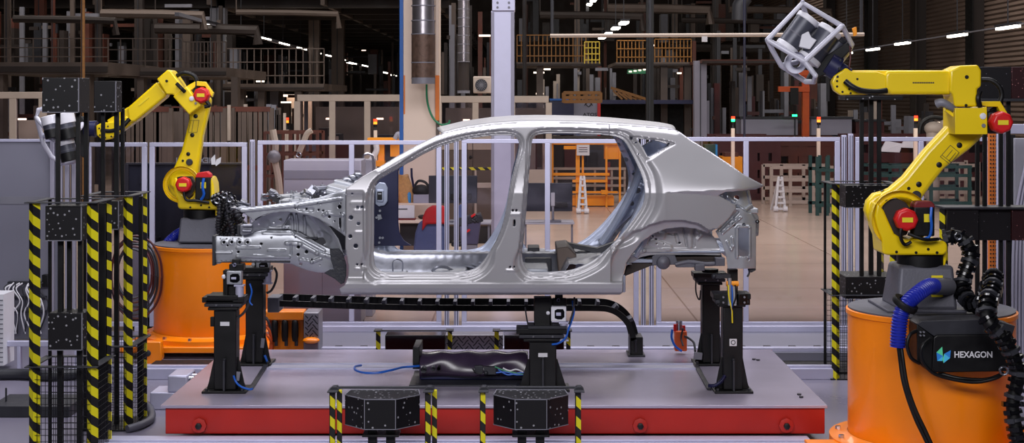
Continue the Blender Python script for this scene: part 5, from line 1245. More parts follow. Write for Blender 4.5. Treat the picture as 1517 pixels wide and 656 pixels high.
def tower(label, px0, px1, Yf, dep, pyt, boxes, tall, ring=None, mesh=False, zb=0.0, hz=None):
    x0, x1 = X(px0, Yf), X(px1, Yf); zt = Z(pyt, Yf); t = thing('fixture_tower', label, 'fixture tower', ((x0 + x1) / 2, Yf + dep / 2, 0))
    for (x, y, L) in ((x0, Yf, 1), (x1 - .06, Yf, -1), (x0 + .004, Yf + dep, 0), (x1 - .035, Yf + dep, 0)): 
        if x < x0 + .02 and (L == 0 or px0 == 123): part('post', t, 'black', x, x + .022, y, y + .022, zb, zt, .002)
        else: hazpost(t, x, y, zb, zt, L)
    for (a0, a1, b0, b1) in ((x0 - .02, x1 + .02, Yf - .03, Yf + .03), (x0 - .02, x1 + .02, Yf + dep - .02, Yf + dep + .04), (x0 - .02, x0 + .04, Yf, Yf + dep), (x1 - .04, x1 + .02, Yf, Yf + dep)):
        part('top_strip', t, 'charcoal', a0, a1, b0, b1, zt, zt + .008, .002)
        if ring: part('ring_strip', t, 'charcoal', a0, a1, b0, b1, Z(ring, Yf), Z(ring, Yf) + .008, .002)
    part('foot_plate', t, 'black', x0 - .02, x1 + .02, Yf, Yf + dep, zb, zb + .012)
    for (a, c, e, f) in boxes:     # px0, py0, px1, py1
        s_ = MB(); xx0, xx1 = X(a, Yf + .03), X(e, Yf + .03); s_.box(xx0, xx1, Yf + .03, Yf + .03 + (xx1 - xx0), Z(f, Yf + .03), Z(c, Yf + .03)); o = s_.build('target_block', ['target_black'], t, bevel=.004, label='black block with pale dots')
        for yy_ in (Yf + .028,):
            part('edge_strip', o, 'mid_grey', xx1 - .006, xx1 + .001, yy_, yy_ + .004, Z(f, Yf + .03), Z(c, Yf + .03), 0)
            part('edge_strip', o, 'mid_grey', xx0, xx1, yy_, yy_ + .004, Z(f, Yf + .03), Z(f, Yf + .03) + .006, 0)
    for (a, dy, c, f, w) in tall:
        x = X(a, Yf + dy); part('upright', t, 'black', x - w / 2, x + w / 2, Yf + dy, Yf + dy + w, max(zb, Z(f, Yf + dy)), Z(c, Yf + dy), .002)
    if mesh:
        zr = Z(ring, Yf); i = 0
        for (ax, ay, bx_, by) in ((x0 + .03, Yf + .004, x1 - .03, Yf + .004), (x1 - .01, Yf + .03, x1 - .01, Yf + dep), (x0 + .03, Yf + dep, x1 - .03, Yf + dep)):
            b = MB(); n = 14
            for k in range(n + 1):
                u = k / n; b.cyl((ax + (bx_ - ax) * u, ay + (by - ay) * u, zb), (ax + (bx_ - ax) * u, ay + (by - ay) * u, zr), .0022, n=4)
            for k in range(17): b.cyl((ax, ay, zb + k * (zr - zb) / 16), (bx_, by, zb + k * (zr - zb) / 16), .0020, n=4)
            b.build('wire_mesh', ['wire'], t)
    return t
tower('tall black fixture tower nearest the left edge with dotted cubes and hazard taped posts', 42, 141, -.6, .42, 301,
      [(62, 115, 117, 167), (67, 305, 121, 357), (71, 464, 122, 519)],
      [(85, .12, 160, 303, .028), (115, .12, 160, 303, .028), (127, .35, 150, 301, .03), (89, .12, 352, 468, .035), (102, .2, 352, 468, .030), (118, .12, 352, 468, .03), (88, .12, 515, 690, .035), (117, .12, 515, 690, .035), (151, .40, 301, 690, .05)], ring=544, mesh=True)
tower('shorter black fixture tower just behind the dotted one, closer to the left robot', 123, 194, .5, .50, 291,
      [(139, 120, 172, 166), (150, 298, 176, 340)],
      [(152, .12, 160, 293, .028), (172, .12, 160, 293, .034), (181, .3, 160, 291, .028), (155, .2, 340, 640, .035), (172, .2, 340, 640, .035), (208, .45, 291, 640, .03)], ring=514, mesh=True)
tower('black fixture tower behind the right orange drum, striped posts and two open boxes', 1234, 1330, 2.6, .42, 273,
      [(1253, 275, 1318, 308), (1253, 410, 1330, 443)],
      [(1277, .1, 146, 275, .035), (1291, .2, 146, 275, .04), (1303, .1, 146, 275, .035), (1277, .1, 307, 411, .035), (1291, .2, 307, 411, .04), (1303, .1, 307, 411, .035)], ring=438, mesh=True)
t = thing('fixture_tower', 'wide black fixture frame at the right edge behind the yellow elbow with dotted panels', 'fixture tower', (X(1470, 1.2), 1.2, 0))
Yt = 1.1
def panelbox(px0, py0, px1, py1, Y, m, dy=.2, t=t):
    return part('dotted_panel', t, m, X(px0, Y), X(px1, Y), Y, Y + dy, Z(py1, Y), Z(py0, Y), .004)
panelbox(1403, 309, 1450, 356, Yt - .05, 'target_fine'); panelbox(1450, 309, 1499, 356, Yt, 'target_fine'); panelbox(1499, 309, 1570, 356, Yt - .03, 'target_red')
part('top_strip', t, 'charcoal', X(1395, Yt), X(1570, Yt), Yt - .08, Yt + .2, Z(309, Yt), Z(306, Yt), .002)
panelbox(1444, 99, 1499, 146, Yt, 'target_fine'); panelbox(1499, 99, 1560, 146, Yt - .02, 'target_red'); part('base_strip', t, 'charcoal', X(1444, Yt), X(1560, Yt), Yt - .05, Yt + .2, Z(150, Yt), Z(146, Yt), .002)
for a in (1452, 1463, 1487, 1498, 1540):
    part('upright', t, 'black', X(a, Yt) - .016, X(a, Yt) + .016, Yt + .06, Yt + .09, 0, Z(148, Yt), .002)
hazpost(t, X(1394, Yt), Yt, 0, Z(309, Yt), 1, .04)
t = thing('dotted_board', 'thin dark board on posts just under the right robot forearm', 'board', (X(1295, 2.5), 2.5, 2.4))
part('board', t, 'target_black', X(1252, 2.6), X(1338, 2.6), 2.6, 2.9, Z(148, 2.6), Z(142, 2.6), .003)

# ------------------------------------------------------------------ safety fence
YF = 5.5
def fpanel(px0, px1, pytop, mids, label, pane='polycarbonate', Y=YF):
    t = thing('safety_fence', label, 'fence panel', (X((px0 + px1) / 2, Y), Y, 0)); zt = Z(pytop, Y); x0, x1 = X(px0, Y), X(px1, Y)
    part('top_rail', t, 'alu', x0, x1, Y - .025, Y + .025, zt - .045, zt, .004); part('bottom_rail', t, 'alu', x0, x1, Y - .025, Y + .025, .05, .10, .004)
    for x in (x0, x1 - .055): part('stile', t, 'alu', x, x + .055, Y - .024, Y + .024, .10, zt - .045, .004)
    for m_ in mids: part('stile', t, 'alu', X(m_, Y) - .028, X(m_, Y) + .028, Y - .024, Y + .024, .10, zt - .045, .004)
    part('pane', t, pane, x0 + .02, x1 - .02, Y - .003, Y + .003, .08, zt - .02, 0, label='clear pane')
    for x in (x0 + .1, x1 - .1): part('foot', t, 'alu', x - .03, x + .03, Y - .04, Y + .04, 0, .05, .003)
    return t
def fpost(px, pytop, label, Y=YF, w=.05):
    t = thing('fence_post', label, 'fence post', (X(px, Y), Y, 0)); zt = Z(pytop, Y); x = X(px, Y)
    p_ = part('profile', t, 'alu', x - w / 2, x + w / 2, Y - .03, Y + .03, .012, zt, .004)
    for k in (-.25, .25): part('groove', p_, 'charcoal', x + k * w - .004, x + k * w + .004, Y - .031, Y - .029, .02, zt - .02, 0)
    part('foot_plate', t, 'alu', x - .06, x + .06, Y - .07, Y + .07, 0, .012, .002)
fl = fpanel(222, 366, 211, [], 'clear safety fence panel behind the left robot with a small white reversed logo')
fpanel(382, 654, 208, [521], 'clear safety fence panel behind the car front and windscreen pillar')
fpanel(684, 946, 206, [811], 'clear safety fence panel seen through the two door openings')
fpanel(972, 1244, 203, [1105], 'clear safety fence panel behind the tail of the car', 'polycarbonate')
fpanel(1267, 1470, 203, [1364], 'clear safety fence panel behind the right robot lower arm', 'polycarbonate')
fpanel(128, 218, 211, [], 'clear safety fence panel behind the left fixture towers')
for a, c, l in ((374, 207, 'aluminium fence post right of the left robot'), (662, 205, 'aluminium fence post through the front door opening, left of the pair'), (676, 205, 'aluminium fence post through the front door opening, right of the pair'),
                (953, 202, 'aluminium fence post under the rear wheel arch, left of the close pair'), (965, 202, 'aluminium fence post under the rear wheel arch, right of the close pair'),
                (1250, 200, 'aluminium fence post beside the taped tower, left of the close pair'), (1260, 198, 'aluminium fence post beside the taped tower, right of the close pair')):
    fpost(a, c, l)
hexlogo(320, 237, .75, YF - .02, fl, 1, 'label_white')
text('HEXAGON', 'lettering', P(289, 238, YF - .02), .085, 'mid_grey', fl, flip=True, ext=.0005)
# right edge enclosure
t = thing('guard_door', 'pale framed guard door at the right edge behind the dotted panels', 'guard door', (X(1500, 3.5), 3.5, 0)); Yg = 3.5
for a, c, d, e in ((1478, 184, 1487, 560), (1490, 184, 1497, 560)): part('stile', t, 'alu', X(a, Yg), X(d, Yg), Yg, Yg + .05, 0, Z(c, Yg), .004)
part('top_rail', t, 'alu', X(1478, Yg), X(1600, Yg), Yg, Yg + .05, Z(198, Yg), Z(184, Yg), .004)
part('door_leaf', t, 'panel_grey', X(1508, Yg), X(1600, Yg), Yg + .1, Yg + .14, 0, Z(205, Yg), .004)
part('dark_leaf', t, 'black_matt', X(1494, Yg), X(1512, Yg), Yg + .15, Yg + .17, 0, Z(200, Yg), .002)
b = MB()
for k in range(6): b.tube([P(1500 + 5 * k, 560, Yg + .02), P(1502 + 5 * k, 350, Yg), P(1520 + 3 * k, 240 + 8 * k, Yg)], .014, 6)
b.build('grey_conduit', ['lilac_grey'], t)
b = MB(); b.box(X(1465, 3.8), X(1478, 3.8), 3.8, 3.84, 0, Z(185, 3.8))
pf = b.build('perforated_panel', ['orange_strip'], None, label='narrow orange brown perforated strip beside the pale guard door', cat='panel')
b = MB()
for i in range(3):
    for j in range(48): q = P(1467.5 + 4 * i, 190 + 5.8 * j, 3.8); b.cyl(q + Vector((0, -.006, 0)), q, .009, n=6)
o = b.build('perforations', ['brown_dark'], pf); o['kind'] = 'stuff'

# left partition
t = thing('partition_board', 'plain grey partition board filling the left edge behind the tall tower', 'partition', (X(50, 4.800), 4.800, 0))
part('board', t, 'partition_grey', X(-60, 4.800), X(86, 4.800), 4.800, 4.850, 0.02, Z(208, 4.800), .004); part('cap', t, 'alu', X(-60, 4.800), X(118, 4.800), 4.790, 4.860, Z(210, 4.800), Z(206, 4.800), .003)
part('stripe', t, 'mid_grey', X(-60, 4.800), X(86, 4.800), 4.796, 4.800, Z(302, 4.800), Z(291, 4.800), 0)
for a in (78, 90, 100, 110): part('profile', t, 'lilac_grey', X(a, 4.800) - .022, X(a, 4.800) + .022, 4.770, 4.820, 0, Z(208, 4.800), .006)
t = thing('cable_board', 'loose pale cables hanging from dark clip strips at the left edge', 'cable board', (X(40, 4.700), 4.700, .3))
for c in (419, 441, 462): part('clip_strip', t, 'charcoal', X(10, 4.700), X(66, 4.700), 4.720, 4.790, Z(c + 1.5, 4.700), Z(c - 1.5, 4.700), .003)
random.seed(11)
for k in range(13):
    a = 12 + 4.3 * k; b = MB(); b.tube([P(a, 418 + random.random() * 6, 4.680), P(a - 10 + random.random() * 8, 428, 4.640), P(a - 8 + random.random() * 16, 446, 4.640), P(a - 12 + random.random() * 22, 466, 4.660), P(a - 8 + random.random() * 14, 494, 4.700)], .008, 6); b.build('cable', ['white' if k % 3 else 'charcoal'], t)
part('junction_box', t, 'black', X(62, 4.700), X(70, 4.700), 4.700, 4.780, Z(425, 4.700), Z(407, 4.700))
b = MB(); b.box(X(-30, 3.0), X(5, 3.0), 3.0, 3.3, .06, .72); vg = b.build('vent_box', ['white'], None, label='white louvred vent box at the very left edge', cat='vent')
for k in range(14): part('louvre', vg, 'mid_grey', X(-30, 3.0), X(4.6, 3.0), 2.99, 3.0, .09 + .044 * k, .10 + .044 * k, 0)
t = thing('guard_rail', 'low silver rail along the floor behind the tall tower at the left', 'rail', (X(40, 3), 3, 0))
part('bar', t, 'alu', X(-30, 3.1), X(205, 3.1), 3.1, 3.16, .22, .27, .006)
for a in (25, 110, 190): part('leg', t, 'alu', X(a, 3.1), X(a + 5, 3.1), 3.1, 3.16, 0, .22, .004)
b = MB(); b.tube([(X(-20, 2.6), 2.6, .05), (X(30, 2.6), 2.62, .05), (X(80, 2.6), 2.55, .05), (X(120, 2.6), 2.65, .05), (X(150, 2.6), 2.5, .05)], .05, 10); b.build('floor_duct', ['charcoal'], None, label='fat dark duct lying on the floor behind the tall tower', cat='duct')
b = MB(); b.tube([(X(196, .6), .45, .03), (X(214, .7), .55, .035), (X(228, .9), .8, .03), (X(226, 1.2), 1.15, .03), (X(216, 1.4), 1.4, .03)], .03, 10); b.build('grey_hose', ['cast_grey'], None, label='grey hose curled on the floor between the left tower and the platform', cat='hose')
t = thing('cable_coil', 'big coil of dark red and black cable hanging left of the left orange drum', 'cable coil', P(196, 420, 3.9))
for k in range(6):
    b = MB(); r = .20 + .028 * k; q = P(196 + (k % 3) * 3, 405 + k, 3.8 + .03 * k)
    b.tube([q + Vector((r * .75 * math.cos(2 * PI * i / 16), .02 * math.sin(i), r * 1.2 * math.sin(2 * PI * i / 16))) for i in range(17)], .012, 6); b.build('loop', ['maroon' if k % 2 else 'charcoal'], t)

# boards and cabinets directly behind the fence
t = thing('dark_screen', 'tall dark navy screen behind the left robot', 'screen', (X(275, 5.9), 5.9, 0))
part('board', t, 'screen', X(186, 5.9), X(362, 5.9), 5.9, 5.95, .03, Z(243, 5.9), .004); part('cap', t, 'charcoal', X(186, 5.9), X(362, 5.9), 5.88, 5.96, Z(244, 5.9), Z(241, 5.9), .003)
for a in (186, 274, 360): part('upright', t, 'charcoal', X(a, 5.9), X(a, 5.9) + .04, 5.86, 5.9, 0, Z(243, 5.9), .003)
part('notice', t, 'screen', X(206, 5.88), X(216, 5.88), 5.885, 5.89, Z(272, 5.88), Z(260, 5.88), 0)
b = MB(); b.pbox(186, 352, 232, 486, 5.6, 5.8, 5.6); lb = b.build('low_cabinet', ['charcoal'], None, bevel=.01, label='low charcoal cabinet in front of the dark screen, left of the drum', cat='cabinet')
b = MB(); b.pbox(190, 358, 228, 470, 5.59, 5.6, 5.6); b.build('door', ['panel_grey_dark'], lb, bevel=.004)
t = thing('grey_cabinet', 'wide light grey cabinet behind the fence in front of the car nose', 'cabinet', (X(480, 5.8), 6, 0))
part('body', t, 'panel_grey', X(420, 5.8), X(535, 5.8), 5.8, 6.3, .03, Z(237, 5.8), .01); part('stripe', t, 'panel_grey_dark', X(421, 5.8), X(534, 5.8), 5.793, 5.8, Z(265, 5.8), Z(252, 5.8), .002)
part('plinth', t, 'charcoal', X(422, 5.8), X(533, 5.8), 5.82, 6.28, 0, .03)
part('door_gap', t, 'panel_grey_dark', X(477, 5.8), X(478, 5.8), 5.796, 5.80, .06, Z(270, 5.8), 0)
t = thing('grey_side_cabinet', 'narrow grey cabinet with a bent pipe right of the wide grey one', 'cabinet', (X(548, 6.6), 6.6, 0))
part('body', t, 'panel_grey', X(532, 6.6), X(552, 6.6), 6.6, 7.0, 0, Z(237, 6.6), .008)
b = MB(); b.tube([P(553, 300, 6.55), P(553, 240, 6.55), P(548, 228, 6.55), P(539, 230, 6.55), P(538, 242, 6.55)], .015, 8); b.build('bent_pipe', ['steel_shiny'], t)
b = MB(); b.tube([P(410, 250, 8), P(414, 300, 8), P(412, 360, 8)], .02, 6)

# ------------------------------------------------------------------ columns and ducts
t = thing('cream_column', 'broad cream building column with blue and orange edges behind the windscreen pillar', 'column', (X(622, 12.5), 12.5, 0)); Yk = 12.4
part('shaft', t, 'cream', X(597, Yk), X(650, Yk), Yk, Yk + .6, 0, 11, .01); part('blue_edge', t, 'blue_strip', X(592, Yk), X(597.5, Yk), Yk - .02, Yk + .1, .0, 11, .004, label='blue edge trunking')
part('orange_edge', t, 'orange_strip', X(645, Yk), X(651, Yk), Yk - .05, Yk - .005, 2.2, 2.9, .004, label='orange edge guard'); part('edge_strip', t, 'cream', X(645.5, Yk), X(650, Yk), Yk - .04, Yk - .002, 2.9, 11, .003)
part('lower_edge', t, 'brown_steel', X(646, Yk), X(651, Yk), Yk - .04, Yk - .002, 0, 2.2, .003)
part('orange_mark', t, 'orange_strip', X(598, Yk), X(600, Yk), Yk - .01, Yk - .001, 2.3, 2.9, .001)
b = MB(); b.tube([P(632, 125, Yk - .1), P(633, 150, Yk - .1), P(640, 172, Yk - .1), P(652, 184, Yk - .1), P(664, 183, Yk - .1), P(666, 178, Yk - .1)], .016, 8); b.build('green_hose', ['green_cable'], t)
t = thing('exhaust_duct', 'shiny round duct with brown mesh lower half on the cream column', 'duct', (X(627, 11.8), 11.8, 3)); Yd = 11.9; rd = 17.5 / S(Yd)
b = MB(); b.cyl((X(627, Yd), Yd, 11), P(627, 31, Yd), rd * .93, n=28); b.build('pipe', ['duct'], t)
b = MB(); b.cyl(P(627, 31, Yd), P(627, 50, Yd), rd * .97, n=28); b.build('sleeve', ['duct'], t)
b = MB(); b.cyl(P(627, 50, Yd), P(627, 115, Yd), rd, n=28); b.build('mesh_section', ['duct_mesh'], t)
b = MB(); b.cyl(P(627, 115, Yd), P(627, 124, Yd), rd, n=28); b.build('end_cap', ['mid_grey'], t)
for c in (8, 30, 50, 92, 115): b = MB(); b.cyl(P(627, c, Yd), P(627, c + 1.5, Yd), rd * 1.03, n=28); b.build('band', ['mid_grey'], t)
t = thing('exhaust_duct', 'slimmer round duct hanging right of the cream column', 'duct', (X(687, 17), 17, 3)); Yd = 17; rd = 8.5 / S(Yd)
b = MB(); b.cyl((X(687, Yd), Yd, 11), P(687, 92, Yd), rd, n=24); b.build('pipe', ['duct'], t)
b = MB(); b.cyl(P(687, 92, Yd), P(687, 134, Yd), rd * .9, n=24); b.build('mesh_section', ['brown_dark'], t)
for c in range(0, 92, 13): b = MB(); b.cyl(P(687, c, Yd), P(687, c + 1, Yd), rd * 1.05, n=24); b.build('band', ['mid_grey'], t)
b = MB(); b.cyl(P(687, 134, Yd), P(687, 138, Yd), rd * 1.1, n=24); b.build('end_cap', ['mid_grey'], t)
t = thing('air_conditioner', 'small pale air conditioner unit with a round fan above the car roof', 'air conditioner', P(714, 138, 18)); Ya = 18
part('case', t, 'rack_cream', X(701, Ya), X(728, Ya), Ya, Ya + .4, Z(138, Ya), Z(113, Ya), .02)
b = MB(); b.lathe([(9 / S(Ya), 0), (9 / S(Ya), -.02), (7.5 / S(Ya), -.02), (7.5 / S(Ya), 0)], P(713, 126, Ya), axis='Y', n=28, cap=False); b.build('fan_ring', ['charcoal'], t)
b = MB(); q = P(713, 126, Ya - .005); b.lathe([(0, -.001), (8.6 / S(Ya), -.001), (8.6 / S(Ya), 0)], q, axis='Y', n=28, cap=False); b.build('fan_recess', ['charcoal'], t)
for k in range(8):
    a = PI * k / 8; r = 8 / S(Ya); b = MB(); b.beam(q + Vector((r * math.cos(a), -.012, r * math.sin(a))), q - Vector((r * math.cos(a), .012, r * math.sin(a))), .008); b.build('fan_guard', ['mid_grey'], t)
t = thing('steel_column', 'pale lilac grey steel column rising behind the car roof and middle pillar', 'column', (X(745, 12.6), 12.6, 0)); Yk = 12.6
part('shaft', t, 'alu', X(727.5, Yk), X(762, Yk), Yk, Yk + .35, 0, Z(16, Yk), .01); part('splice_plate', t, 'alu', X(729, Yk), X(763, Yk), Yk - .05, Yk + .4, Z(16, Yk), 11, .006)
for a in (737, 754):
    for c in (4, 11): b = MB(); q = P(a, c, Yk - .05); b.cyl(q - Vector((0, .02, 0)), q, .02, n=6); b.build('bolt', ['mid_grey'], t)
part('flange_edge', t, 'lilac_grey', X(728, Yk), X(732, Yk), Yk - .02, Yk, 0, Z(18, Yk), .003); part('flange_edge', t, 'lilac_grey', X(757, Yk), X(761.5, Yk), Yk - .02, Yk, 0, Z(18, Yk), .003)
t = thing('cross_pipe', 'thin pale horizontal rail high across the upper right background', 'pipe', P(1000, 52, 16))
b = MB(); b.cyl(P(815, 53, 16), P(1280, 51, 16), .035, n=10); b.build('pipe', ['rack_cream'], t)
part('tag', t, 'label_white', X(1040, 15.9), X(1048, 15.9), 15.9, 15.94, Z(62, 15.9), Z(54, 15.9), .002)
for a in (818, 963, 1276): b = MB(); b.cyl(P(a, 52, 16.05), P(a, -40, 16.05), .03, n=6); b.build('hanger', ['charcoal'], t)

# ------------------------------------------------------------------ desk group seen through the front door
Ye = 11.4
t = thing('work_desk', 'white topped work desk behind the fence, seen through the front door opening', 'desk', (X(610, Ye), Ye, 0))
part('top', t, 'cream', X(568, Ye), X(650, Ye), Ye - .2, Ye + .5, Z(329, Ye), Z(325, Ye), .005)
for a in (570, 584, 590, 646): part('leg', t, 'cream', X(a, Ye), X(a, Ye) + .035, Ye - .18, Ye - .14, 0, Z(329, Ye), .003)
for a in (570, 646): part('rear_leg', t, 'cream', X(a, Ye), X(a, Ye) + .035, Ye + .4, Ye + .44, 0, Z(329, Ye), .003)
part('shelf_board', t, 'cream', X(576, Ye), X(650, Ye), Ye + .3, Ye + .6, Z(306, Ye), Z(303, Ye), .004)
part('drawer_unit', t, 'charcoal', X(588, Ye), X(628, Ye), Ye + .1, Ye + .5, Z(365, Ye), Z(334, Ye), .006)
part('shelf_post', t, 'cream', X(642, Ye), X(645, Ye), Ye + .4, Ye + .44, Z(325, Ye), Z(303, Ye), .002)
b = MB(); b.pprism([(579, 304), (614, 304), (614, 323), (579, 323)], Ye - .05, Ye - .03); lp = b.build('laptop', ['white'], None, bevel=.004, label='white open laptop seen from behind on the work desk', cat='laptop')
b = MB(); b.pbox(578, 323, 616, 325, Ye - .12, Ye + .1, Ye); b.build('keyboard_base', ['red_dark'], lp, bevel=.002)
b = MB(); b.pbox(588, 308.5, 604, 310, Ye - .055, Ye - .05, Ye); b.build('logo_bar', ['charcoal'], lp)
b = MB(); b.sphere(P(625, 321, Ye), .05, 10, (1.2, 1, .7)); b.build('headset', ['brown_dark'], None, label='small brown thing lying right of the white laptop', cat='headset')
def bag():
    b = MB(); V = []; random.seed(9)
    for j, c in enumerate((303, 297, 290, 282, 274, 267, 262)):
        w = (13, 14, 14, 13, 12, 10, 8)[j]
        for i in range(14):
            a = 2 * PI * i / 14; r = 1 + .12 * math.sin(3 * a + j) + random.uniform(-.05, .05)
            V.append((X(597 + (.6 * j * -1), Ye) + w / S(Ye) * math.cos(a) * r, Ye + .45 + .09 * math.sin(a) * r, Z(c, Ye) + .02 * math.sin(2 * a) * (j == 6)))
    return b.add(V, [(j * 14 + i, j * 14 + (i + 1) % 14, (j + 1) * 14 + (i + 1) % 14, (j + 1) * 14 + i) for j in range(6) for i in range(14)] + [tuple(range(13, -1, -1)), tuple(range(84, 98))])
bg = bag().build('paper_bag', ['paper_brown'], None, label='crumpled brown paper bag on the shelf above the laptop', cat='bag')
b = MB(); b.pbox(581, 280, 587, 303, Ye + .2, Ye + .3, Ye); b.build('yellow_box', ['rack_orange'], None, bevel=.005, label='narrow orange yellow packet left of the paper bag', cat='packet')
b = MB(); b.lathe([(.03, 0), (.032, .02), (.032, .13), (.014, .17), (.014, .19), (0, .19)], (X(606, Ye + .4), Ye + .4, Z(303, Ye)), n=14, cap=False); wb = b.build('water_bottle', ['water_blue'], None, label='small blue water bottle beside the paper bag', cat='bottle')
b = MB(); b.pbox(610, 290, 636, 303, Ye + .3, Ye + .55, Ye); b.build('lilac_box', ['lilac_grey'], None, bevel=.004, label='flat lilac box under the black bag on the desk shelf', cat='box')
b = MB(); b.sphere(P(624, 282, Ye + .4), .14, 16, (1, .6, .65)); b.tube([P(614, 276, Ye + .3), P(620, 268, Ye + .3), P(630, 270, Ye + .3), P(636, 278, Ye + .3)], .02, 6); b.build('black_bag', ['black_matt'], None, label='soft black bag on the lilac box left of the monitor', cat='bag')
b = MB(); b.tube([P(613, 278, Ye + .5), P(610, 262, Ye + .5), P(609.5, 249, Ye + .5)], .018, 6, False); b.build('umbrella', ['navy'], None, label='thin dark blue stick leaning behind the black bag', cat='stick')
def monitor(px0, px1, c0, c1, Y, label):
    t = thing('monitor', label, 'monitor', (X((px0 + px1) / 2, Y), Y, .75))
    part('shell', t, 'screen', X(px0, Y), X(px1, Y), Y, Y + .04, Z(c1, Y), Z(c0, Y), .008)
    part('rear_bulge', t, 'black', X((px0 + px1) / 2 - 3, Y), X((px0 + px1) / 2 + 28, Y), Y - .03, Y, Z(c1 - 6, Y), Z(c1 - 14, Y), .006)
    part('mount', t, 'panel_grey', X((px0 + px1) / 2 + 3, Y), X((px0 + px1) / 2 + 9, Y), Y - .06, Y, Z(c1 - 8, Y), Z(c1 - 28, Y), .01)
    part('neck', t, 'mid_grey', X((px0 + px1) / 2 + 4, Y), X((px0 + px1) / 2 + 8, Y), Y - .05, Y - .02, .78, Z(c1 - 10, Y), .01)
    part('foot', t, 'mid_grey', X((px0 + px1) / 2 - 6, Y), X((px0 + px1) / 2 + 18, Y), Y - .15, Y + .1, .76, .78, .005)
monitor(635, 707, 260, 301, 10.9, 'large dark monitor seen from behind through the front door opening')
monitor(778, 848, 271, 313, 10.9, 'dark monitor seen from behind through the rear door opening')
for px0, px1, l in ((640, 728, 'dark table carrying the monitor behind the front door opening'), (776, 850, 'dark table carrying the monitor behind the rear door opening')):
    t = thing('monitor_table', l, 'table', (X((px0 + px1) / 2, 11), 11, 0)); part('top', t, 'panel_grey', X(px0, 11), X(px1, 11), 10.7, 11.3, .73, .755, .004)
    for a in (px0 + 1, px1 - 5): part('leg', t, 'mid_grey', X(a, 11), X(a + 3, 11), 10.75, 10.8, 0, .73, .003)
t = thing('office_chair', 'blue grey office chair with a red jacket over its back', 'chair', (X(636, 10.2), 10.2, 0)); Yo = 10.1
b = MB(); b.pprism([(612, 372), (615, 345), (620, 330), (628, 325), (650, 325), (658, 332), (660, 372)], Yo, Yo + .08); b.build('backrest', ['fabric_blue'], t, bevel=.03)
b = MB(); b.pprism([(625, 343), (626, 322), (631, 310), (640, 305), (656, 305), (664, 311), (666, 328), (662, 332), (632, 332)], Yo - .05, Yo + .12); b.build('red_jacket', ['fabric_red'], t, bevel=.05, label='red jacket')
part('seat', t, 'fabric_blue', X(612, Yo), X(660, Yo), Yo + .08, Yo + .5, .43, .50, .02); b = MB(); b.cyl((X(636, Yo), Yo + .3, .06), (X(636, Yo), Yo + .3, .43), .03); b.build('gas_lift', ['black'], t)
for k in range(5): b = MB(); a = 2 * PI * k / 5; b.beam((X(636, Yo), Yo + .3, .07), (X(636, Yo) + .26 * math.cos(a), Yo + .3 + .26 * math.sin(a), .05), .04); b.build('foot_spoke', ['black'], t)
t = thing('office_chair', 'dark chair with faded blue denim over its back, right of the red jacket', 'chair', (X(684, 10.6), 10.6, 0)); Yo = 10.5
b = MB(); b.pprism([(676, 330), (677, 308), (682, 302), (688, 306), (690, 330)], Yo, Yo + .1); b.build('denim', ['fabric_blue'], t, bevel=.02)
part('seat', t, 'charcoal', X(668, Yo), X(700, Yo), Yo + .1, Yo + .5, .42, .48, .02); part('post', t, 'black', X(682, Yo), X(685, Yo), Yo + .25, Yo + .3, 0, .42)
t = thing('waste_bin', 'blue grey bin filled with dark rags and a few red pieces', 'bin', (X(695, 10), 10, 0)); Yo = 9.9
b = MB(); b.add([(X(683, Yo), Yo, Z(362, Yo)), (X(708, Yo), Yo, Z(362, Yo)), (X(708, Yo), Yo + .25, Z(362, Yo)), (X(683, Yo), Yo + .25, Z(362, Yo)), (X(680, Yo), Yo - .03, Z(326, Yo)), (X(713, Yo), Yo - .03, Z(320, Yo)), (X(713, Yo), Yo + .3, Z(320, Yo)), (X(680, Yo), Yo + .3, Z(326, Yo))], [(3, 2, 1, 0), (0, 1, 5, 4), (1, 2, 6, 5), (2, 3, 7, 6), (3, 0, 4, 7), (4, 5, 6, 7)]); b.build('bin_body', ['bin_blue'], t, bevel=.01)
b = MB(); random.seed(2)
for k in range(14): b.obox(P(682 + 2.2 * k, 327 - .5 * k + random.random() * 3, Yo + .02), (.10, .12, .07), (random.random(), random.random() * 3, random.random()))
b.build('rags', ['dark_pad'], t, bevel=.01, kind='stuff')
for a, c in ((701, 319), (693, 342)): b = MB(); b.obox(P(a, c, Yo - .06), (.07, .02, .03), (0, -.6, 0)); b.build('red_piece', ['red'], t, bevel=.004)
part('stand', t, 'mid_grey', X(684, Yo), X(707, Yo), Yo + .02, Yo + .22, 0, Z(362, Yo), .01)
t = thing('hazard_barrier', 'yellow black striped bar between cream posts behind the monitor', 'barrier', (X(695, 13.5), 13.5, 0)); Yo = 13.5
part('striped_bar', t, 'hazard', X(655, Yo), X(728, Yo), Yo, Yo + .05, Z(252, Yo), Z(248, Yo), 0); part('post', t, 'rack_cream', X(684, Yo), X(690, Yo), Yo, Yo + .06, 0, Z(205, Yo), .004)
part('post', t, 'rack_cream', X(703, Yo), X(706, Yo), Yo, Yo + .06, 0, Z(252, Yo), .004); part('lower_bar', t, 'rack_cream', X(706, Yo), X(728, Yo), Yo, Yo + .05, Z(278, Yo), Z(271, Yo), .004)
t = thing('brown_wall_panel', 'brown grey equipment wall behind the striped bar', 'equipment cabinet', (X(695, 15.5), 15.5, 0)); Yo = 15.5
part('body', t, 'brown_steel', X(652, Yo), X(736, Yo), Yo, Yo + .6, .3, Z(222, Yo), .01); part('cream_top', t, 'rack_cream', X(652, Yo), X(736, Yo), Yo, Yo + .5, Z(222, Yo), Z(200, Yo), .01); part('plinth', t, 'charcoal', X(654, Yo), X(734, Yo), Yo + .05, Yo + .5, 0, .3)
for a in (692, 700): part('seam', t, 'brown_dark', X(a, Yo), X(a + .8, Yo), Yo - .006, Yo, .35, Z(205, Yo), 0)
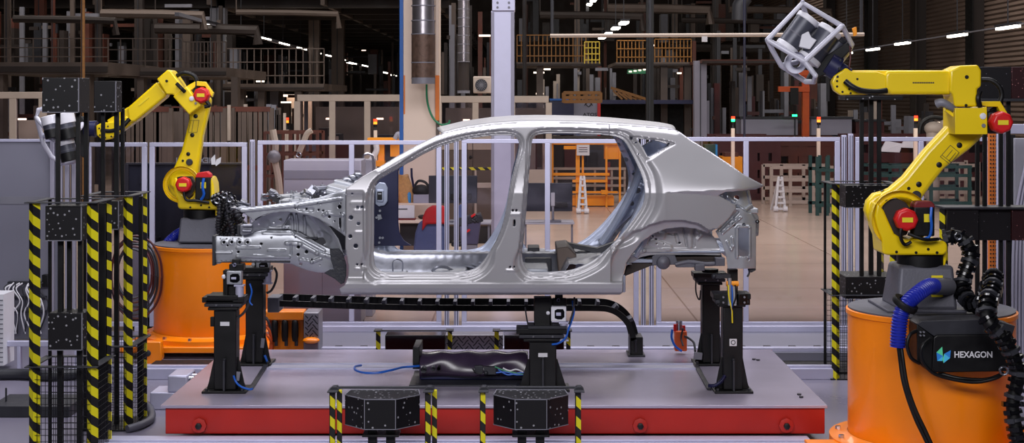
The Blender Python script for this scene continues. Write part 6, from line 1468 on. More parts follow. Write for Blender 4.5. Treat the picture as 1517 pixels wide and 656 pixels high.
b = MB(); b.sphere(P(697, 233, Yo - .02), .03, 8); b.build('handle', ['black'], t)

# ------------------------------------------------------------------ hall equipment
def rack(name, label, cat, px0, px1, py0, py1, Y, vs, hs, m, dep=1.0, r=.05, m2=None, base=True, group=None, fill=None):
    t = thing(name, label, cat, (X((px0 + px1) / 2, Y), Y, 0), group); x0, x1 = X(px0, Y), X(px1, Y); z0, z1 = Z(py1, Y), Z(py0, Y)
    zb = 0 if base else z0
    for v in vs:
        x = x0 + (x1 - x0) * v; part('upright', t, m, x - r / 2, x + r / 2, Y, Y + r, zb, z1, .0)
        if dep: part('rear_upright', t, m, x - r / 2, x + r / 2, Y + dep, Y + dep + r, zb, z1, .0)
    for h in hs:
        z = z0 + (z1 - z0) * h; part('beam', t, m2 or m, x0, x1, Y - .01, Y + r, z - r / 2, z + r / 2, .0)
        if dep: part('rear_beam', t, m2 or m, x0, x1, Y + dep, Y + dep + r, z - r / 2, z + r / 2, .0)
    if fill: part('infill', t, fill, x0 + .02, x1 - .02, Y + dep * .5, Y + dep * .5 + .1, z0 + .1, z1 - .1, .0)
    return t
def stack(px, py, Y, label, base_py, colors=('red_light', 'amber_light', 'black')):
    t = thing('signal_light', label, 'signal light', (X(px, Y), Y, 0)); s = S(Y)
    part('post', t, 'cream', X(px - 2.5, Y), X(px + 2.5, Y), Y, Y + .08, 0, Z(base_py, Y), .004)
    part('stem', t, 'charcoal', X(px - 1, Y), X(px + 1, Y), Y + .02, Y + .06, Z(base_py, Y), Z(py + 12, Y), 0)
    for k, m in enumerate(colors): b = MB(); b.cyl(P(px, py + 4 * k + 4, Y + .04), P(px, py + 4 * k + .3, Y + .04), 2.8 / s, n=14); b.build('lens', [m], t)
stack(556, 176, 22, 'red and amber signal light on a cream post left of the cream column', 193)
stack(1086, 172, 22, 'red and green signal light on a cream post above the car tail', 190, ('red_light', 'green_light', 'black'))
stack(1213, 173, 23, 'signal light on a cream post between the car tail and right tower', 190)
stack(1357, 171, 20, 'signal light on a cream post just left of the right robot elbow', 190)
stack(425, 174, 27, 'faint signal light left of the white enclosure', 192)
# orange rack
Yr = 24.5
t = thing('orange_rack', 'big orange yellow transport rack seen through the rear door opening', 'rack', (X(870, Yr), Yr, 0))
def pr_(name, m, a, c, d, e, y0=0, dy=.08, **kw): return part(name, t, m, X(a, Yr), X(d, Yr), Yr + y0, Yr + y0 + dy, Z(e, Yr), Z(c, Yr), .003, **kw)
for a, w_ in ((853, 6), (862, 3), (897, 3), (917, 3), (817, 3)): pr_('upright', 'rack_orange', a, 209, a + w_, 308)
for c, h_, a, d in ((208, 6, 815, 915), (256, 4, 815, 903), (266, 4, 848, 900), (283, 3, 848, 915), (216, 5, 835, 856)): pr_('beam', 'rack_orange', a, c, d, c + h_, -.05)
pr_('lower_box', 'rack_orange', 848, 291, 910, 305, .1, .5); pr_('side_box', 'rack_orange', 896, 211, 919, 236, .05, .4); pr_('small_box', 'rack_orange', 890, 281, 900, 287, -.2, .2)
pr_('notice', 'label_white', 854, 214, 873, 230, -.12, .02, label='white paper notice')
for k, c in enumerate((218, 221, 224)): pr_('notice_line', 'red_dark' if k == 0 else 'charcoal', 857, c, 870, c + 1, -.125, .004)
t = thing('cream_rack', 'cream grey frame rack with open bars directly behind the orange rack', 'rack', (X(860, 26), 26, 0)); Yr = 26.2
for a in (784, 800, 823, 880, 905, 924): pr_('upright', 'rack_cream', a, 248, a + 3, 306)
for c in (248, 262, 273, 284): pr_('beam', 'rack_cream', 783, c, 927, c + 3.5, -.05)
t = thing('dark_press', 'dark machine housing with maroon panels behind the orange rack', 'machine', (X(860, 29), 29, 0)); Yr = 29
pr_('body', 'brown_dark', 783, 204, 935, 302, 0, 2); pr_('panel', 'maroon', 836, 212, 856, 250, -.1, .1); pr_('panel', 'charcoal', 868, 222, 896, 262, -.1, .1); pr_('pale_panel', 'brown_steel', 783, 206, 800, 246, -.1, .1); pr_('tank', 'black', 868, 225, 884, 246, -.3, .3); pr_('red_panel', 'red_dark', 898, 240, 904, 300, -.1, .1)
for k in range(5): pr_('pipe', 'black', 786 + 3 * k, 226 + 9 * k, 818 - 2 * k, 228 + 9 * k, -.2, .1)
def ladder(px0, px1, c0, c1, Y, label):
    t = thing('step_ladder', label, 'ladder', (X((px0 + px1) / 2, Y), Y, 0)); 
    for s_ in (0, 1):
        b = MB(); top = P((px0 + px1) / 2 + (-2 + 4 * s_), c0, Y); bt = P(px0 if s_ == 0 else px1, c1, Y - .2); b.beam(top, (bt.x, bt.y, 0), .05); b.build('stile', ['label_white'], t)
        b = MB(); b.beam(top, (bt.x, Y + .4, 0), .04); b.build('rear_stile', ['label_white'], t)
        b = MB(); b.cyl((bt.x - .05, bt.y - .02, .06), (bt.x + .05, bt.y - .02, .06), .06, n=12); b.build('castor', ['white'], t)
    for k in range(6):
        u = (k + .5) / 6; w_ = (2 + ((px1 - px0) / 2 - 2) * u) / S(Y); z = Z(c0, Y) * (1 - u); b = MB(); b.box(X((px0 + px1) / 2, Y) - w_, X((px0 + px1) / 2, Y) + w_, Y - .2 * u - .05, Y - .2 * u + .05, z - .02, z + .02); b.build('step', ['label_white'], t)
ladder(857, 869, 261, 305, 22.6, 'small white step ladder in front of the orange rack')
ladder(1149, 1163, 262, 305, 23.2, 'small white step ladder right of the car tail')
# right hand racks and machines beyond the fence
rack('cream_rack', 'cream open frame rack right of the white ladder beyond the fence', 'rack', 1143, 1243, 247, 302, 24.5, (0.0, .28, .62, 1), (.05, .35, .65, .98), 'rack_cream', 1.2, .075)
rack('teal_rack', 'teal green steel rack beyond the fence left of the striped right tower', 'rack', 1208, 1240, 232, 312, 21.8, (.1, .55, .95), (.1, .45, .75), 'teal', .8, .07)
rack('teal_rack', 'teal green rack seen under the right robot arm', 'rack', 1290, 1440, 246, 302, 23, (0, .3, .6, .98), (.02, .4, .75, .98), 'teal', 1.0, .07)
rack('cream_rack', 'cream rack seen between right robot arm and dotted panels', 'rack', 1390, 1450, 240, 290, 25, (0, .5, 1), (.1, .5, .9), 'rack_cream', 1.0, .075)
rack('welding_station', 'dark maroon frame machine just right of the car tail', 'machine', 1060, 1150, 205, 305, 27, (.0, .2, .4, .62, .8, 1), (.12, .35, .6, .85, .98), 'maroon', 1.5, .22, fill='brown_dark')
rack('welding_station', 'dark maroon frame machine behind the cream frame rack', 'machine', 1150, 1250, 208, 290, 29, (.0, .25, .4, .72, .85, 1), (.2, .5, .8, .98), 'brown_rust', 1.5, .25, fill='brown_dark')
rack('welding_station', 'dark maroon frame machine behind the right robot', 'machine', 1262, 1470, 205, 300, 28.5, (.0, .15, .3, .5, .62, .8, 1), (.1, .4, .7, .98), 'maroon', 1.5, .25, fill='brown_dark')
t = thing('green_crate', 'pale green panel box beyond the fence above the car tail', 'box', (X(1053, 24), 24, 0)); Yr = 24
pr_('panel', 'teal', 1044, 214, 1060, 240, 0, .4); pr_('glass', 'water_blue', 1060, 214, 1063, 240, 0, .4); pr_('leg', 'charcoal', 1050, 240, 1053, 316, .1, .1)
t = thing('orange_barrel_rack', 'low orange machine part just above the car tail slope', 'machine', (X(1085, 25), 25, 0)); Yr = 25
pr_('body', 'rack_orange', 1070, 232, 1100, 262, 0, .6); pr_('cap', 'brown_rust', 1074, 226, 1094, 232, 0, .5); pr_('stand', 'brown_rust', 1078, 262, 1092, 304, .1, .3)
for k, (a, c) in enumerate(((1320, 218), (1350, 212))):
    b = MB(); q = P(a, c, 24); b.add([q + Vector((-.25, 0, -.1)), q + Vector((.2, 0, -.12)), q + Vector((.28, .05, .08)), q + Vector((-.1, .1, .15)), q + Vector((-.2, .3, -.1)), q + Vector((.2, .3, -.1))], [(0, 1, 2, 3), (0, 4, 5, 1), (3, 2, 5, 4), (0, 3, 4), (1, 5, 2)])
    b.build('white_cloth', ['white'], None, label=('white folded cloth on the maroon frame, left of the pair', 'white folded cloth on the maroon frame, right of the pair')[k], cat='cloth')
# yellow machine left of the column
t = thing('yellow_machine', 'orange yellow handling machine behind the fence left of the cream column', 'machine', (X(570, 20), 20, 0)); Yr = 20
pr_('top_plate', 'rack_orange', 545, 204, 592, 209, -.1, .4); pr_('arm', 'rack_orange', 560, 209, 569, 240, 0, .2); pr_('arm', 'rack_orange', 578, 209, 592, 232, 0, .2); pr_('foot_beam', 'rack_orange', 549, 238, 570, 246, -.1, .3); pr_('stand', 'rack_orange', 561, 246, 567, 330, 0, .2)
b = MB(); b.tube([P(556, 210, 19.7), P(558, 222, 19.7), P(553, 232, 19.7), P(548, 240, 19.7)], .06, 8); b.build('white_hose', ['white'], t)
b = MB(); b.tube([P(585, 206, 19.7), P(590, 198, 19.7), P(594, 206, 19.7)], .05, 8); b.build('grey_arm', ['lilac_grey'], t)
# white enclosures
def enclosure(px0, px1, py0, Y, n, label, m='rack_cream', header=10):
    t = thing('machine_enclosure', label, 'enclosure', (X((px0 + px1) / 2, Y), Y, 0)); x0, x1 = X(px0, Y), X(px1, Y); zt = Z(py0, Y); zh = Z(py0 + header, Y)
    part('header', t, m, x0, x1, Y, Y + .3, zh, zt, .01)
    for i in range(n + 1): x = x0 + (x1 - x0) * i / n; part('mullion', t, m, x - .07, x + .07, Y, Y + .12, 0, zh, .004)
    part('sill', t, m, x0, x1, Y, Y + .12, .0, .9, .004)
    part('pane', t, 'polycarbonate', x0, x1, Y + .05, Y + .056, .9, zh, 0)
    part('back_wall', t, 'brown_steel', x0, x1, Y + 3.2, Y + 3.3, 0, zt - .3, .0)
    random.seed(int(px0))
    for i in range(10):
        u = random.random(); x = x0 + (x1 - x0) * u; h = random.uniform(1.4, zt - .5); part('inner_machine', t, random.choice(['brown_dark', 'mid_grey', 'brown_rust', 'charcoal', 'rack_cream']), x, min(x1, x + random.uniform(.15, .8)), Y + 1 + random.random(), Y + 2.2, 0, h, .0)
    for i in range(2):
        x = x0 + (x1 - x0) * (.2 + .5 * i); part('inner_lamp', t, 'warm_panel', x, x + .16, Y + 1.4, Y + 1.5, zt - .6, zt - .56, 0)
    return t
enclosure(440, 596, 140, 24, 3, 'long cream framed machine enclosure left of the cream column')
enclosure(650, 813, 142, 24, 3, 'cream framed machine enclosure behind the car roof front')
enclosure(-25, 62, 136, 20, 2, 'cream framed glass enclosure at the left edge behind the dotted cubes')
enclosure(192, 262, 205, 21, 2, 'cream framed low enclosure behind the left robot arm', header=6)
# bright work area far left centre
t = thing('lit_work_cell', 'brightly lit white work cell far back between the mezzanine and the cream enclosure', 'work cell', (X(415, 45), 45, 0)); Yr = 45
pr_('light_ceiling', 'warm_panel', 400, 140, 440, 143, 0, 4); pr_('white_shelf', 'rack_cream', 402, 160, 440, 166, 0, 1); pr_('white_shelf', 'rack_cream', 402, 172, 440, 190, 0, 1); pr_('back_wall', 'cream', 400, 143, 440, 200, 4, .2)
# left low band : rusty posts and pipes behind the fence
for i, (a, d, lab) in enumerate(((190, 250, 'rusty brown post rack behind the left robot, left part'), (252, 330, 'rusty brown post rack behind the left robot arm, middle part'), (332, 400, 'rusty brown post rack between the left robot and the car nose'))):
    t = rack('pipe_rack', lab, 'rack', a, d, 160, 250, 18 + i, [k / 9 + random.uniform(-.03, .03) for k in range(10)], (.02, .98), 'brown_steel', .9, .10, 'brown_rust')
    random.seed(i)
    for k in range(9):
        u = random.random(); x = X(a, 18.5) + (X(d, 18.5) - X(a, 18.5)) * u; part('hanging_bar', t, random.choice(['rack_cream', 'brown_rust', 'brown_dark', 'mid_grey']), x, x + random.uniform(.04, .12), 18.4 + i, 18.5 + i, 1.3 + random.random() * .4, 2.2 + random.random() * .25, 0)
rack('welding_station', 'dark red welding frame above the car nose behind the fence', 'machine', 392, 470, 195, 262, 16, (0, .35, .5, .75, 1), (.02, .5, .98), 'brown_rust', .8, .05)
t = thing('hanging_arm', 'pale bent robot arm dangling in front of the dark red welding frame', 'robot arm', P(450, 200, 15.5))
b = MB(); b.tube([P(462, 193, 15.5), P(455, 198, 15.5), P(449, 212, 15.5), P(443, 226, 15.5)], .05, 8); b.build('arm', ['rack_cream'], t)
b = MB(); b.lathe([(.05, -.02), (.05, .02), (.03, .02), (.03, -.02)], P(443, 229, 15.4), axis='Y', n=14, cap=False); b.build('ring', ['steel_shiny'], t)
t = thing('hanging_arm', 'pale upright robot arm left of the dark red welding frame', 'robot arm', P(410, 250, 15.5))
b = MB(); b.tube([P(404, 192, 15.5), P(408, 215, 15.5), P(407, 235, 15.5), P(412, 262, 15.5), P(415, 290, 15.5)], .06, 8); b.build('arm', ['rack_cream'], t); b = MB(); b.sphere(P(406, 232, 15.4), .12, 10); b.build('joint', ['mid_grey'], t)
# ATOS machine
t = thing('scanner_cabin', 'dark open measuring cabin with pale lettered side and red edge behind the car roof', 'cabin', (X(950, 31.5), 31.5, 0)); Yr = 31.5
pr_('side_panel', 'lilac_grey', 850, 149, 885, 330, 0, .3); pr_('red_edge', 'red', 885, 149, 889.5, 330, -.05, .3, label='red edge strip'); pr_('roof', 'navy', 888, 148, 1036, 154, 0, 2.2); pr_('back_wall', 'black_matt', 888, 152, 1036, 330, 2.0, .1)
pr_('red_edge', 'red', 1033, 149, 1038, 330, -.05, .3, label='red edge strip'); pr_('side_panel', 'lilac_grey', 1038, 149, 1051, 330, 0, .3); pr_('front_bar', 'charcoal', 1020, 190, 1043, 192, -.3, .05); pr_('front_bar', 'charcoal', 1040, 190, 1043, 330, -.3, .05)
text('ATOS', 'lettering', P(874, 170, Yr - .004), .135, 'charcoal', t, sx=1.15)
b = MB(); b.tube([P(866, 156, Yr - .01), P(872, 151, Yr - .01), P(878, 156, Yr - .01)], .012, 6); b.tube([P(867, 153, Yr - .01), P(872, 158, Yr - .01), P(877, 153, Yr - .01)], .012, 6); b.build('emblem', ['charcoal'], t)
# blue bin and yellow rails left of cabin
t = thing('blue_container', 'dark blue container left of the lettered cabin', 'container', (X(825, 31), 31, 0)); Yr = 31
pr_('body', 'navy', 814, 147, 850, 200, 0, 1); pr_('rim', 'blue_strip', 814, 146, 850, 149, -.05, 1)
rack('yellow_guard', 'orange yellow tube guard behind the left end of the lettered cabin', 'guard rail', 836, 890, 137, 152, 27, (0, .2, .4, .6, .8, 1), (.1, .5, .98), 'rail_yellow', .8, .08, base=False)
# far machinery columns and mezzanines
def railing(px0, px1, py0, py1, Y, n, label, m='brown_steel', rails=3, slab=None):
    t = thing('railing', label, 'railing', P((px0 + px1) / 2, py1, Y)); x0, x1 = X(px0, Y), X(px1, Y); z0, z1 = Z(py1, Y), Z(py0, Y); r = .75 / S(Y)
    for i in range(n + 1): x = x0 + (x1 - x0) * i / n; part('post', t, m, x - r, x + r, Y, Y + 2 * r, z0, z1, 0)
    for i in range(rails): z = z1 - (z1 - z0) * i / max(1, rails - .4); part('rail', t, m, x0, x1, Y - .02, Y + 2 * r, z - r, z + r, 0)
    return t
def slab(px0, px1, py0, py1, Y, dep, label, m='brown_steel', cols=()):
    t = thing('mezzanine_deck', label, 'mezzanine', (X((px0 + px1) / 2, Y), Y, 0)); part('deck', t, m, X(px0, Y), X(px1, Y), Y, Y + dep, Z(py1, Y), Z(py0, Y), 0)
    part('edge_channel', t, 'brown_dark', X(px0, Y), X(px1, Y), Y - .08, Y, Z(py1, Y) + .05, Z(py0, Y) - .1, 0)
    for c in cols: part('column', t, m, X(c - 5, Y), X(c + 5, Y), Y + .2, Y + .55, 0, Z(py1, Y), 0)
    return t
slab(-30, 160, 92, 110, 24, 5, 'brown steel mezzanine deck at upper left, nearest part', cols=(-5, 125))
slab(160, 335, 100, 114, 27, 6, 'brown steel mezzanine deck behind the left robot forearm', cols=(205, 268, 345))
slab(330, 480, 124, 134, 34, 6, 'brown steel mezzanine deck in the middle left distance', cols=(355, 385, 440))
railing(-25, 160, 57, 92, 24, 5, 'thin tube railing on the nearest upper left mezzanine')
railing(160, 270, 57, 100, 27, 6, 'thin tube railing on the mezzanine above the left robot')
railing(270, 335, 62, 102, 27.5, 12, 'closely barred railing at the end of the left mezzanine')
railing(335, 480, 72, 124, 34, 14, 'barred railing of the distant middle left mezzanine')
random.seed(21)
def colm(px, w_, Y, label, m='brown_steel', top=11, z0=0):
    t = thing('hall_column', label, 'column', (X(px, Y), Y, 0)); part('shaft', t, m, X(px - w_ / 2, Y), X(px + w_ / 2, Y), Y, Y + w_ / S(Y), z0, top, 0)
    part('base_plate', t, 'charcoal', X(px - w_ * .8, Y), X(px + w_ * .8, Y), Y - .05, Y + w_ / S(Y) + .1, z0, z0 + .04, 0)
    part('conduit', t, 'charcoal', X(px - 1, Y), X(px, Y), Y - .04, Y, z0 + .1, top, 0)
colm(122, 5, 21.5, 'thin tan pole rising above the dotted cube at the left', 'wood_brown')
colm(10, 8, 30, 'brown hall column at the upper left edge'); colm(145, 9, 34, 'brown hall column right of the thin tan pole', 'brown_dark'); colm(205, 12, 34, 'broad dark hall column above the left robot forearm', 'brown_dark')
colm(322, 22, 43, 'wide grey concrete column above the elbow of the left robot', 'mid_grey'); colm(465, 16, 52, 'wide brown column left of the pair below the lamp row'); colm(500, 18, 54, 'wide brown column right of the pair below the lamp row')
colm(78, 5, 32, 'slim brown column above the dotted cube', 'brown_rust'); colm(58, 14, 42, 'broad rust red column far behind the left railing', 'brown_rust')
colm(777, 6, 30, 'thin brown column just right of the pale steel column', 'brown_dark'); colm(963, 11, 23.5, 'tall black column behind the rear of the car roof', 'black'); colm(855, 8, 42, 'brown column among the yellow railings')
colm(1038, 18, 30.5, 'pale lilac column right of the lettered cabin', 'lilac_grey', Z(90, 30.5)); colm(1103, 3, 17.5, 'dark blue thin pole above the car tail', 'navy'); colm(990, 12, 41.5, 'brown column behind the black one', 'brown_steel', Z(100, 36)); colm(1000, 8, 48, 'distant brown column right of the black column')
colm(1060, 9, 43.5, 'brown column behind the lilac one', 'brown_dark'); colm(1170, 9, 46, 'brown column behind the right measuring head', 'brown_dark')
# clutter walls : process lines far away
def line(px0, px1, py0, py1, Y, n, label, seed, mats_, tall=(.3, 1.0), bright=0):
    random.seed(seed); t = thing('production_line', label, 'machinery', (X((px0 + px1) / 2, Y), Y, 0)); x0, x1 = X(px0, Y), X(px1, Y); z0, z1 = max(0, Z(py1, Y)), Z(py0, Y); zz = z1 - z0
    for i in range(n):
        x = x0 + (x1 - x0) * random.random(); w_ = random.uniform(.1, .9) * (x1 - x0) / n * 2.2; h = zz * random.uniform(*tall)
        k = random.random(); y = Y + random.uniform(0, 2.5)
        if k < .5: part('cabinet', t, random.choice(mats_), x, x + w_, y, y + random.uniform(.3, .8), z0, z0 + h, 0)
        elif k < .75: part('upright', t, random.choice(mats_), x, x + .12, y, y + .12, 0, z1 * random.uniform(.9, 1.1), 0)
        else:
            z = z0 + zz * random.random(); part('pipe', t, random.choice(mats_), x, x + w_ * 4, y, y + .12, z, z + .10, 0)
    for i in range(bright):
        x = x0 + (x1 - x0) * random.random(); z = z0 + zz * random.uniform(.35, .95); part('work_lamp', t, 'warm_panel', x, x + random.uniform(.12, .35), Y - .3, Y - .25, z, z + .05, 0)
    return t
D = ['brown_dark', 'brown_steel', 'charcoal', 'brown_rust', 'brown_dark', 'mid_grey']
line(-30, 120, 10, 92, 33, 26, 'dark machinery on the upper left mezzanine', 1, D, bright=0)
line(120, 330, 5, 100, 35, 34, 'dark pipes and machinery above the left robot', 2, D, bright=0)
line(-30, 190, 112, 215, 28, 30, 'dark machinery under the left mezzanine', 3, D, bright=1)
line(190, 440, 116, 215, 38, 38, 'dark machinery far behind the left robot under the deck', 4, D + ['rack_cream'], bright=4)
line(330, 600, 100, 215, 62, 40, 'distant machinery below the row of ceiling lamps', 5, D + ['brown_steel'], bright=2)
line(335, 600, 70, 110, 75, 34, 'far overhead steelwork below the row of ceiling lamps', 6, D, tall=(.5, 1), bright=1)
line(762, 960, 95, 210, 37.5, 44, 'grey conveyor machinery behind the car roof', 7, D + ['mid_grey', 'rack_cream'], bright=4)
line(650, 730, 20, 140, 30, 22, 'dark machinery between the cream and pale steel columns', 8, D, bright=1)
line(960, 1240, 60, 150, 38, 46, 'dark equipment high up above the car tail', 9, D + ['charcoal'], bright=2)
line(1052, 1250, 118, 212, 32, 38, 'dark machinery band above the fence right of the car', 10, D + ['maroon', 'mid_grey'], bright=2)
line(1262, 1440, 160, 212, 31, 30, 'machinery band behind the right robot elbow', 12, D + ['mid_grey', 'rack_cream'], bright=1)
line(762, 1210, -10, 60, 52, 60, 'overhead steel and pipes in the upper middle', 13, D, tall=(.3, 1), bright=2)
# pipes overhead
random.seed(30)
for k in range(9):
    px0 = (20, 150, 230, 350, 800, 900, 1010, 1080, 990)[k]; c = (28, 20, 42, 18, 22, 12, 30, 14, 70)[k]; Y = 30 + 2 * k
    b = MB(); pts = [P(px0, c, Y), P(px0 + 90, c + 1, Y), P(px0 + 150, c + 3, Y), P(px0 + 152, c + 24, Y)]; b.tube(pts, .10 + .03 * (k % 3), 8, False)
    b.cyl(pts[0], (pts[0].x, pts[0].y, 10.95), .02, n=6)
    b.build('overhead_pipe', ['brown_steel' if k % 2 else 'brown_dark'], None, label='bent overhead pipe, %s' % ('above the nearest left railing', 'over the left robot forearm', 'left of the wide concrete column', 'above the row of ceiling lamps', 'over the yellow railing', 'above the black column', 'near the upper centre right', 'left of the right measuring head', 'beside the black column, lowest')[k], cat='pipe')
b = MB(); b.tube([P(1095, 30, 22), P(1096, 8, 22), P(1104, -4, 22)], .17, 12, False); b.build('vent_pipe', ['charcoal'], None, label='dark curved vent pipe hanging above the car tail', cat='pipe')
# yellow walkways
slab(765, 890, 92, 97, 31, 4, 'walkway deck with yellow railing behind the car roof', 'brown_steel', (800,)); railing(766, 868, 52, 92, 31, 16, 'dull yellow railing left of the bright yellow gate', 'rail_yellow')
railing(866, 888, 62, 94, 30, 4, 'bright yellow gate on the walkway', 'yellow', 4)
slab(912, 1026, 92, 97, 33, 4, 'walkway deck either side of the tall black column', 'brown_steel', (985, 1020)); railing(914, 958, 60, 92, 33, 8, 'orange railing left of the tall black column', 'rail_yellow'); railing(970, 1024, 58, 92, 33, 10, 'orange railing right of the tall black column', 'rail_yellow')
slab(1040, 1150, 88, 93, 30, 3, 'rust coloured deck edge right of the lilac column', 'brown_rust', ())
t = thing('yellow_stair', 'slanting yellow stair rail behind the cabin roof', 'stair', P(930, 148, 29)); 
for k in range(6): b = MB(); b.beam(P(908 + 7 * k, 134 + 2 * k, 29), P(922 + 7 * k, 147, 29), .05); b.build('slat', ['rail_yellow'], t)
b = MB(); b.beam(P(905, 130, 29), P(958, 147, 29), .07); b.build('handrail', ['rail_yellow'], t)
t = thing('green_walkway_light', 'yellow green lit strip under the walkway', 'light strip', P(945, 106, 33)); 
for k in range(4): part('lamp', t, 'warm_panel', X(932 + 7 * k, 33), X(936 + 7 * k, 33), 33, 33.05, Z(107 - k, 33), Z(105 - k, 33), 0)
part('housing', t, 'green_cable', X(930, 33), X(960, 33), 33.06, 33.3, Z(109, 33), Z(103, 33), 0)
t = thing('orange_crane', 'orange crane post and arm behind the right measuring head', 'crane', (X(1194, 30), 30, 0)); Yr = 30
pr_('post', 'orange_dark', 1189, 106, 1199, 320, 0, .15); pr_('arm', 'orange_dark', 1153, 128, 1199, 136, -.05, .15); pr_('box', 'orange_dark', 1184, 104, 1200, 112, -.05, .2); pr_('motor', 'black', 1170, 130, 1182, 155, -.1, .2)
for a, d, c, l in ((1098, 1182, 176, 'long lilac grey machine box right of the lettered cabin'), (1202, 1262, 176, 'long lilac grey machine box right of the orange crane'), (1268, 1310, 180, 'dark red machine box behind the right tower uprights')):
    t = thing('machine_box', l, 'machine', (X((a + d) / 2, 30.5), 30.5, 0)); Yr = 30.5
    pr_('body', 'lilac_grey' if d < 1270 else 'maroon', a, c, d, c + 24, 0, 1); pr_('top', 'charcoal', a - 2, c - 3, d + 2, c, -.05, 1.1); pr_('lower_body', 'charcoal', a, c + 24, d, 330, .1, .9)
t = thing('green_lamp', 'small glowing green lamp left of the orange crane', 'lamp', P(1178, 171, 29.8)); Yr = 29.8
pr_('lens', 'green_light', 1174, 169.5, 1181, 172.5, 0, .05); pr_('bracket', 'charcoal', 1160, 173, 1184, 175, 0, .1); pr_('post', 'charcoal', 1177, 175, 1179, 285, .02, .05)
t = thing('window_light', 'bright upright window far behind the lilac column', 'window', P(1108, 130, 50)); Yr = 50
pr_('pane', 'lamp_white', 1106, 118, 1113, 141, 0, .05); pr_('frame', 'brown_dark', 1104, 116, 1115, 118, -.05, .1)
t = thing('grey_robot', 'grey robot and hoses behind the right robot elbow', 'machine', P(1385, 195, 24))
b = MB(); b.tube([P(1362, 198, 24), P(1366, 182, 24), P(1380, 174, 24), P(1398, 176, 24)], .05, 8); b.build('hose', ['black'], t)
b = MB(); b.sphere(P(1384, 190, 24), .20, 14, (1.2, 1, .8)); b.sphere(P(1400, 184, 24), .13, 12); b.build('joint', ['rack_cream'], t); b = MB(); b.cyl(P(1382, 196, 24), (X(1382, 24), 24, 0), .15); b.build('base', ['rack_cream'], t)
# lamps
def strip(px, py, Y, L, label, grp, w_=.09, dirY=True):
    t = thing('strip_lamp', label, 'lamp', P(px, py, Y), grp); q = P(px, py, Y)
    part('tube', t, 'lamp_white', q.x - w_, q.x + w_, q.y - L / 2, q.y + L / 2, q.z - .05, q.z, 0); part('housing', t, 'charcoal', q.x - w_ * 1.2, q.x + w_ * 1.2, q.y - L / 2 - .05, q.y + L / 2 + .05, q.z, q.z + .06, 0)
    zt_ = 11 if not (-20 < q.x < -2.5 and 42 < q.y < 108) else 5.86
    part('hanger', t, 'charcoal', q.x - .01, q.x + .01, q.y - .01, q.y + .01, q.z + .06, zt_, 0)
for i, (a, c) in enumerate([(313, 35), (357, 45), (391, 56), (419, 64), (445, 71), (467, 77), (487, 82), (504, 87), (521, 93), (540, 97), (556, 101), (570, 107), (582, 111)]):
    d = 9.09 * F / (CX - a); strip(a, c, d - 11, d * .045, 'white strip lamp in the long row sloping down to the cream column', 'strip lamps in the long left row', .06 + .002 * i)
t = thing('lamp_rail', 'thin rail carrying the long left row of strip lamps', 'rail', P(262, 22, 29)); b = MB(); d0, d1 = 9.09 * F / (CX - 262), 9.09 * F / (CX - 590); b.beam(P(262, 21, d0 - 11), P(590, 112, d1 - 11), .12, .1); b.build('rail', ['mid_grey'], t)
for i, (a, c) in enumerate([(1254, 78), (1293, 72), (1337, 63), (1418, 51), (1493, 39)]):
    d = 10 * F / (a - CX); strip(a, c, d - 11, 1.3, 'white strip lamp in the row along the brown wall at upper right', 'strip lamps along the right wall', .05)
t = thing('lamp_rail', 'thin rail carrying the strip lamps along the right wall', 'rail', P(1400, 54, 24)); b = MB(); b.beam(P(1250, 77, 10 * F / 480 - 11), P(1560, 28, 10 * F / 790 - 11), .03, .03); b.build('rail', ['mid_grey'], t)
for i, (a, c) in enumerate([(892, 55), (901, 49), (912, 41), (924, 33), (873, 6), (879, 0)]):
    d = 3 * F / (a - CX); strip(a, c, d - 11, 1.2, 'white strip lamp in the short diagonal row above the walkway', 'strip lamps above the walkway', .11)
for i, (a, c, l) in enumerate([(90, 77, 'left'), (111, 79, 'middle'), (133, 82, 'right')]):
    Yr = 40; t = thing('wall_lamp', 'small bright lamp behind the upper left railing, %s of three' % l, 'lamp', P(a, c, 40)); pr_('glass', 'lamp_white', a - 5, c - 1, a + 5, c + 1.2, 0, .1); pr_('housing', 'charcoal', a - 6, c - 2, a + 6, c - 1, 0, .15)
# ------------------------------------------------------------------ hall shell
def wallmat():
    m = mat('wall_brown', (104, 86, 76), 0, .7, .2, .5); nt = m.node_tree; b = nt.nodes['Principled BSDF']
    tc = nt.nodes.new('ShaderNodeTexCoord'); w_ = nt.nodes.new('ShaderNodeTexWave'); w_.bands_direction = 'Z'; w_.inputs['Scale'].default_value = 2.2
    nt.links.new(tc.outputs['Object'], w_.inputs['Vector']); bp = nt.nodes.new('ShaderNodeBump'); bp.inputs['Strength'].default_value = .8; bp.inputs['Distance'].default_value = .12
    nt.links.new(w_.outputs['Fac'], bp.inputs['Height']); nt.links.new(bp.outputs['Normal'], b.inputs['Normal'])
wallmat()
mat('ceiling_brown', (46, 40, 40), 0, .8, .2, .5)
b = MB(); b.box(14, 14.3, 16, 110, 0, 11); struct(b, 'wall_right', ['wall_brown'])
b = MB(); b.box(-26.3, -26, 5, 110, 0, 11); struct(b, 'wall_left', ['brown_dark'])
b = MB(); b.box(-26, 24, 110, 110.3, 0, 11); struct(b, 'wall_back', ['brown_steel'])
b = MB(); b.box(-26, 24, 20, 110, 11, 11.2); struct(b, 'ceiling', ['ceiling_brown'])
for i, y in enumerate((22, 28.5, 34.5, 41, 48, 56)):
    t = thing('wall_pillar', 'dark steel pillar standing against the brown wall at upper right', 'column', (13.8, y, 0), 'pillars along the brown right wall'); part('web', t, 'brown_dark', 13.6, 14, y, y + .12, 0, 9, 0)
    part('flange', t, 'black' if i % 2 == 0 else 'brown_dark', 13.55, 13.6, y - .3, y + .42, 0, 9, 0)
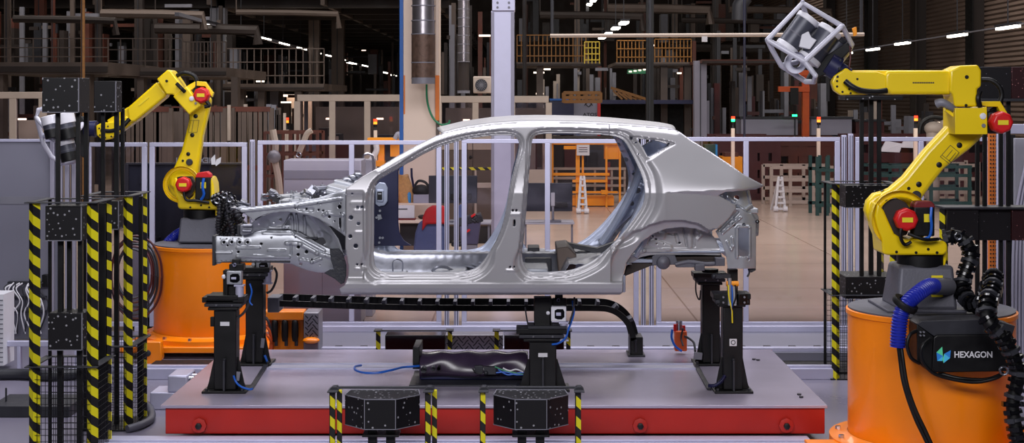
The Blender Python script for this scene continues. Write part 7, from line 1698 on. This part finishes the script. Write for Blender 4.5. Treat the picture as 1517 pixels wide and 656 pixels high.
t = thing('ceiling_deck', 'dark ribbed ceiling deck over the distant left part of the hall', 'ceiling deck', (-9, 70, 6)); part('sheet', t, 'ceiling_brown', -20, -2.5, 42, 108, 6.1, 6.3, 0)
for k in range(16): part('rib', t, 'brown_dark', -20, -2.5, 43 + 4 * k, 43.3 + 4 * k, 5.8, 6.1, 0)
for k in range(5): part('purlin', t, 'brown_steel', -19 + 4 * k, -18.85 + 4 * k, 42, 108, 5.85, 6.1, 0)
# ------------------------------------------------------------------ camera, light
cd = bpy.data.cameras.new('camera'); cam = bpy.data.objects.new('camera', cd); COL.objects.link(cam)
cam.location = (0, CAMY, CAMZ); cam.rotation_euler = (PI / 2, 0, 0)
cd.sensor_width = 36; cd.lens = F * 36 / 1517; cd.shift_x = -(CX - 758.5) / 1517; cd.shift_y = (CY - 328) / 1517
cd.clip_end = 400
SC.camera = cam
def area(name, loc, target, sx, sy, power, col=(1, .97, 1)):
    l = bpy.data.lights.new(name, 'AREA'); l.shape = 'RECTANGLE'; l.size = sx; l.size_y = sy; l.energy = power; l.color = col
    o = bpy.data.objects.new(name, l); COL.objects.link(o); o.location = loc
    o.rotation_euler = (Vector(target) - Vector(loc)).to_track_quat('-Z', 'Y').to_euler(); return o
area('high_bay_lamp_front', (-1, -9.5, 5.8), (0, 1.5, .8), 9, 2.2, 820, (.98, .96, 1))
area('high_bay_lamp_cell', (0, 1.0, 7.5), (0, 1.0, 0), 10, 2.0, 330, (.97, .95, 1))
area('high_bay_lamp_back', (0, 2.6, 8.6), (0, 6.2, .6), 13, 2.0, 800, (.95, .93, 1))
area('hall_lamp_aisle', (2, 16, 8), (2, 16, 0), 22, 3, 1500, (1, .95, .9))
area('hall_lamp_far', (0, 30, 9), (0, 33, 0), 34, 4, 1500, (1, .93, .86))
area('hall_lamp_rear', (0, 60, 9), (0, 62, 0), 50, 5, 1000, (1, .90, .80))
w = bpy.data.worlds.new('world'); SC.world = w; w.use_nodes = True
w.node_tree.nodes['Background'].inputs[0].default_value = (.55, .52, .62, 1); w.node_tree.nodes['Background'].inputs[1].default_value = .05
SC.view_settings.view_transform = 'Standard'; SC.view_settings.look = 'None'; SC.view_settings.gamma = 1; SC.view_settings.exposure = 0
SC.view_settings.use_curve_mapping = False
